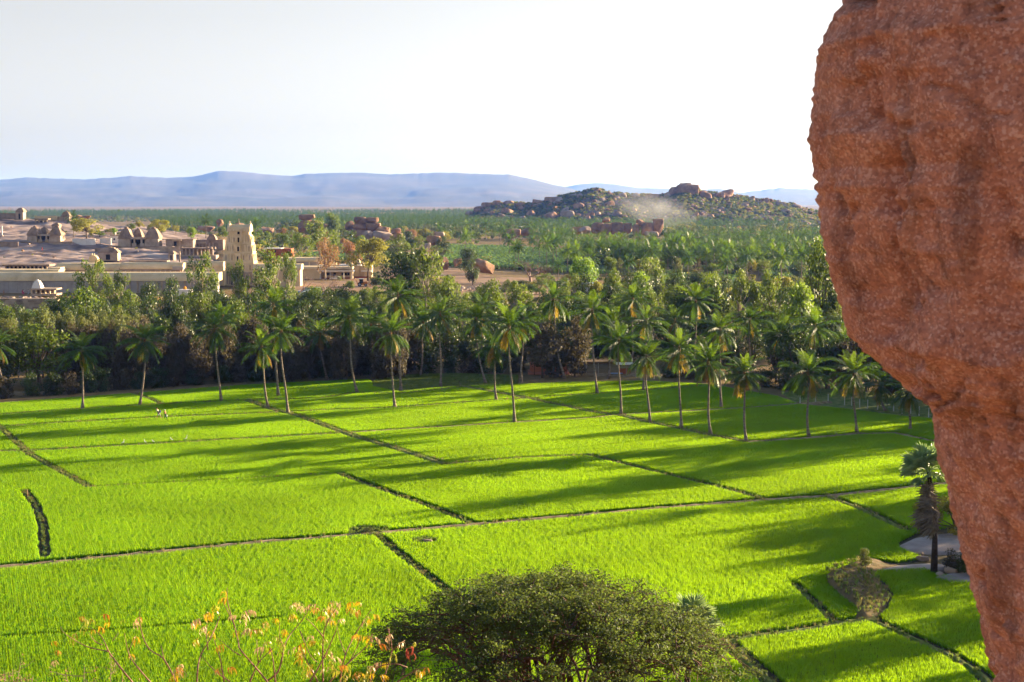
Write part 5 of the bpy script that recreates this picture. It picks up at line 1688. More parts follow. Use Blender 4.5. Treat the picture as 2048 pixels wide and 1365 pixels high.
# riverside shrine
sh = Site('riverside_shrine', 'small shrine with white tiered spire and pillared porch on the river terrace', 'shrine', 86, 590, 458)
sh.box('platform', M_stone, 60, 113, 588, 592, 6, -.5)
sh.box('back_wall', M_stone_dark, 62, 110, 580, 589, 1, 4); sh.box('roof_slab', M_stone, 59.5, 113, 577.5, 580.5, 5.6, -.4)
for px in (62, 71, 80, 89, 98, 107): sh.box('pillar', M_cream, px, px + 2.2, 580, 589, .6, .2)
sh.pyramid('spire', M_whitewash, 63, 81, 559.5, 578, 3.4, 4, .6)
# river wall
rw = Site('river_wall', 'tall rough stone retaining wall along the river at the left edge', 'wall', 30, 628, 447)
rs7 = np.random.default_rng(7)
rw.box('wall_core', M_stone, -160, 116, 597.5, 634, 2.2, .18)
zc = 634.0; row = 0
while zc > 599:
    hgt = rs7.uniform(3.4, 4.6); px = -40 - rs7.uniform(0, 6)
    while px < 114:
        wd = rs7.uniform(6, 12)
        rw.box('stone_block', M_stone if rs7.random() < .6 else M_stone_dark, px + .25, min(116, px + wd) - .25, max(597.5, zc - hgt + .3), zc - .3, .5, -rs7.uniform(0, .12))
        px += wd
    zc -= hgt
for k in range(46):
    px = rs7.uniform(-10, 112); sz_ = rs7.uniform(.25, .7)
    p = D(px, 596.5, 449 + rs7.uniform(0, 5))
    o = obj('rubble_stone', BLD_G[k % 4], None, (p.x, p.y, TZ(p.x, 456) + sz_ * .4), rs7.uniform(0, 6)); o.scale = (sz_ * 1.4, sz_, sz_ * .8)
    tag(o, 'loose pale stone lying on top of the river wall', 'stone', 'loose stones on the river wall')

# ---- shrines on the granite hill
def triple_shrine(pxc, base, wpx, d, label, scale_h=1.0, terrace=True):
    s = Site('triple_shrine', label, 'shrine', pxc, base, d)
    u = wpx / 86.0
    X = lambda v: pxc + v * u
    Y = lambda v: base - v * u * scale_h
    s.box('left_cella', M_stone, X(-41), X(-15), Y(15), Y(-1), 8, .4, .3); s.box('right_cella', M_stone, X(13), X(42), Y(15), Y(-1), 8, .4, .3)
    s.box('centre_hall', M_stone_dark, X(-15), X(13), Y(14), Y(-1), 6, 3)
    s.box('porch_roof', M_stone, X(-16), X(15), Y(18), Y(14.5), 7, -.6)
    s.box('porch_opening', M_dark, X(-13), X(12), Y(14.2), Y(4), .4, 2.4)
    for v in (-9, 5.5): s.box('porch_pillar', M_stone, X(v), X(v + 3), Y(14.5), Y(-1), .7, .2)
    s.box('porch_parapet', M_stone, X(-13), X(-4), Y(6), Y(-1), .6, .1); s.box('porch_parapet', M_stone, X(4), X(12), Y(6), Y(-1), .6, .1)
    s.pyramid('left_roof', M_stone_dark, X(-42), X(-14), Y(40), Y(15), 8.4, 7, .2)
    s.pyramid('right_roof', M_stone_dark, X(12), X(43), Y(40), Y(15), 8.4, 7, .2)
    s.pyramid('centre_roof', M_stone_dark, X(-12), X(8), Y(38), Y(18), 5.5, 5, 7)
    if terrace:
        s.box('terrace_wall', M_stone, X(-62), X(70), Y(-1), Y(-13), 9, -4.5)
        for v in (-10, -4, 2): s.box('stair', M_stone_dark, X(v - 4), X(v + 9), Y(-1 - (v + 10) * .7), Y(-13), 1.2, -5.2 - (v + 10) * .12)
        s.box('terrace_coping', M_cream_edge if False else M_stone_dark, X(-63), X(71), Y(-.2), Y(-1.6), 1.2, -4.8)
pA = PT(85, 483); pB = PT(278, 494)
triple_shrine(87, 484, 70, pA.y, 'triple stone shrine with three stepped roofs on the granite hill, left')
triple_shrine(276, 493, 84, pB.y, 'triple stone shrine with stepped roofs on a terrace left of the tower')
def small_shrine(px0, px1, top, eave, base, label, d=None, mat=M_stone, door=True, name='stone_shrine'):
    c = (px0 + px1) / 2
    d = d or PT(c, base).y
    s = Site(name, label, 'shrine', c, base, d)
    s.box('wall_face', mat, px0 + 1, px1 - 1, eave, base + 2, 5, .3)
    s.box('eave', M_stone_dark, px0 - .3, px1 + .3, eave - 1, eave + .4, 5.8, -.1)
    if door: s.box('doorway', M_dark, c - (px1 - px0) * .1, c + (px1 - px0) * .1, eave + (base - eave) * .25, base, .3, .15)
    s.pyramid('roof', M_stone_dark, px0, px1, top, eave - .8, 5.4, 4, .1)
    return s
small_shrine(31, 47, 415.5, 424, 439, 'square stone shrine with pyramid roof on the left hilltop', 838)
small_shrine(122, 139, 422, 433.5, 444, 'stone shrine with bell-shaped roof at the right end of the hilltop', 836, M_stone, False)
small_shrine(196, 236, 494, 506, 520, 'grey stone shrine with stepped roof below the hill terrace', None, M_stone)
small_shrine(336, 348, 502, 508, 520, 'small stone tower shrine beside the pillared gallery', None, M_stone)
small_shrine(103, 118, 446, 452, 460, 'tiny stone shrine on the slope above the left triple shrine', None, M_stone)
def wall_run(px0, px1, top, base, d, label, mat, name='compound_wall', depth=.6):
    s = Site(name, label, 'wall', (px0 + px1) / 2, base, d)
    s.box('wall_face', mat, px0, px1, top + .8, base + 2.5, depth)
    s.box('coping', mat, px0 - .3, px1 + .3, top, top + .9, depth + .3, -.15)
    return s
wall_run(70, 114, 432.5, 439, 834, 'sunlit yellowish wall on the hilltop between two shrines', M_cream)
wall_run(108, 125, 434, 443, 835, 'grey wall joining the bell-roofed hilltop shrine', M_stone)
wall_run(-10, 31, 427, 437, 840, 'low stone hall wall on the hilltop by the leafless tree', M_stone_dark)
wall_run(145, 190, 478, 488, PT(167, 488).y, 'whitewashed compound wall on the granite hill', M_whitewash)
wall_run(200, 222, 477, 487, PT(211, 488).y + 4, 'short whitewashed wall right of the sloping path', M_whitewash)
wh = Site('white_house', 'small whitewashed house beside the left roof of the terrace shrine', 'house', 230, 488, PT(230, 488).y + 8)
wh.box('wall_face', M_whitewash, 221, 240, 472, 490, 6); wh.box('roof_slab', M_stone, 220, 241, 470, 472.3, 6.6, -.3); wh.box('window', M_dark, 227, 230, 477, 481, .2, -.12); wh.box('chimney', M_whitewash, 229, 231.5, 465.5, 470.2, .7, 2)
pv = Site('open_pavilion', 'open stone pavilion with four pillars on the upper hill slope', 'pavilion', 82, 447, 826)
pv.box('roof_slab', M_stone_dark, 67, 96, 437.5, 440, 7, -.4)
for px in (70, 77, 85, 92): pv.box('pillar', M_stone, px, px + 2, 440, 448, .5, .2); pv.box('pillar', M_stone, px, px + 2, 440, 448, .5, 5)
pv.box('platform', M_stone, 67, 97, 446.5, 452, 7, -.3)
th = Site('stone_hall', 'flat-roofed stone hall with porch right of the terrace shrine', 'temple building', 358, 494, PT(358, 496).y)
th.box('wall_face', M_stone, 332, 386, 480.5, 497, 7, 1); th.box('roof_slab', M_stone_dark, 331, 387, 478.8, 481, 8, .6)
th.box('porch_roof', M_stone, 343, 362, 480, 482.3, 3, -1.6); th.box('doorway', M_dark, 348, 353, 484, 492, .3, .9)
for px in (344.5, 358): th.box('porch_pillar', M_stone, px, px + 2, 482.3, 495, .5, -1.2)
gl = Site('pillared_gallery', 'ruined stone gallery with a row of bare pillars left of the tower', 'temple building', 400, 512, PT(400, 514).y)
gl.box('roof_slab', M_stone_dark, 360, 420, 496, 498.5, 6, 0); gl.box('back_wall', M_stone_dark, 362, 426, 498, 515, .8, 5)
for k in range(9): gl.box('pillar', M_stone, 363 + k * 7.6, 365 + k * 7.6, 498.5, 512, .5, .3)
for k in range(3): gl.box('pillar_capital', M_stone, 412 + k * 7.6, 416 + k * 7.6, 494, 498.7, .9, .1)
gl.box('base_wall', M_stone, 358, 432, 511, 520, 7, -.5)
rn = Site('ruined_shrine', 'collapsed stepped stone shrine behind the gallery near the tower', 'shrine', 428, 495, PT(428, 498).y)
rn.box('wall_face', M_stone_dark, 386, 446, 480, 500, 6, 2); rn.pyramid('roof', M_stone_dark, 413, 432, 468, 481, 5, 4, 1.6); rn.box('fallen_cornice', M_stone, 388, 412, 484, 488, 1.2, .6, .2)
for k in range(6): rn.box('pillar', M_stone, 390 + k * 7, 391.8 + k * 7, 486, 499, .5, 1.0)
fp = Site('stone_lamp_pillar', 'slender stone pillar standing beside the small tower shrine', 'pillar', 359, 526, 560)
fp.box('shaft', M_stone, 358, 360.3, 503, 528, .45, 0, .04); fp.box('base', M_stone, 356.6, 361.6, 526, 530, 1.0, -.3)
lp = Site('stone_lamp_pillar', 'slender stone pillar at the left edge of the hill', 'pillar', 3.5, 472, PT(4, 473).y)
lp.box('shaft', M_whitewash, 2.6, 4.4, 452, 474, .45); lp.box('base', M_stone, 1.4, 5.6, 471, 475, 1.0, -.3)
wall_run(190, 235, 497, 506, PT(200, 506).y + 6, 'rough terrace wall under the white house', M_stone_dark)
wall_run(320, 365, 494, 503, PT(340, 504).y, 'stone terrace wall running right of the terrace shrine', M_stone)
wall_run(-20, 36, 484, 494, PT(10, 494).y, 'rough stone terrace wall left of the left triple shrine', M_stone_dark)

# ---- guesthouse group right of the tower
gh = Site('guesthouse', 'cream single-storey guesthouse with a blue awning over its veranda', 'building', 650, 557, 570)
gh.box('wall_face', M_cream, 594, 640, 538, 560, 9); gh.box('veranda_back', M_cream, 640, 703, 541, 559, 6, 3)
rolled_roof(gh, 'roof_edge', 593, 705, 534, 539, 10, -.4)
gh.box('awning', M_bluesheet, 635, 707, 541.8, 543.6, 3.6, -3.4); gh.box('awning_fascia', M_whitewash, 634.8, 707.2, 541.2, 544, .2, -3.7)
for px in (640, 660, 687, 703): gh.box('veranda_post', M_whitewash, px, px + 1.1, 543.6, 558, .25, -3.2)
gh.box('window', M_dark, 648, 662, 546, 551, .3, 2.8); gh.box('window', M_dark, 683, 699, 546, 551, .3, 2.8); gh.box('door', M_dark, 667, 672, 546, 557, .3, 2.8)
for px in (653, 658, 688, 694): gh.box('window_bar', M_cream_edge, px, px + .6, 546, 551, .2, 2.65)
gh.box('red_plinth', M_red, 640, 703, 555.5, 559, .5, 2.5); gh.box('end_wall', M_cream, 700, 705.5, 541, 559, 9, -.2)
g2 = Site('guesthouse', 'cream building with temple-like spires and red plinth right of the guesthouse', 'building', 720, 556, 575)
g2.box('wall_face', M_cream, 678, 742, 532, 560, 8, 2); g2.box('roof_slab', M_whitewash, 677, 722, 530, 532.5, 8.6, 1.7)
g2.box('gate_wall', M_cream, 706, 718, 535, 559, 1, 1); g2.box('red_plinth', M_red, 706, 742, 553.5, 558.5, .4, .6); g2.box('gable_wall', M_cream_edge, 730, 744, 532, 552, 2, .4, 0)
g2.box('porch_roof', M_whitewash, 722, 742, 542, 544, 3, -1.5); g2.box('porch_wall', M_whitewash, 729, 741, 545, 555, .4, 1.2)
for a, b, t in ((709, 721, 516.5), (695, 704, 523), (722, 728, 524)): g2.pyramid('spire', M_cream_edge, a, b, t, 531, 3, 5, 4)
g3 = Site('temple_hall', 'grey-walled temple hall with cream roof left of the guesthouse', 'temple building', 615, 540, 590)
g3.box('wall_face', M_wallgrey, 556, 637, 523, 545, 10); rolled_roof(g3, 'coping', 554, 642, 516.5, 524, 11, -.6)
g3.box('stair_wall', M_cream, 637, 672, 526, 540, 4, 2, 0); g3.box('pier', M_cream_edge, 617.5, 619.5, 523.5, 541, .5, -.4)
g4 = Site('temple_hall', 'low cream rounded roof behind the guesthouse awning', 'temple building', 656, 540, 582)
g4.box('wall_face', M_cream, 634, 678, 535, 545, 5); rolled_roof(g4, 'coping', 634, 679, 530.3, 536, 6, -.4)
bb = Site('brick_building', 'unfinished orange brick building with white roof edge behind the temple', 'building', 560, 516, 640)
bb.box('wall_face', M_brick, 534, 582, 498, 520, 8); bb.box('roof_slab', M_whitewash, 528, 562, 497, 498.6, 8.6, -.4); bb.box('window', M_dark, 548, 553, 501, 505, .3, -.12); bb.box('window', M_dark, 574, 577, 504, 506.5, .3, -.12)
for px in (536, 541, 552.5, 563): bb.box('column', M_brick, px, px + 1.2, 498.6, 519, .4, -.35)
ws = Site('white_shed', 'small white shed with flat tin roof behind the palms right of centre', 'building', 1182, 590, 470)
ws.box('wall_face', M_whitewash, 1172, 1196, 572, 592, 5); ws.box('roof_sheet', M_bluesheet, 1163, 1190, 567.5, 570, 5.6, -.6, 0); ws.box('doorway', M_dark, 1180, 1184, 577, 590, .3, -.14); ws.box('side_wall', M_bluesheet, 1190, 1197, 569, 586, 3, -.3)
od = Site('orange_dome', 'orange dome on a white block seen through trees before the temple wall', 'shrine', 367, 585, 462)
od.box('white_block', M_whitewash, 356, 380, 580, 594, 4); x0, x1, z0, z1 = od.span(364, 370, 573, 580.5, 462)
MB().lathe([((x1 - x0) / 2, z0), ((x1 - x0) / 2 * 1.05, z0 + (z1 - z0) * .4), ((x1 - x0) / 2 * .7, z0 + (z1 - z0) * .8), (.05, z1)], (x0 + x1) / 2, 2, 10).build('dome', solid('orange_paint', [lin(200, 130, 40), lin(214, 146, 50)], 1), od.o, True)
wb = Site('white_shelters', 'white shelter roofs glimpsed among the trees below the tower', 'building', 430, 605, 450)
wb.box('roof_sheet', M_whitewash, 372, 400, 586, 589, 5); wb.box('wall_face', M_whitewash, 374, 398, 589, 602, 4, .4); wb.box('roof_sheet', M_whitewash, 402, 448, 592, 595, 5, .5); wb.box('wall_face', M_whitewash, 405, 446, 595, 604, 3.6, 1)
cb = Site('bank_building', 'pale roofed building beside the round boulders above the plantation', 'building', 1528, 484, 1115)
cb.box('wall_face', M_cream, 1519, 1540, 477, 486, 6); cb.box('roof_slab', M_whitewash, 1518, 1541, 475.5, 477.3, 7, -.5); cb.box('window', M_dark, 1524, 1530, 479, 482, .3, -.14)

# ---- hut under the trees at the field edge
ht = Site('field_hut', 'pink-walled hut with dark thatch under the trees at the rice edge', 'hut', 1100, 749, G(1100, 749).y)
hz0 = 0
ht.box('wall_face', M_pinkwall, 1060, 1086, 719, 750, 4.5, 1.0); ht.box('wall_face', M_pinkwall, 1084, 1134, 722, 750, 5, 0)
ht.box('window', M_dark, 1072, 1077, 724, 734, .2, .88); ht.box('door', M_dark, 1092, 1097, 724, 743, .2, -.1); ht.box('window', M_dark, 1113, 1119, 724, 735, .2, -.1)
ht.box('plinth', M_pinkwall, 1056, 1138, 746, 753, 6, -.6)
x0, x1, z0, z1 = ht.span(1054, 1140, 706, 722, ht.d)
MB().prism([(-1.6, z0), (7, z0), (2.7, z1)], 'x', x0, x1).build('thatch_roof', M_thatch, ht.o)
for px in (1068, 1097.5, 1114, 1133): ht.box('veranda_post', M_bark, px, px + 1.4, 720, 754, .14, -1.2)
sd = Site('field_shelter', 'low open shelter with pale sheet roof beside the hut', 'shelter', 1250, 750, G(1250, 752).y)
sd.box('roof_sheet', M_whitewash, 1232, 1272, 728.5, 730.5, 3, 0, 0); sd.box('roof_sheet', M_thatch, 1146, 1232, 724, 729, 4, 1.5)
sd.box('back_wall', M_brick, 1236, 1262, 738, 750, .4, 3)
for px in (1150, 1172, 1196, 1218, 1236, 1252, 1270): sd.box('post', M_bark_pale, px, px + 1.5, 727, 754, .16, .4)
sd.box('bench', M_whitewash, 1150, 1168, 735, 738, .6, .8); sd.box('blue_mat', M_bluesheet, 1222, 1246, 747.5, 748.5, 1.5, 1)
sd.box('rail', M_bark_pale, 1240, 1286, 734, 735.2, .1, .3); sd.box('yard_edge', M_bund, 1140, 1290, 752.5, 757, 5, -1)
# ------------------------------------------------------------------ foreground boulder (right)
def fore_rock_material():
    m, nt, out = new_mat('weathered_red_granite')
    p = nt.nodes.new('ShaderNodeBsdfPrincipled')
    big = noise_node(nt, 2.2, 5, 0.6, 'Object')
    mid = noise_node(nt, 11.0, 5, 0.65, 'Object')
    c1 = ramp(nt, big, [(0.30, lin(128, 78, 64)), (0.48, lin(190, 122, 100)), (0.66, lin(208, 144, 120))])
    c2 = ramp(nt, mid, [(0.30, lin(98, 62, 56)), (0.52, lin(188, 122, 100)), (0.72, lin(216, 160, 138))])
    c = mixc(nt, 0.45, c1, c2)
    # crystals: pale feldspar and dark mica grains
    tc = nt.nodes.new('ShaderNodeTexCoord')
    vo = nt.nodes.new('ShaderNodeTexVoronoi'); vo.inputs['Scale'].default_value = 105.0
    nt.links.new(tc.outputs['Object'], vo.inputs['Vector'])
    sep = nt.nodes.new('ShaderNodeSeparateColor'); nt.links.new(vo.outputs['Color'], sep.inputs[0])
    g = ramp(nt, sep.outputs[0], [(0.0, lin(84, 50, 50)), (0.2, lin(140, 88, 80)), (0.72, lin(196, 126, 100)), (0.95, lin(228, 184, 170))])
    c = mixc(nt, 0.42, c, g)
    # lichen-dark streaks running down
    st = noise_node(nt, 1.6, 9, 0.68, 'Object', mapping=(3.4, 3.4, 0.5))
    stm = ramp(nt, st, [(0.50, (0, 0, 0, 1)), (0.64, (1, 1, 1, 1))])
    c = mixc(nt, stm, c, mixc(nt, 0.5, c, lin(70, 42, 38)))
    nt.links.new(c, p.inputs['Base Color'])
    p.inputs['Roughness'].default_value = 0.85
    p.inputs['Specular IOR Level'].default_value = 0.25
    b = nt.nodes.new('ShaderNodeBump'); b.inputs['Strength'].default_value = 0.6; b.inputs['Distance'].default_value = 0.008
    nt.links.new(noise_node(nt, 60.0, 6, 0.7, 'Object'), b.inputs['Height'])
    b2 = nt.nodes.new('ShaderNodeBump'); b2.inputs['Strength'].default_value = 0.4; b2.inputs['Distance'].default_value = 0.006
    nt.links.new(vo.outputs['Distance'], b2.inputs['Height']); nt.links.new(b.outputs[0], b2.inputs['Normal'])
    nt.links.new(b2.outputs[0], p.inputs['Normal'])
    nt.links.new(p.outputs[0], out.inputs['Surface'])
    return m
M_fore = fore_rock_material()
ROCK_D = 5.6
EDGE = [(-420, 1900), (-200, 1780), (-60, 1705), (0, 1682), (40, 1658), (80, 1643), (95, 1634), (170, 1626), (250, 1620), (275, 1614), (300, 1622), (380, 1631), (470, 1642), (560, 1661), (620, 1680),
        (690, 1697), (705, 1716), (745, 1758), (785, 1800), (812, 1848), (840, 1864), (900, 1869), (970, 1884), (1050, 1904), (1130, 1921), (1200, 1940), (1290, 1961), (1365, 1977),
        (1500, 2010), (1700, 2030), (2100, 1980)]
CRACKS = [([(1686, 205), (1704, 267), (1722, 303), (1725, 354), (1704, 390), (1699, 420)], 9, .05), ([(1716, 240), (1728, 300), (1727, 350)], 13, .09),
          ([(1917, 5), (1904, 41), (1891, 56)], 5, .035), ([(1827, 172), (1868, 177), (1904, 205), (1919, 223), (1970, 228)], 5, .035), ([(1932, 241), (1940, 308), (1955, 369), (1960, 436), (1964, 500)], 9, .04),
          ([(1991, 487), (1996, 554), (1986, 631), (1955, 667)], 5, .06), ([(1776, 559), (1796, 595), (1837, 646), (1852, 682)], 5, .04), ([(1719, 500), (1719, 564), (1712, 667)], 13, .05),
          ([(1875, 746), (1880, 785), (1863, 813)], 9, .06), ([(2026, 940), (2037, 1026), (2028, 1085)], 9, .06), ([(1947, 1026), (1987, 1104), (2000, 1200)], 6, .035), ([(1925, 560), (1912, 760), (1935, 900)], 5, .025),
          ([(1985, 690), (1992, 860), (2005, 960)], 7, .03), ([(2020, 330), (2010, 420), (2030, 480)], 14, .06), ([(1760, 120), (1748, 260), (1770, 420), (1762, 520)], 6, .025)]
def fore_rock():
    ey = np.array([e[0] for e in EDGE], float); ex = np.array([e[1] for e in EDGE], float)
    nz_, na = 560, 420
    pyv = np.linspace(-420, 2000, nz_)
    left = np.array([D(float(np.interp(q, ey, ex)), q, ROCK_D).x for q in pyv])
    zz = np.array([D(1800, q, ROCK_D).z for q in pyv])
    v = np.zeros((nz_, na, 3))
    # angles: dense on the side facing the camera and the left edge
    s = np.linspace(0, 1, na, endpoint=False)
    ang = math.pi + 2 * math.pi * (s + 0.115 * np.sin(2 * math.pi * (s - .12)))
    A, B = 1.3, .95
    for i in range(nz_):
        c, sn = np.cos(ang), np.sin(ang)
        e = .82
        xx = np.sign(c) * np.abs(c) ** e * A; yy = np.sign(sn) * np.abs(sn) ** e * B
        v[i, :, 0] = left[i] + A + xx
        v[i, :, 1] = ROCK_D + yy * (.9 + .1 * math.sin(i * .01))
        v[i, :, 2] = zz[i]
    P = v.reshape(-1, 3)
    ctr = np.stack([np.repeat(left + A, na), np.full(nz_ * na, ROCK_D), P[:, 2]], -1)
    n = P - ctr; n /= np.linalg.norm(n, axis=1, keepdims=True)
    d = 0.075 * fbm(P * np.array([1.7, 1.7, 1.0]) + 3, 3) + 0.034 * fbm(P * np.array([5, 5, 2.2]) + 9, 4) + 0.016 * fbm(P * 17 + 5, 3) + 0.007 * fbm(P * 50, 2) + 0.085 * (.22 - np.abs(fbm(P * np.array([2.3, 2.3, 1.15]) + 60, 3))) + 0.035 * (.2 - np.abs(fbm(P * np.array([6.5, 6.5, 3.4]) + 33, 3)))
    # vertical fissures and hollows
    q = fbm(P * np.array([2.6, 2.6, 0.7]) + np.array([1.3, 4.1, 2.2]), 3)
    d -= 0.075 * np.exp(-(q / 0.022) ** 2) * smooth(-.2, .2, fbm(P * 1.1 + 30, 2))
    q2 = fbm(P * np.array([1.6, 1.6, 3.2]) + np.array([8.3, 1.1, 6.2]), 3)
    pits = fbm(P * 6.5 + 70, 2)
    d -= 0.03 * smooth(.25, .5, pits)
    # the cracks and hollows seen in the photograph
    den = P[:, 1] * math.cos(PITCH) - (P[:, 2] - CAM_H) * math.sin(PITCH)
    qx = 1024 + FPX * P[:, 0] / den; qy = 682.5 - FPX * (P[:, 1] * math.sin(PITCH) + (P[:, 2] - CAM_H) * math.cos(PITCH)) / den
    wob = fbm(P * 9 + 40, 3); wob2 = fbm(P * 9 + 90, 3)
    qx = qx + 12 * wob; qy = qy + 12 * wob2
    front = P[:, 1] < ROCK_D + .2
    for pl_, w_, dp in CRACKS:
        dist = np.full(len(P), 1e9)
        for (ax_, ay_), (bx_, by_) in zip(pl_[:-1], pl_[1:]):
            l2 = (bx_ - ax_) ** 2 + (by_ - ay_) ** 2
            tt = np.clip(((qx - ax_) * (bx_ - ax_) + (qy - ay_) * (by_ - ay_)) / l2, 0, 1)
            dist = np.minimum(dist, np.hypot(qx - ax_ - tt * (bx_ - ax_), qy - ay_ - tt * (by_ - ay_)))
        d = d - np.where(front, dp * np.exp(-(dist / w_) ** 2) * (.75 + .5 * wob), 0)
    P = P + n * d[:, None]
    # slide each level sideways until its left outline stands where it does in the photograph
    tgt = np.interp(pyv, ey, ex)
    for it in range(3):
        Q = P.reshape(nz_, na, 3)
        cpx = 1024 + FPX * Q[..., 0] / (Q[..., 1] * math.cos(PITCH) - (Q[..., 2] - CAM_H) * math.sin(PITCH))
        k0 = cpx.argmin(1)
        err = tgt - cpx[np.arange(nz_), k0]
        err = np.convolve(np.pad(err, 4, mode='edge'), np.ones(9) / 9, 'valid')
        yk = Q[np.arange(nz_), k0, 1]
        P = (Q + np.stack([np.repeat((err * yk / FPX)[:, None], na, 1), np.zeros((nz_, na)), np.zeros((nz_, na))], -1)).reshape(-1, 3)
    i = np.arange(nz_ - 1)[:, None] * na + np.arange(na)[None, :]
    j = np.arange(nz_ - 1)[:, None] * na + (np.arange(na)[None, :] + 1) % na
    f = np.stack([i, j, j + na, i + na], -1).reshape(-1, 4)
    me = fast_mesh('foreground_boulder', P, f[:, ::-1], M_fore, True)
    o = obj('foreground_boulder', me)
    return tag(o, 'huge reddish-brown weathered granite boulder filling the right edge of the picture', 'boulder')
fore_rock()

# ------------------------------------------------------------------ spreading rain tree below the viewpoint
M_rain = leaf('rain_tree_leaf', lin(42, 60, 26), lin(80, 98, 42), (0.22, 0.29, 0.045, 1), 0.33, 0.6, 0.2, 1.3)
M_rainbark = solid('rain_tree_bark', [lin(78, 56, 48), lin(112, 84, 72)], 1.5, 0.95, 0.5, 6.0)
def rain_tree(px, d, top_py, width_px, label, seed=4, nleaf=92000):
    rs = np.random.default_rng(seed)
    top = D(px, top_py, d)
    bz = TZ(top.x, d)
    H = top.z - bz; Rr = width_px / 2 / FPX * d
    t = thing('rain_tree', label, 'tree', (top.x, d, bz - .2))
    mb = MB(); tips = []
    fork = Vector((.3, 0, H * .30))
    mb.tube([(0, 0, 0), (.1, .1, H * .15), fork], [.62, .5, .45], 10)
    dome = lambda r: H * (1.0 - .46 * (r / Rr) ** 2.3)
    def grow(p, tgt, r, lv):
        n = 5
        pts = [p]
        for k in range(1, n + 1):
            u = k / n
            q = p.lerp(tgt, u) + Vector((0, 0, math.sin(u * math.pi) * (tgt - p).length * .10)) + Vector(rs.normal(size=3)) * (tgt - p).length * .035
            pts.append(q)
        mb.tube(pts, [r * (1 - .5 * k / n) for k in range(n + 1)], 7 if lv == 0 else (5 if lv < 2 else 3), False)
        return pts
    for i in range(14):
        a = i * 2 * math.pi / 14 + rs.uniform(-.2, .2)
        rr = Rr * rs.uniform(.22, .62)
        t1 = Vector((math.cos(a) * rr, math.sin(a) * rr, dome(rr) * rs.uniform(.66, .8)))
        p1 = grow(fork, t1, .24, 0)
        for j in range(7):
            b0 = p1[2 + j % 4]
            a2 = a + rs.uniform(-.85, .85); r2 = min(Rr * .97, rr * .5 + Rr * rs.uniform(.0, .6))
            t2 = Vector((math.cos(a2) * r2, math.sin(a2) * r2, dome(r2) * rs.uniform(.84, .95)))
            p2 = grow(b0, t2, .1, 1)
            for k in range(7):
                b1 = p2[1 + k % 5]
                t3 = t2 + Vector((rs.normal() * 1.5, rs.normal() * 1.5, 0)); r3 = min(Rr, math.hypot(t3.x, t3.y)); t3.z = dome(r3) * rs.uniform(.86, 1.015)
                p3 = grow(b1, t3, .04, 2)
                tips.append(p3[-1]); tips.append(p3[3]); tips.append(p3[4] + Vector(rs.normal(size=3)) * .4)
    mb.build('limbs', M_rainbark, t, True)
    T = np.array([q[:] for q in tips])
    k = rs.integers(0, len(T), nleaf)
    offs = rs.normal(size=(nleaf, 3)) * np.array([.27, .27, .08])
    P = T[k] + offs
    P[:, 2] += .12 - .12 * (offs[:, 0] ** 2 + offs[:, 1] ** 2)
    N = rs.normal(size=(nleaf, 3)) * .55 + np.array([0, 0, 1.0]); N /= np.linalg.norm(N, axis=1, keepdims=True)
    v, f = leaf_quads(P, N, .175, rs, .55)
    obj('crown', fast_mesh('crown', v, f, M_rain), t)
    return t
rain_tree(1100, 76, 1164, 1010, 'wide umbrella-shaped tree with fine foliage at the bottom centre')

# ------------------------------------------------------------------ fan palms
M_fan = leaf('fan_leaf', lin(84, 114, 76), lin(124, 146, 100), (0.34, 0.46, 0.16, 1), 0.4, 0.4, 0.5, 2.0)
M_fan_dead = solid('dead_fan_leaf', [lin(104, 94, 86), lin(150, 136, 122)], 3.0, 0.9)
M_ptrunk = solid('palmyra_trunk', [lin(48, 40, 38), lin(76, 64, 60)], 2.0, 0.95, 0.8, 6.0, mapping=(1, 1, 3))
def fan_mesh(name, mat, seed, petiole=1.0, rad=1.0, blades=26, fold=.25, droop=.2):
    rs = np.random.default_rng(seed); mb = MB()
    P0 = Vector((petiole, 0, 0))
    mb.tube([(0, 0, 0), (petiole * .5, 0, .05), P0], [.035, .028, .022], 4, False)
    for k in range(blades):
        a = -2.35 + 4.7 * k / (blades - 1)
        L = rad * (.75 + .3 * math.cos(a * .55)) * rs.uniform(.9, 1.08)
        dr = Vector((math.cos(a), math.sin(a), fold * abs(math.sin(a)) - droop * .2))
        sd = Vector((-math.sin(a), math.cos(a), 0)) * (rad * .085)
        zz = .02 if k % 2 else -.02
        m = P0 + dr * L * .62 + Vector((0, 0, zz - droop * .1)); tip = P0 + dr * L + Vector((0, 0, -droop * rs.uniform(.4, 1.2) * L))
        mb.add([P0, m - sd, tip, m + sd], [(0, 1, 2), (0, 2, 3)])
    me = bpy.data.meshes.new(name); me.from_pydata(mb.v, [], mb.f); me.materials.append(mat); me.update()
    return me
FANS = [fan_mesh('fan_leaf', M_fan, s, 1.0 + .1 * s, 1.0, 26, .3, .25) for s in (1, 2, 3)]
DEADF = [fan_mesh('dead_leaf', M_fan_dead, s, .95, .85, 16, -.5, .75) for s in (4, 5)]
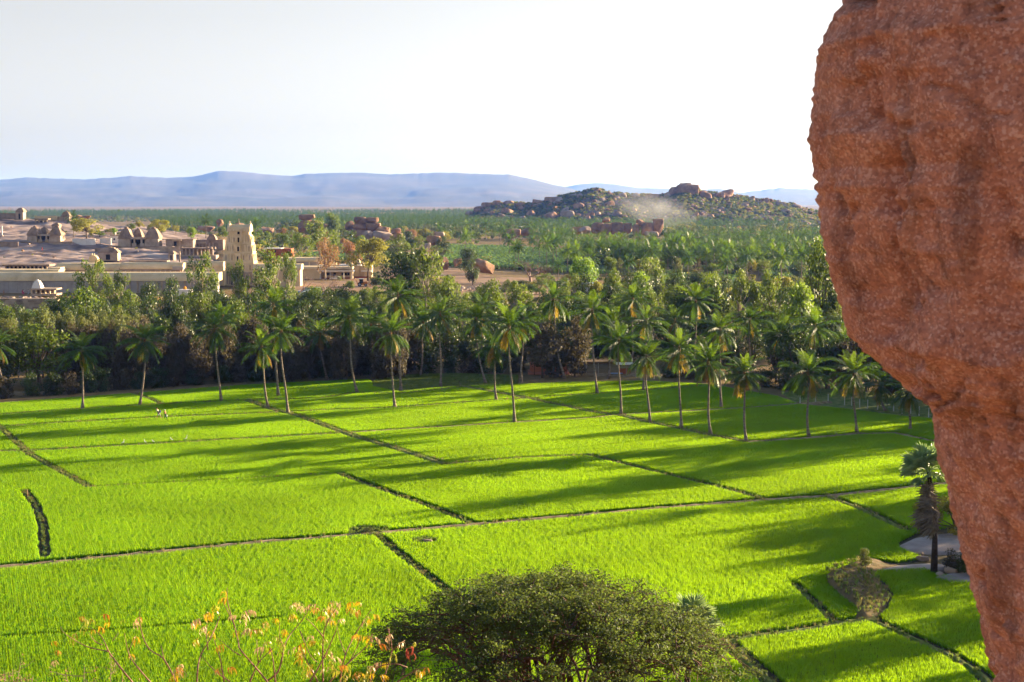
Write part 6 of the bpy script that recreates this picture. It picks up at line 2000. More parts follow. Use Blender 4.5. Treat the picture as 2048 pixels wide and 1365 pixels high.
def fan_palm(px, py, z0, cpx, cpy, label, seed, nf=18, nd=34, r0=.24, size=1.0, skirt=3.6):
    rs = np.random.default_rng(seed)
    b = G(px, py, z0) if py else None
    c = D(cpx, cpy, b.y)
    h = c.z - b.z; dx = c.x - b.x
    t = thing('fan_palm', label, 'palm tree', b)
    MB().tube([(0, 0, -.3), (0, 0, h * .3), (dx * .4, 0, h * .65), (dx, 0, h)], [r0 * 1.3, r0, r0 * .9, r0 * .75], 10).build('trunk', M_ptrunk, t, True)
    for k in range(nf):
        a = k * 2.399; el = 1.25 - 1.75 * (k / nf)
        o = obj('leaf', FANS[k % 3], t, (dx, 0, h), None, size * rs.uniform(.85, 1.1)); o.rotation_euler = Euler((rs.uniform(-.7, .7), -el, a), 'XYZ')
    for k in range(nd):
        a = k * 2.399 + rs.uniform(-.3, .3); u_ = k / max(1, nd); zz = h - .4 - skirt * u_ ** .8
        o = obj('dead_leaf', DEADF[k % 2], t, (dx * .95 + math.cos(a) * .15, math.sin(a) * .15, zz), None, size * rs.uniform(.8, 1.1) * (.75 + .55 * u_)); o.rotation_euler = Euler((rs.uniform(-.5, .5), rs.uniform(1.15, 1.45) - .25 * u_, a), 'XYZ')
    return t
fan_palm(1868, 1139, .5, 1857, 942, 'fan palm with a brown skirt of dead leaves beside the foreground boulder', 5, 22, 30, .26, 1.35, 2.8)
# the second one, half hidden behind the umbrella tree
p = D(1376, 1252, 93.0)
t_ = fan_palm(1385, 1236, p.z - 4.5, 1385, 1236, 'low fan palm poking out right of the umbrella tree', 9, 18, 10, .2, 1.0, 1.0) if False else None
def fan_palm_at(x, y, h, label, seed, nf, nd, size, skirt):
    rs = np.random.default_rng(seed)
    t = thing('fan_palm', label, 'palm tree', (x, y, TZ(x, y)))
    MB().tube([(0, 0, -.3), (0, 0, h * .5), (.1, 0, h)], [.28, .2, .17], 10).build('trunk', M_ptrunk, t, True)
    for k in range(nf):
        a = k * 2.399; el = 1.3 - 1.9 * (k / nf)
        o = obj('leaf', FANS[k % 3], t, (.1, 0, h), None, size * rs.uniform(.85, 1.1)); o.rotation_euler = Euler((rs.uniform(-.6, .6), -el, a), 'XYZ')
    for k in range(nd):
        a = k * 2.399; o = obj('dead_leaf', DEADF[k % 2], t, (.1, 0, h - .2 - skirt * k / nd), None, size); o.rotation_euler = Euler((0, 1.2, a), 'XYZ')
fan_palm_at(p.x, 93.0, p.z - TZ(p.x, 93.0), 'low fan palm poking out right of the umbrella tree', 9, 22, 8, 1.05, .8)

# ------------------------------------------------------------------ rock shelf by the fan palm
M_shelf = solid('pale_rock_shelf', [lin(134, 122, 122), lin(172, 158, 152)], 0.6, 0.9, 0.5, 2.5)
def slab(pp, z, h, label, seed=1):
    q = np.array([[G(a, b, z).x, G(a, b, z).y] for a, b in pp])
    c = q.mean(0)
    bm = bmesh.new()
    vs = []
    for fr_, zz in ((1.06, -.3), (1.0, h * .55), (.9, h * .92), (.6, h * 1.02)):
        ring = [bm.verts.new((c[0] + (x_ - c[0]) * fr_ - c[0], c[1] + (y_ - c[1]) * fr_ - c[1], zz + .06 * noise3(np.array([x_ * .8, y_ * .8, seed])))) for x_, y_ in q]
        vs.append(ring)
    for a, b in zip(vs[:-1], vs[1:]):
        for k in range(len(a)): bm.faces.new((a[k], a[(k + 1) % len(a)], b[(k + 1) % len(a)], b[k]))
    bm.faces.new(vs[-1]); bm.normal_update()
    bmesh.ops.recalc_face_normals(bm, faces=bm.faces)
    me = bpy.data.meshes.new('rock_shelf'); bm.to_mesh(me); bm.free(); me.materials.append(M_shelf)
    me.polygons.foreach_set('use_smooth', [True] * len(me.polygons))
    return tag(obj('rock_shelf', me, None, (c[0], c[1], 0)), label, 'rock')
slab([(1800, 1094), (1825, 1082), (1860, 1076), (1900, 1070), (1960, 1062), (1990, 1090), (1930, 1108), (1880, 1110), (1840, 1106), (1812, 1104)], .1, .45, 'pale flat rock shelf behind the skirted fan palm', 1)
slab([(1752, 1143), (1790, 1134), (1830, 1132), (1860, 1130), (1900, 1134), (1905, 1142), (1870, 1144), (1840, 1142), (1800, 1144)], .1, .3, 'narrow pale rock strip at the foot of the skirted fan palm', 2)
slab([(1868, 1158), (1900, 1150), (1950, 1148), (1980, 1165), (1930, 1168), (1900, 1166)], .1, .35, 'low grey rock right below the skirted fan palm', 3)
b0 = boulder(844, 866, 1078, 1089, G(857, 1088).y, 'lone round grey stone lying in the rice', None, BLD_G[0])
for k, (px, py, s_) in enumerate([(1845, 1118, .5), (1882, 1150, .45), (1838, 1108, .35), (1905, 1142, .6), (1920, 1120, .7)]):
    g_ = G(px, py, .25)
    o = obj('boulder', BLD_G[k % 4], None, g_, k); o.scale = (s_ * 1.3, s_, s_ * .7)
    tag(o, ['angular stone just left of the skirted fan palm', 'grey stone right at the foot of the fan palm', 'small stone on the shelf left of the fan palm',
            'larger stone right of the fan palm trunk', 'round stone under the shrubs behind the fan palm'][k], 'boulder')
bush(1905, 1070, 130, 95, 'acacia', 'yellow-green shrub behind the skirted fan palm', None, .2)
bush(1850, 1060, 70, 60, 'acacia', 'light shrub left of the skirted fan palm trunk', None, .2)
bush(1912, 1140, 60, 45, 'teak', 'dry brown shrub between the fan palm and the boulder edge', None, .2)
bush(1730, 1140, 52, 46, 'olive', 'small lone sapling on the bare bank in the lower right', None, .1)
bush(735, 1068, 60, 12, 'olive', 'low weed clump on the long paddy bank', None, .1)
bush(1950, 1150, 90, 60, 'dark', 'dark shrub by the rocks partly behind the foreground boulder', None, .2)
# trees right of the picture whose long shadows reach into the fields
for k, (x_, y_, h_, w_, kd) in enumerate([(62, 128, 12, 9, 'green'), (74, 136, 13, 10, 'dark'), (70, 112, 9, 8, 'green'), (60, 116, 8, 7, 'acacia'), (84, 150, 12, 10, 'dark'),
                                         (96, 190, 13, 9, 'green'), (104, 214, 13, 9, 'dark'), (92, 235, 12, 9, 'green'), (112, 240, 14, 10, 'dark'), (60, 142, 9.5, 12, 'dark'), (70, 150, 9.5, 12, 'dark'), (64, 166, 9, 12, 'dark'), (76, 164, 10, 12, 'dark')]):
    p_ = Vector((x_, y_, TZ(x_, y_)))
    t = thing('broadleaf_tree', 'tree standing right of the fields behind the foreground boulder', 'tree', p_, k, 'trees hidden behind the foreground boulder')
    t.scale = (w_, w_, h_); kk = KIND[kd][k % len(KIND[kd])]
    obj('trunk', kk[0], t); obj('crown', kk[1], t)

# palms beyond the right edge, behind the boulder: their shadows stripe the fields
rsP = np.random.default_rng(91)
for k in range(30):
    y_ = rsP.uniform(178, 262); x_ = y_ * .305 + 3 + rsP.uniform(0, 55)
    far_palm(x_, y_, rsP, 'coconut palm right of the fields, hidden behind the foreground boulder', 'palms hidden behind the foreground boulder', rsP.uniform(1.05, 1.35))

# ------------------------------------------------------------------ saplings with yellow leaves below the viewpoint
M_sap = solid('sapling_bark', [lin(104, 70, 62), lin(150, 112, 98)], 30.0, 0.7, 0.3, 60.0)
M_yel = [leaf('yellow_leaf', lin(176, 132, 16), lin(196, 160, 30), (0.55, 0.38, 0.01, 1), 0.4, 0.4, 0.4, 14.0),
         leaf('orange_leaf', lin(176, 104, 30), lin(190, 128, 44), (0.5, 0.22, 0.02, 1), 0.35, 0.4, 0.4, 14.0),
         leaf('lime_leaf', lin(150, 152, 44), lin(176, 160, 50), (0.36, 0.36, 0.03, 1), 0.35, 0.4, 0.4, 14.0),
         leaf('dull_leaf', lin(190, 156, 110), lin(206, 176, 132), (0.5, 0.36, 0.18, 1), 0.35, 0.4, 0.4, 14.0)]
M_redleaf = leaf('withered_leaf', lin(130, 54, 44), lin(160, 76, 60), (0.4, 0.1, 0.06, 1), 0.3, 0.6, 0.3, 14.0)
def spray_mesh(seed, mat, pairs=4, L=.17, ll=.085):
    "one pinnate leaf: arching stalk with drooping curved leaflets"
    rs = np.random.default_rng(seed); mb = MB()
    P = [Vector((0, 0, 0))]; e = .7
    for k in range(6):
        e -= .28; P.append(P[-1] + Vector((math.cos(e), 0, math.sin(e))) * L / 6)
    mb.tube(P, [.0022 * (1 - .1 * k) for k in range(7)], 3, False)
    for i in range(pairs):
        b = P[min(6, 2 + i)]
        for sd in (-1, 1):
            if rs.random() < .12: continue
            l = ll * rs.uniform(.85, 1.35); w = l * .085
            out = Vector((rs.uniform(-.1, .35), sd * .55, 0)).normalized()
            pts = [b, b + out * l * .3 + Vector((0, 0, -l * .12)), b + out * l * .42 + Vector((0, 0, -l * .5)), b + out * l * (.3 + rs.uniform(-.2, .2)) + Vector((0, 0, -l * .95))]
            tv = Vector((0, 0, 1)).cross(out).normalized()
            tv = (tv + Vector(rs.normal(size=3)) * .4).normalized()
            ws_ = [.1, 1, .85, .05]
            vs = []
            for p_, w_ in zip(pts, ws_): vs += [p_ - tv * w * w_, p_ + tv * w * w_]
            mb.add(vs, [(2 * j, 2 * j + 1, 2 * j + 3, 2 * j + 2) for j in range(3)])
    me = bpy.data.meshes.new('leaf'); me.from_pydata(mb.v, [], mb.f); me.materials.append(mat); me.update()
    return me
SPRAY = [spray_mesh(i, M_yel[[0, 3, 2, 2, 0, 3, 1, 0][i]], 3 + i % 3, .15 + .02 * (i % 3)) for i in range(8)]
RED = spray_mesh(40, M_redleaf, 3, .06, .09)
def sapling(label, d, root, lines, leaf_at, seed, r0=.011):
    rs = np.random.default_rng(seed)
    base = D(root[0], root[1], d); gz = TZ(base.x, d); base.z = gz
    t = thing('sapling', label, 'sapling', base)
    for ln in lines:
        dd = d + rs.uniform(-.25, .25)
        pts = [D(a, b, dd + .10 * k * rs.uniform(-1, 1)) - base for k, (a, b) in enumerate(ln)]
        n = len(pts)
        rr = r0 if ln[0][1] >= 1356 else r0 * .62
        # soften the polyline
        sm = []
        for k in range(n - 1):
            for u in (0, .33, .66): 
                a_, b_, c_, d_ = pts[max(k - 1, 0)], pts[k], pts[k + 1], pts[min(k + 2, n - 1)]
                sm.append(.5 * ((2 * b_) + (c_ - a_) * u + (2 * a_ - 5 * b_ + 4 * c_ - d_) * u * u + (3 * b_ - a_ - 3 * c_ + d_) * u ** 3))
        sm.append(pts[-1])
        if ln[0][1] >= 1356:
            t0_ = (pts[0] - pts[1]).normalized(); low = pts[0] + t0_ * .35 + Vector((0, 0, -.45))
            sm = [Vector((rs.uniform(-.05, .05), 0, 0)), low.lerp(Vector((0, 0, 0)), .55), low] + sm
        m_ = len(sm)
        MB().tube(sm, [rr * (1 - .72 * k / (m_ - 1)) * (1.12 if k % 3 == 0 else 1) for k in range(m_)], 6).build('branch', M_sap, t, True)
    for (a, b, k_) in leaf_at:
        for j in range((k_ + 1) // 2):
            p_ = D(a + rs.uniform(-7, 7), b + rs.uniform(-5, 9), d + rs.uniform(-.3, .3)) - base
            o = obj('leaf', SPRAY[int(rs.integers(8))], t, p_, None, rs.uniform(.6, .9)); o.rotation_euler = (rs.uniform(-.3, .3), rs.uniform(-.5, .4), rs.uniform(0, 6.28))
    return t
sapling('young tree with few yellow leaves at the bottom left, leftmost sapling', 15.0, (300, 1860),
        [[(265, 1365), (242, 1337), (225, 1314), (216, 1300), (202, 1272), (177, 1253)], [(216, 1303), (178, 1295), (150, 1281), (127, 1265), (122, 1254)],
         [(301, 1365), (277, 1337), (258, 1309), (249, 1267)], [(353, 1365), (328, 1319), (300, 1300), (286, 1274), (280, 1244), (280, 1218)],
         [(204, 1290), (190, 1283), (176, 1265)], [(225, 1283), (238, 1264)], [(258, 1300), (272, 1272)], [(328, 1319), (322, 1290)]],
        [(150, 1234, 3), (172, 1240, 3), (184, 1250, 3), (196, 1234, 2), (166, 1262, 2), (100, 1280, 2), (112, 1305, 2), (222, 1246, 1), (248, 1246, 1), (280, 1226, 2), (280, 1238, 1), (270, 1270, 1), (118, 1318, 2), (252, 1306, 1)], 1)
sapling('young tree with orange drooping leaves at the bottom, second sapling from the left', 14.2, (520, 1880),
        [[(534, 1363), (517, 1342), (481, 1300), (477, 1286), (468, 1248), (456, 1209), (454, 1176)], [(468, 1248), (455, 1222), (445, 1202)], [(482, 1312), (463, 1300), (433, 1274)],
         [(534, 1363), (555, 1345), (564, 1319), (568, 1295), (580, 1270), (604, 1241), (623, 1209)], [(568, 1295), (559, 1274), (559, 1244)], [(459, 1363), (430, 1342), (402, 1312)],
         [(394, 1365), (396, 1333), (403, 1307), (420, 1279), (436, 1244), (439, 1232)], [(501, 1361), (517, 1326), (541, 1302)], [(416, 1300), (412, 1262), (415, 1246)], [(517, 1326), (514, 1300), (514, 1280)], [(541, 1302), (548, 1296)],
         [(448, 1363), (441, 1320), (428, 1280)], [(551, 1363), (546, 1320), (540, 1292)], [(520, 1315), (530, 1282)]],
        [(404, 1235, 3), (420, 1238, 3), (434, 1212, 3), (438, 1226, 2), (398, 1268, 3), (412, 1256, 3), (426, 1262, 2), (452, 1182, 1), (466, 1200, 2), (482, 1226, 3), (474, 1236, 3), (490, 1256, 5), (506, 1262, 4), (528, 1252, 5), (540, 1244, 4),
         (536, 1290, 5), (548, 1270, 4), (560, 1260, 3), (604, 1212, 3), (600, 1222, 2), (440, 1335, 2), (452, 1332, 1), (350, 1340, 5), (362, 1345, 3), (448, 1296, 1), (572, 1298, 1)], 2)
sapling('young tree with golden leaves at the bottom, third sapling from the left', 14.8, (670, 1870),
        [[(620, 1363), (646, 1319), (670, 1267), (677, 1239)], [(646, 1363), (646, 1281), (655, 1244), (681, 1204)], [(660, 1363), (700, 1323), (735, 1291), (745, 1267)],
         [(681, 1356), (691, 1309), (712, 1267), (742, 1220)], [(691, 1309), (680, 1280), (674, 1253)], [(646, 1273), (628, 1252), (612, 1236)], [(600, 1262), (620, 1310), (635, 1325)], [(634, 1360), (612, 1320), (600, 1290)], [(700, 1323), (716, 1290), (722, 1272)]],
        [(630, 1212, 4), (642, 1218, 5), (654, 1210, 5), (664, 1222, 4), (656, 1236, 4), (672, 1240, 2), (684, 1236, 2), (694, 1208, 4), (708, 1212, 4), (722, 1216, 3), (738, 1228, 3), (750, 1232, 2), (590, 1226, 3), (602, 1210, 2), (606, 1296, 3), (616, 1284, 4),
         (632, 1280, 4), (640, 1292, 3), (596, 1306, 4), (600, 1322, 4), (654, 1318, 5), (660, 1330, 4), (672, 1336, 4), (628, 1330, 3), (612, 1345, 5), (716, 1268, 4), (728, 1274, 3), (744, 1284, 3), (750, 1290, 2), (702, 1336, 3), (690, 1345, 3)], 3)
sapling('bare-twigged young tree with a withered red leaf, rightmost sapling before the umbrella tree', 15.6, (790, 1850),
        [[(766, 1361), (784, 1302), (775, 1255)], [(784, 1302), (797, 1290), (810, 1281)], [(796, 1363), (829, 1342), (850, 1335)], [(778, 1300), (772, 1292)], [(778, 1258), (779, 1300)], [(740, 1363), (756, 1335), (790, 1328), (815, 1335)]],
        [(787, 1258, 1), (812, 1278, 2), (820, 1284, 1), (790, 1306, 2), (778, 1326, 4), (760, 1330, 3), (730, 1334, 4), (722, 1344, 4), (755, 1350, 4), (820, 1340, 3), (848, 1338, 3), (740, 1352, 3)], 4)
# withered red leaf cluster belongs to the last sapling
sp = [o for o in bpy.data.objects if o.name.startswith('sapling')][-1]
for k in range(4):
    q_ = D(818 + k * 1.5, 1294 + 4 * k, 15.6) - sp.location
    obj('withered_leaf', RED, sp, q_, k * 1.7, 1.0)
# dry thicket at the lower left
M_dryleaf = leaf('dry_thicket_leaf', lin(150, 108, 78), lin(186, 146, 112), (0.42, 0.26, 0.14, 1), 0.35, 0.6, 0.3, 9.0)
def thicket(px, py, d, wpx, hpx, label, seed):
    rs = np.random.default_rng(seed)
    b = D(px, py, d); g = TZ(b.x, d); W = wpx / FPX * d; H = b.z - g
    t = thing('dry_shrub', label, 'shrub', (b.x, d, g))
    mb = MB(); tips = []
    for i in range(16):
        a = rs.uniform(0, 6.28); r = W / 2 * math.sqrt(rs.random())
        tip = Vector((math.cos(a) * r, math.sin(a) * r * .6, H * rs.uniform(.86, 1.0) - .35 * r / W * (hpx / FPX * d)))
        p0 = Vector((rs.uniform(-.1, .1), rs.uniform(-.1, .1), 0)); m = p0.lerp(tip, .6) + Vector(rs.normal(size=3)) * .1
        mb.tube([p0, m, tip], [.014, .008, .003], 4, False)
        for j in range(16):
            q0 = m.lerp(tip, rs.uniform(.1, 1)); q1 = q0 + Vector((rs.normal(), rs.normal() * .7, abs(rs.normal()) * .35)) * .17
            mb.tube([q0, q0.lerp(q1, .5) + Vector(rs.normal(size=3)) * .015, q1], [.0035, .0028, .0015], 3, False); tips += [q1, q0.lerp(q1, .6), q0.lerp(q1, .35)]
    mb.build('twigs', M_twig, t)
    T = np.array([q[:] for q in tips]); n = 1500
    P = T[rs.integers(0, len(T), n)] + rs.normal(size=(n, 3)) * .02
    N = rs.normal(size=(n, 3)); N /= np.linalg.norm(N, axis=1, keepdims=True)
    v, f = leaf_quads(P, N, .026, rs, .45)
    obj('dry_leaves', fast_mesh('dry_leaves', v, f, M_dryleaf), t)
thicket(215, 1308, 15.5, 200, 60, 'tangled dry brown shrub under the leftmost sapling', 1)
thicket(20, 1325, 15.0, 110, 40, 'tangled dry brown shrub at the lower left corner', 2)
# ------------------------------------------------------------------ people, birds, vehicles, posts
M_skin = solid('skin', [lin(176, 122, 92), lin(190, 136, 106)], 4, 0.6)
M_skin_dark = solid('skin_tanned', [lin(120, 80, 58), lin(134, 92, 68)], 4, 0.6)
def cloth(name, c): return solid(name, [c, tuple(min(1, v * 1.2) for v in c[:3]) + (1,)], 6, 0.9)
M_hair = cloth('hair', lin(70, 46, 34)); M_grey = cloth('grey_cloth', lin(150, 156, 160)); M_navy = cloth('navy_cloth', lin(40, 50, 84))
M_pale = cloth('pale_cloth', lin(210, 206, 180)); M_green = cloth('dark_green_cloth', lin(24, 66, 50)); M_tan = cloth('brown_cloth', lin(150, 108, 88))
M_white = cloth('white_cloth', lin(220, 218, 220)); M_pink = cloth('pink_cloth', lin(196, 70, 120)); M_redc = cloth('red_cloth', lin(196, 44, 40)); M_orange = cloth('orange_cloth', lin(206, 110, 50))
def skinned(name, joints, edges, mat, parent):
    me = bpy.data.meshes.new(name)
    me.from_pydata([j[:3] for j in joints], edges, []); me.update()
    o = obj(name, me, parent); me.materials.append(mat)
    sk = o.modifiers.new('skin', 'SKIN')
    for d_, j in zip(me.skin_vertices[0].data, joints):
        d_.radius = (j[3], j[4] if len(j) > 4 else j[3])
    me.skin_vertices[0].data[0].use_root = True
    sk.use_smooth_shade = True
    sb = o.modifiers.new('round', 'SUBSURF'); sb.levels = 1; sb.render_levels = 2
    return o
def walker(loc, face, label, H=1.72, stride=.32, lean=.08, skin=M_skin, shirt=M_grey, legs=M_navy, short=True, head=M_hair, arm=.3, flip=1, group=None):
    "a walking figure facing +x before it is turned"
    s = H / 1.72
    t = thing('person', label, 'person', loc, face, group)
    t.scale = (s, s, s)
    l = lean
    # joints: x forward, y side, z up, radius
    J = [(0, 0, .93, .13, .11), (l * .5, 0, 1.12, .12, .1), (l, 0, 1.36, .16, .11), (l * 1.3, 0, 1.48, .055), (l * 1.5 + .02, 0, 1.56, .075), (l * 1.6 + .03, 0, 1.64, .095), (l * 1.6 + .02, 0, 1.71, .06)]
    E = [(0, 1), (1, 2), (2, 3), (3, 4), (4, 5), (5, 6)]
    for sd in (-1, 1):
        f = stride * sd * flip
        b = len(J)
        J += [(0.0, .1 * sd, .9, .09), (f * .55, .1 * sd, .5, .062), (f * 1.0 - (.1 if f < 0 else 0), .1 * sd, .09 + (.05 if f < 0 else 0), .042), (f * 1.0 + (.1 if f > 0 else .02), .1 * sd, .035, .035)]
        E += [(0, b), (b, b + 1), (b + 1, b + 2), (b + 2, b + 3)]
        b = len(J)
        g = -arm * sd * flip
        J += [(l, .19 * sd, 1.38, .06), (l + g * .4, .23 * sd, 1.1, .045), (l + g * .95 + .08, .21 * sd, .88, .034), (l + g * 1.1 + .12, .2 * sd, .8, .03)]
        E += [(2, b), (b, b + 1), (b + 1, b + 2), (b + 2, b + 3)]
    skinned('body', J, E, skin, t)
    # nose and ears give the head a face direction
    hx, hz = l * 1.6 + .03, 1.63
    MB().lathe([(.012, -.02), (.016, 0), (.006, .03)], 0, 0, 6).build('nose', skin, t).location = (hx + .1, 0, hz)
    for sd in (-1, 1):
        MB().box(-.015, .015, -.008, .008, -.03, .03).build('ear', skin, t).location = (hx, .088 * sd, hz)
    # shirt and legwear sit just outside the body
    Js = [(l * .1, 0, .98, .15, .125), (l * .5, 0, 1.14, .14, .115), (l, 0, 1.37, .175, .122), (l, -.2, 1.38, .075), (l - .06, -.23, 1.2, .062), (l, .2, 1.38, .075), (l + .06, .23, 1.2, .062)]
    skinned('shirt', Js, [(0, 1), (1, 2), (2, 3), (3, 4), (2, 5), (5, 6)], shirt, t)
    Jl = [(0, 0, .96, .145, .12)]; El = []
    for sd in (-1, 1):
        f = stride * sd * flip; b = len(Jl)
        Jl += [(0, .1 * sd, .88, .105), (f * .55, .1 * sd, .5, .082)]; El += [(0, b), (b, b + 1)]
        if not short:
            Jl += [(f * 1.0 - (.1 if f < 0 else 0), .1 * sd, .12 + (.05 if f < 0 else 0), .06)]; El += [(b + 1, b + 2)]
    skinned('trousers', Jl, El, legs, t)
    MB().lathe([(.03, .085), (.075, .07), (.104, .02), (.108, -.02), (.1, -.035)], 0, 0, 10).build('hair', head, t, True).location = (hx - .012, 0, hz + .03)
    return t
g1 = G(318, 838.5, .3); g2_ = G(331, 839.5, .3)
a = walker((g1.x, g1.y, .3), math.pi - .15, 'person in shorts with a dark pack walking left along the paddy bank, in front', 1.84, .3, .2, M_skin, M_pale, M_grey, True, M_hair, .5)
MB().box(-.32, -.1, -.16, .16, .98, 1.36, .03).build('backpack', M_navy, a)
MB().box(-.12, .16, -.18, .18, 1.0, 1.1, .02).build('tied_jacket', M_navy, a)
b = walker((g2_.x, g2_.y, .3), math.pi - .15, 'person in white cap and dark green trousers following the first walker', 1.62, .28, .04, M_skin_dark, M_tan, M_green, False, M_white, .25, -1)
MB().lathe([(.02, -.2), (.1, -.17), (.13, -.05), (.1, .1), (.02, .14)], 0, 0, 8).build('carried_bag', M_white, b, True).location = (-.34, .2, .72)
def stander(px, py, d, label, shirt, legs, H=1.65, rot=0.0, group=None):
    p_ = D(px, py, d); z_ = max(TZ(p_.x, d), p_.z)
    return walker((p_.x, d, p_.z), rot, label, H, .1, .03, M_skin_dark, shirt, legs, False, M_hair, .1, 1, group)
stander(45, 590, 456, 'person in pink clothes on the river terrace left of the shrine', M_pink, M_pink, 1.6, 1)
stander(47.5, 590, 456.5, 'person in white and pink beside the one in pink on the terrace', M_white, M_pink, 1.65, 2)
stander(57, 590, 457, 'person in pale clothes at the porch of the riverside shrine', M_white, M_grey, 1.7, 3)
stander(8, 591, 456, 'person in orange at the left edge of the river terrace', M_orange, M_tan, 1.7, .5)
stander(84.5, 502, 660, 'person in red standing on the granite below the left triple shrine', M_redc, M_redc, 1.75, 1.2)

# ---- egrets on the bank
M_egret = solid('white_feathers', [lin(226, 226, 226), lin(240, 240, 238)], 5, 0.7)
M_bill = solid('yellow_bill', [lin(190, 150, 50), lin(200, 160, 60)], 5, 0.5); M_leg = solid('dark_leg', [lin(40, 40, 36), lin(50, 50, 44)], 5, 0.7)
def egret(px, py, label, tall, rot):
    g_ = G(px, py, .3)
    t = thing('egret', label, 'bird', (g_.x, g_.y, .3), rot, 'white egrets on the paddy bank')
    J = [(-.16, 0, .36, .03), (-.05, 0, .4, .085), (.08, 0, .44, .08), (.15, 0, .55, .035), (.13, 0, .55 + .12 * tall, .026), (.17, 0, .55 + .25 * tall, .028), (.2, 0, .57 + .27 * tall, .034)]
    skinned('body', J, [(i, i + 1) for i in range(6)], M_egret, t)
    MB().tube([(.21, 0, .57 + .27 * tall), (.33, 0, .55 + .26 * tall)], [.014, .003], 5).build('bill', M_bill, t)
    for sd in (-1, 1):
        MB().tube([(0, .04 * sd, .34), (.02, .04 * sd, .17), (0, .04 * sd, 0)], .011, 4).build('leg', M_leg, t)
    t.scale = (1.05, 1.05, 1.05)
for px, py, lb, tl, rt in [(246, 891, 'white egret standing tall, leftmost on the paddy bank', 1.0, .4), (291, 890, 'white egret, second from the left on the bank', .8, 2.8), (307, 889, 'white egret with head low, third from the left', .3, 3.0),
                           (344, 885, 'white egret, fourth from the left on the bank', .6, 3.3), (372, 883, 'tallest white egret, rightmost on the paddy bank', 1.3, .2)]: egret(px, py, lb, tl, rt)

# ---- markers and posts
M_post = solid('pale_post', [lin(170, 166, 160), lin(200, 196, 190)], 2, 0.8)
for px, py, h_, lb in [(55, 996, 1.0, 'short wooden stake at the top of the dark ditch in the left field'), (458, 783, 1.1, 'small stake at the tree edge of the left field')]:
    g_ = G(px, py, 0)
    tag(MB().tube([(0, 0, 0), (.03, 0, h_ * .5), (.0, 0, h_)], [.07, .06, .055], 6).build('stake', solid('weathered_wood', [lin(150, 120, 90), lin(176, 146, 112)], 4), None, False, (g_.x, g_.y, 0)), lb, 'stake')
FP = [(1600, 807, 'first'), (1631, 808, 'second'), (1656, 806, 'third'), (1689, 811, 'fourth'), (1703, 812, 'fifth'), (1719, 816, 'sixth'), (1735, 818, 'seventh'), (1755, 820, 'eighth'), (1787, 823, 'ninth'), (1804, 828, 'tenth'), (1821, 828, 'eleventh'), (1838, 832, 'twelfth'), (1857, 835, 'thirteenth'), (1876, 838, 'fourteenth')]
for px, py, o_ in FP:
    g_ = G(px, py, 0)
    h_ = 1.55
    mb = MB().box(-.07, .07, -.07, .07, -.1, h_, .01)
    po = tag(mb.build('fence_post', M_post, None, False, (g_.x, g_.y, 0)), 'pale fence post at the right field edge, %s from the left' % o_, 'fence post', 'pale fence posts at the right field edge')
structure(patch('field_margin', [(1560, 800), (1700, 824), (1880, 850), (2100, 880), (2100, 790), (1700, 780), (1560, 770)], 0, M_bund_grass, 'grassy margin behind the fence posts', .02), 'grassy margin behind the fence posts')

# ---- vehicles on the far bank
M_carwhite = solid('white_paint', [lin(214, 216, 220), lin(224, 226, 230)], 1, 0.3, spec=.5); M_blue = solid('blue_paint', [lin(40, 84, 150), lin(54, 100, 168)], 1, 0.4, spec=.5)
M_glass = solid('vehicle_glass', [lin(30, 36, 44), lin(40, 48, 58)], 1, 0.15, spec=.5); M_tyre = solid('tyre', [lin(28, 28, 28), lin(36, 36, 36)], 2, 0.9); M_yellow = solid('digger_paint', [lin(196, 116, 48), lin(206, 128, 56)], 1, 0.5)
M_rim = solid('rim', [lin(150, 150, 150), lin(170, 170, 170)], 1, 0.4); M_lamp = solid('headlamp', [lin(220, 220, 210), lin(230, 230, 222)], 1, 0.3)
def wheel(parent, x_, y_, r, w_=.2):
    o = MB().tube([(0, -w_ / 2, 0), (0, w_ / 2, 0)], r, 14).build('tyre', M_tyre, parent); o.name = 'wheel'; o.location = (x_, y_, r)
    MB().tube([(0, -w_ / 2 - .01, 0), (0, w_ / 2 + .01, 0)], r * .55, 10).build('rim', M_rim, o)
def car(p_, rot, label, paint=None):
    t = thing('parked_car', label, 'car', p_, rot)
    paint = paint or M_carwhite
    body = [(-2.1, .35), (2.1, .35), (2.15, .7), (1.9, .85), (1.0, .98), (.45, 1.45), (-1.2, 1.47), (-1.85, 1.0), (-2.15, .9)]
    MB().prism(body, 'y', -.82, .82).build('body', paint, t)
    for y_ in (-.835, .835):
        MB().prism([(.85, 1.0), (.42, 1.38), (-.3, 1.4), (-.3, 1.0)], 'y', y_ - .01, y_ + .01).build('side_window', M_glass, t)
        MB().prism([(-.4, 1.0), (-.4, 1.4), (-1.15, 1.4), (-1.6, 1.02)], 'y', y_ - .01, y_ + .01).build('side_window', M_glass, t)
        for x_ in (-1.3, 1.35): wheel(t, x_, y_ * .93, .32)
        MB().box(2.02, 2.16, y_ * .75 - .15, y_ * .75 + .15, .62, .76).build('headlight', M_lamp, t)
    MB().add([(1.0, -.7, 1.0), (1.0, .7, 1.0), (.5, .62, 1.44), (.5, -.62, 1.44)], [(0, 1, 2, 3)]) if False else None
    m_ = MB(); m_.add([(1.03, -.7, .99), (1.03, .7, .99), (.48, .62, 1.46), (.48, -.62, 1.46), (1.05, -.7, 1.0), (1.05, .7, 1.0), (.5, .62, 1.475), (.5, -.62, 1.475)], [(0, 1, 2, 3), (4, 7, 6, 5), (0, 4, 5, 1), (3, 2, 6, 7), (0, 3, 7, 4), (1, 5, 6, 2)]); m_.build('windscreen', M_glass, t)
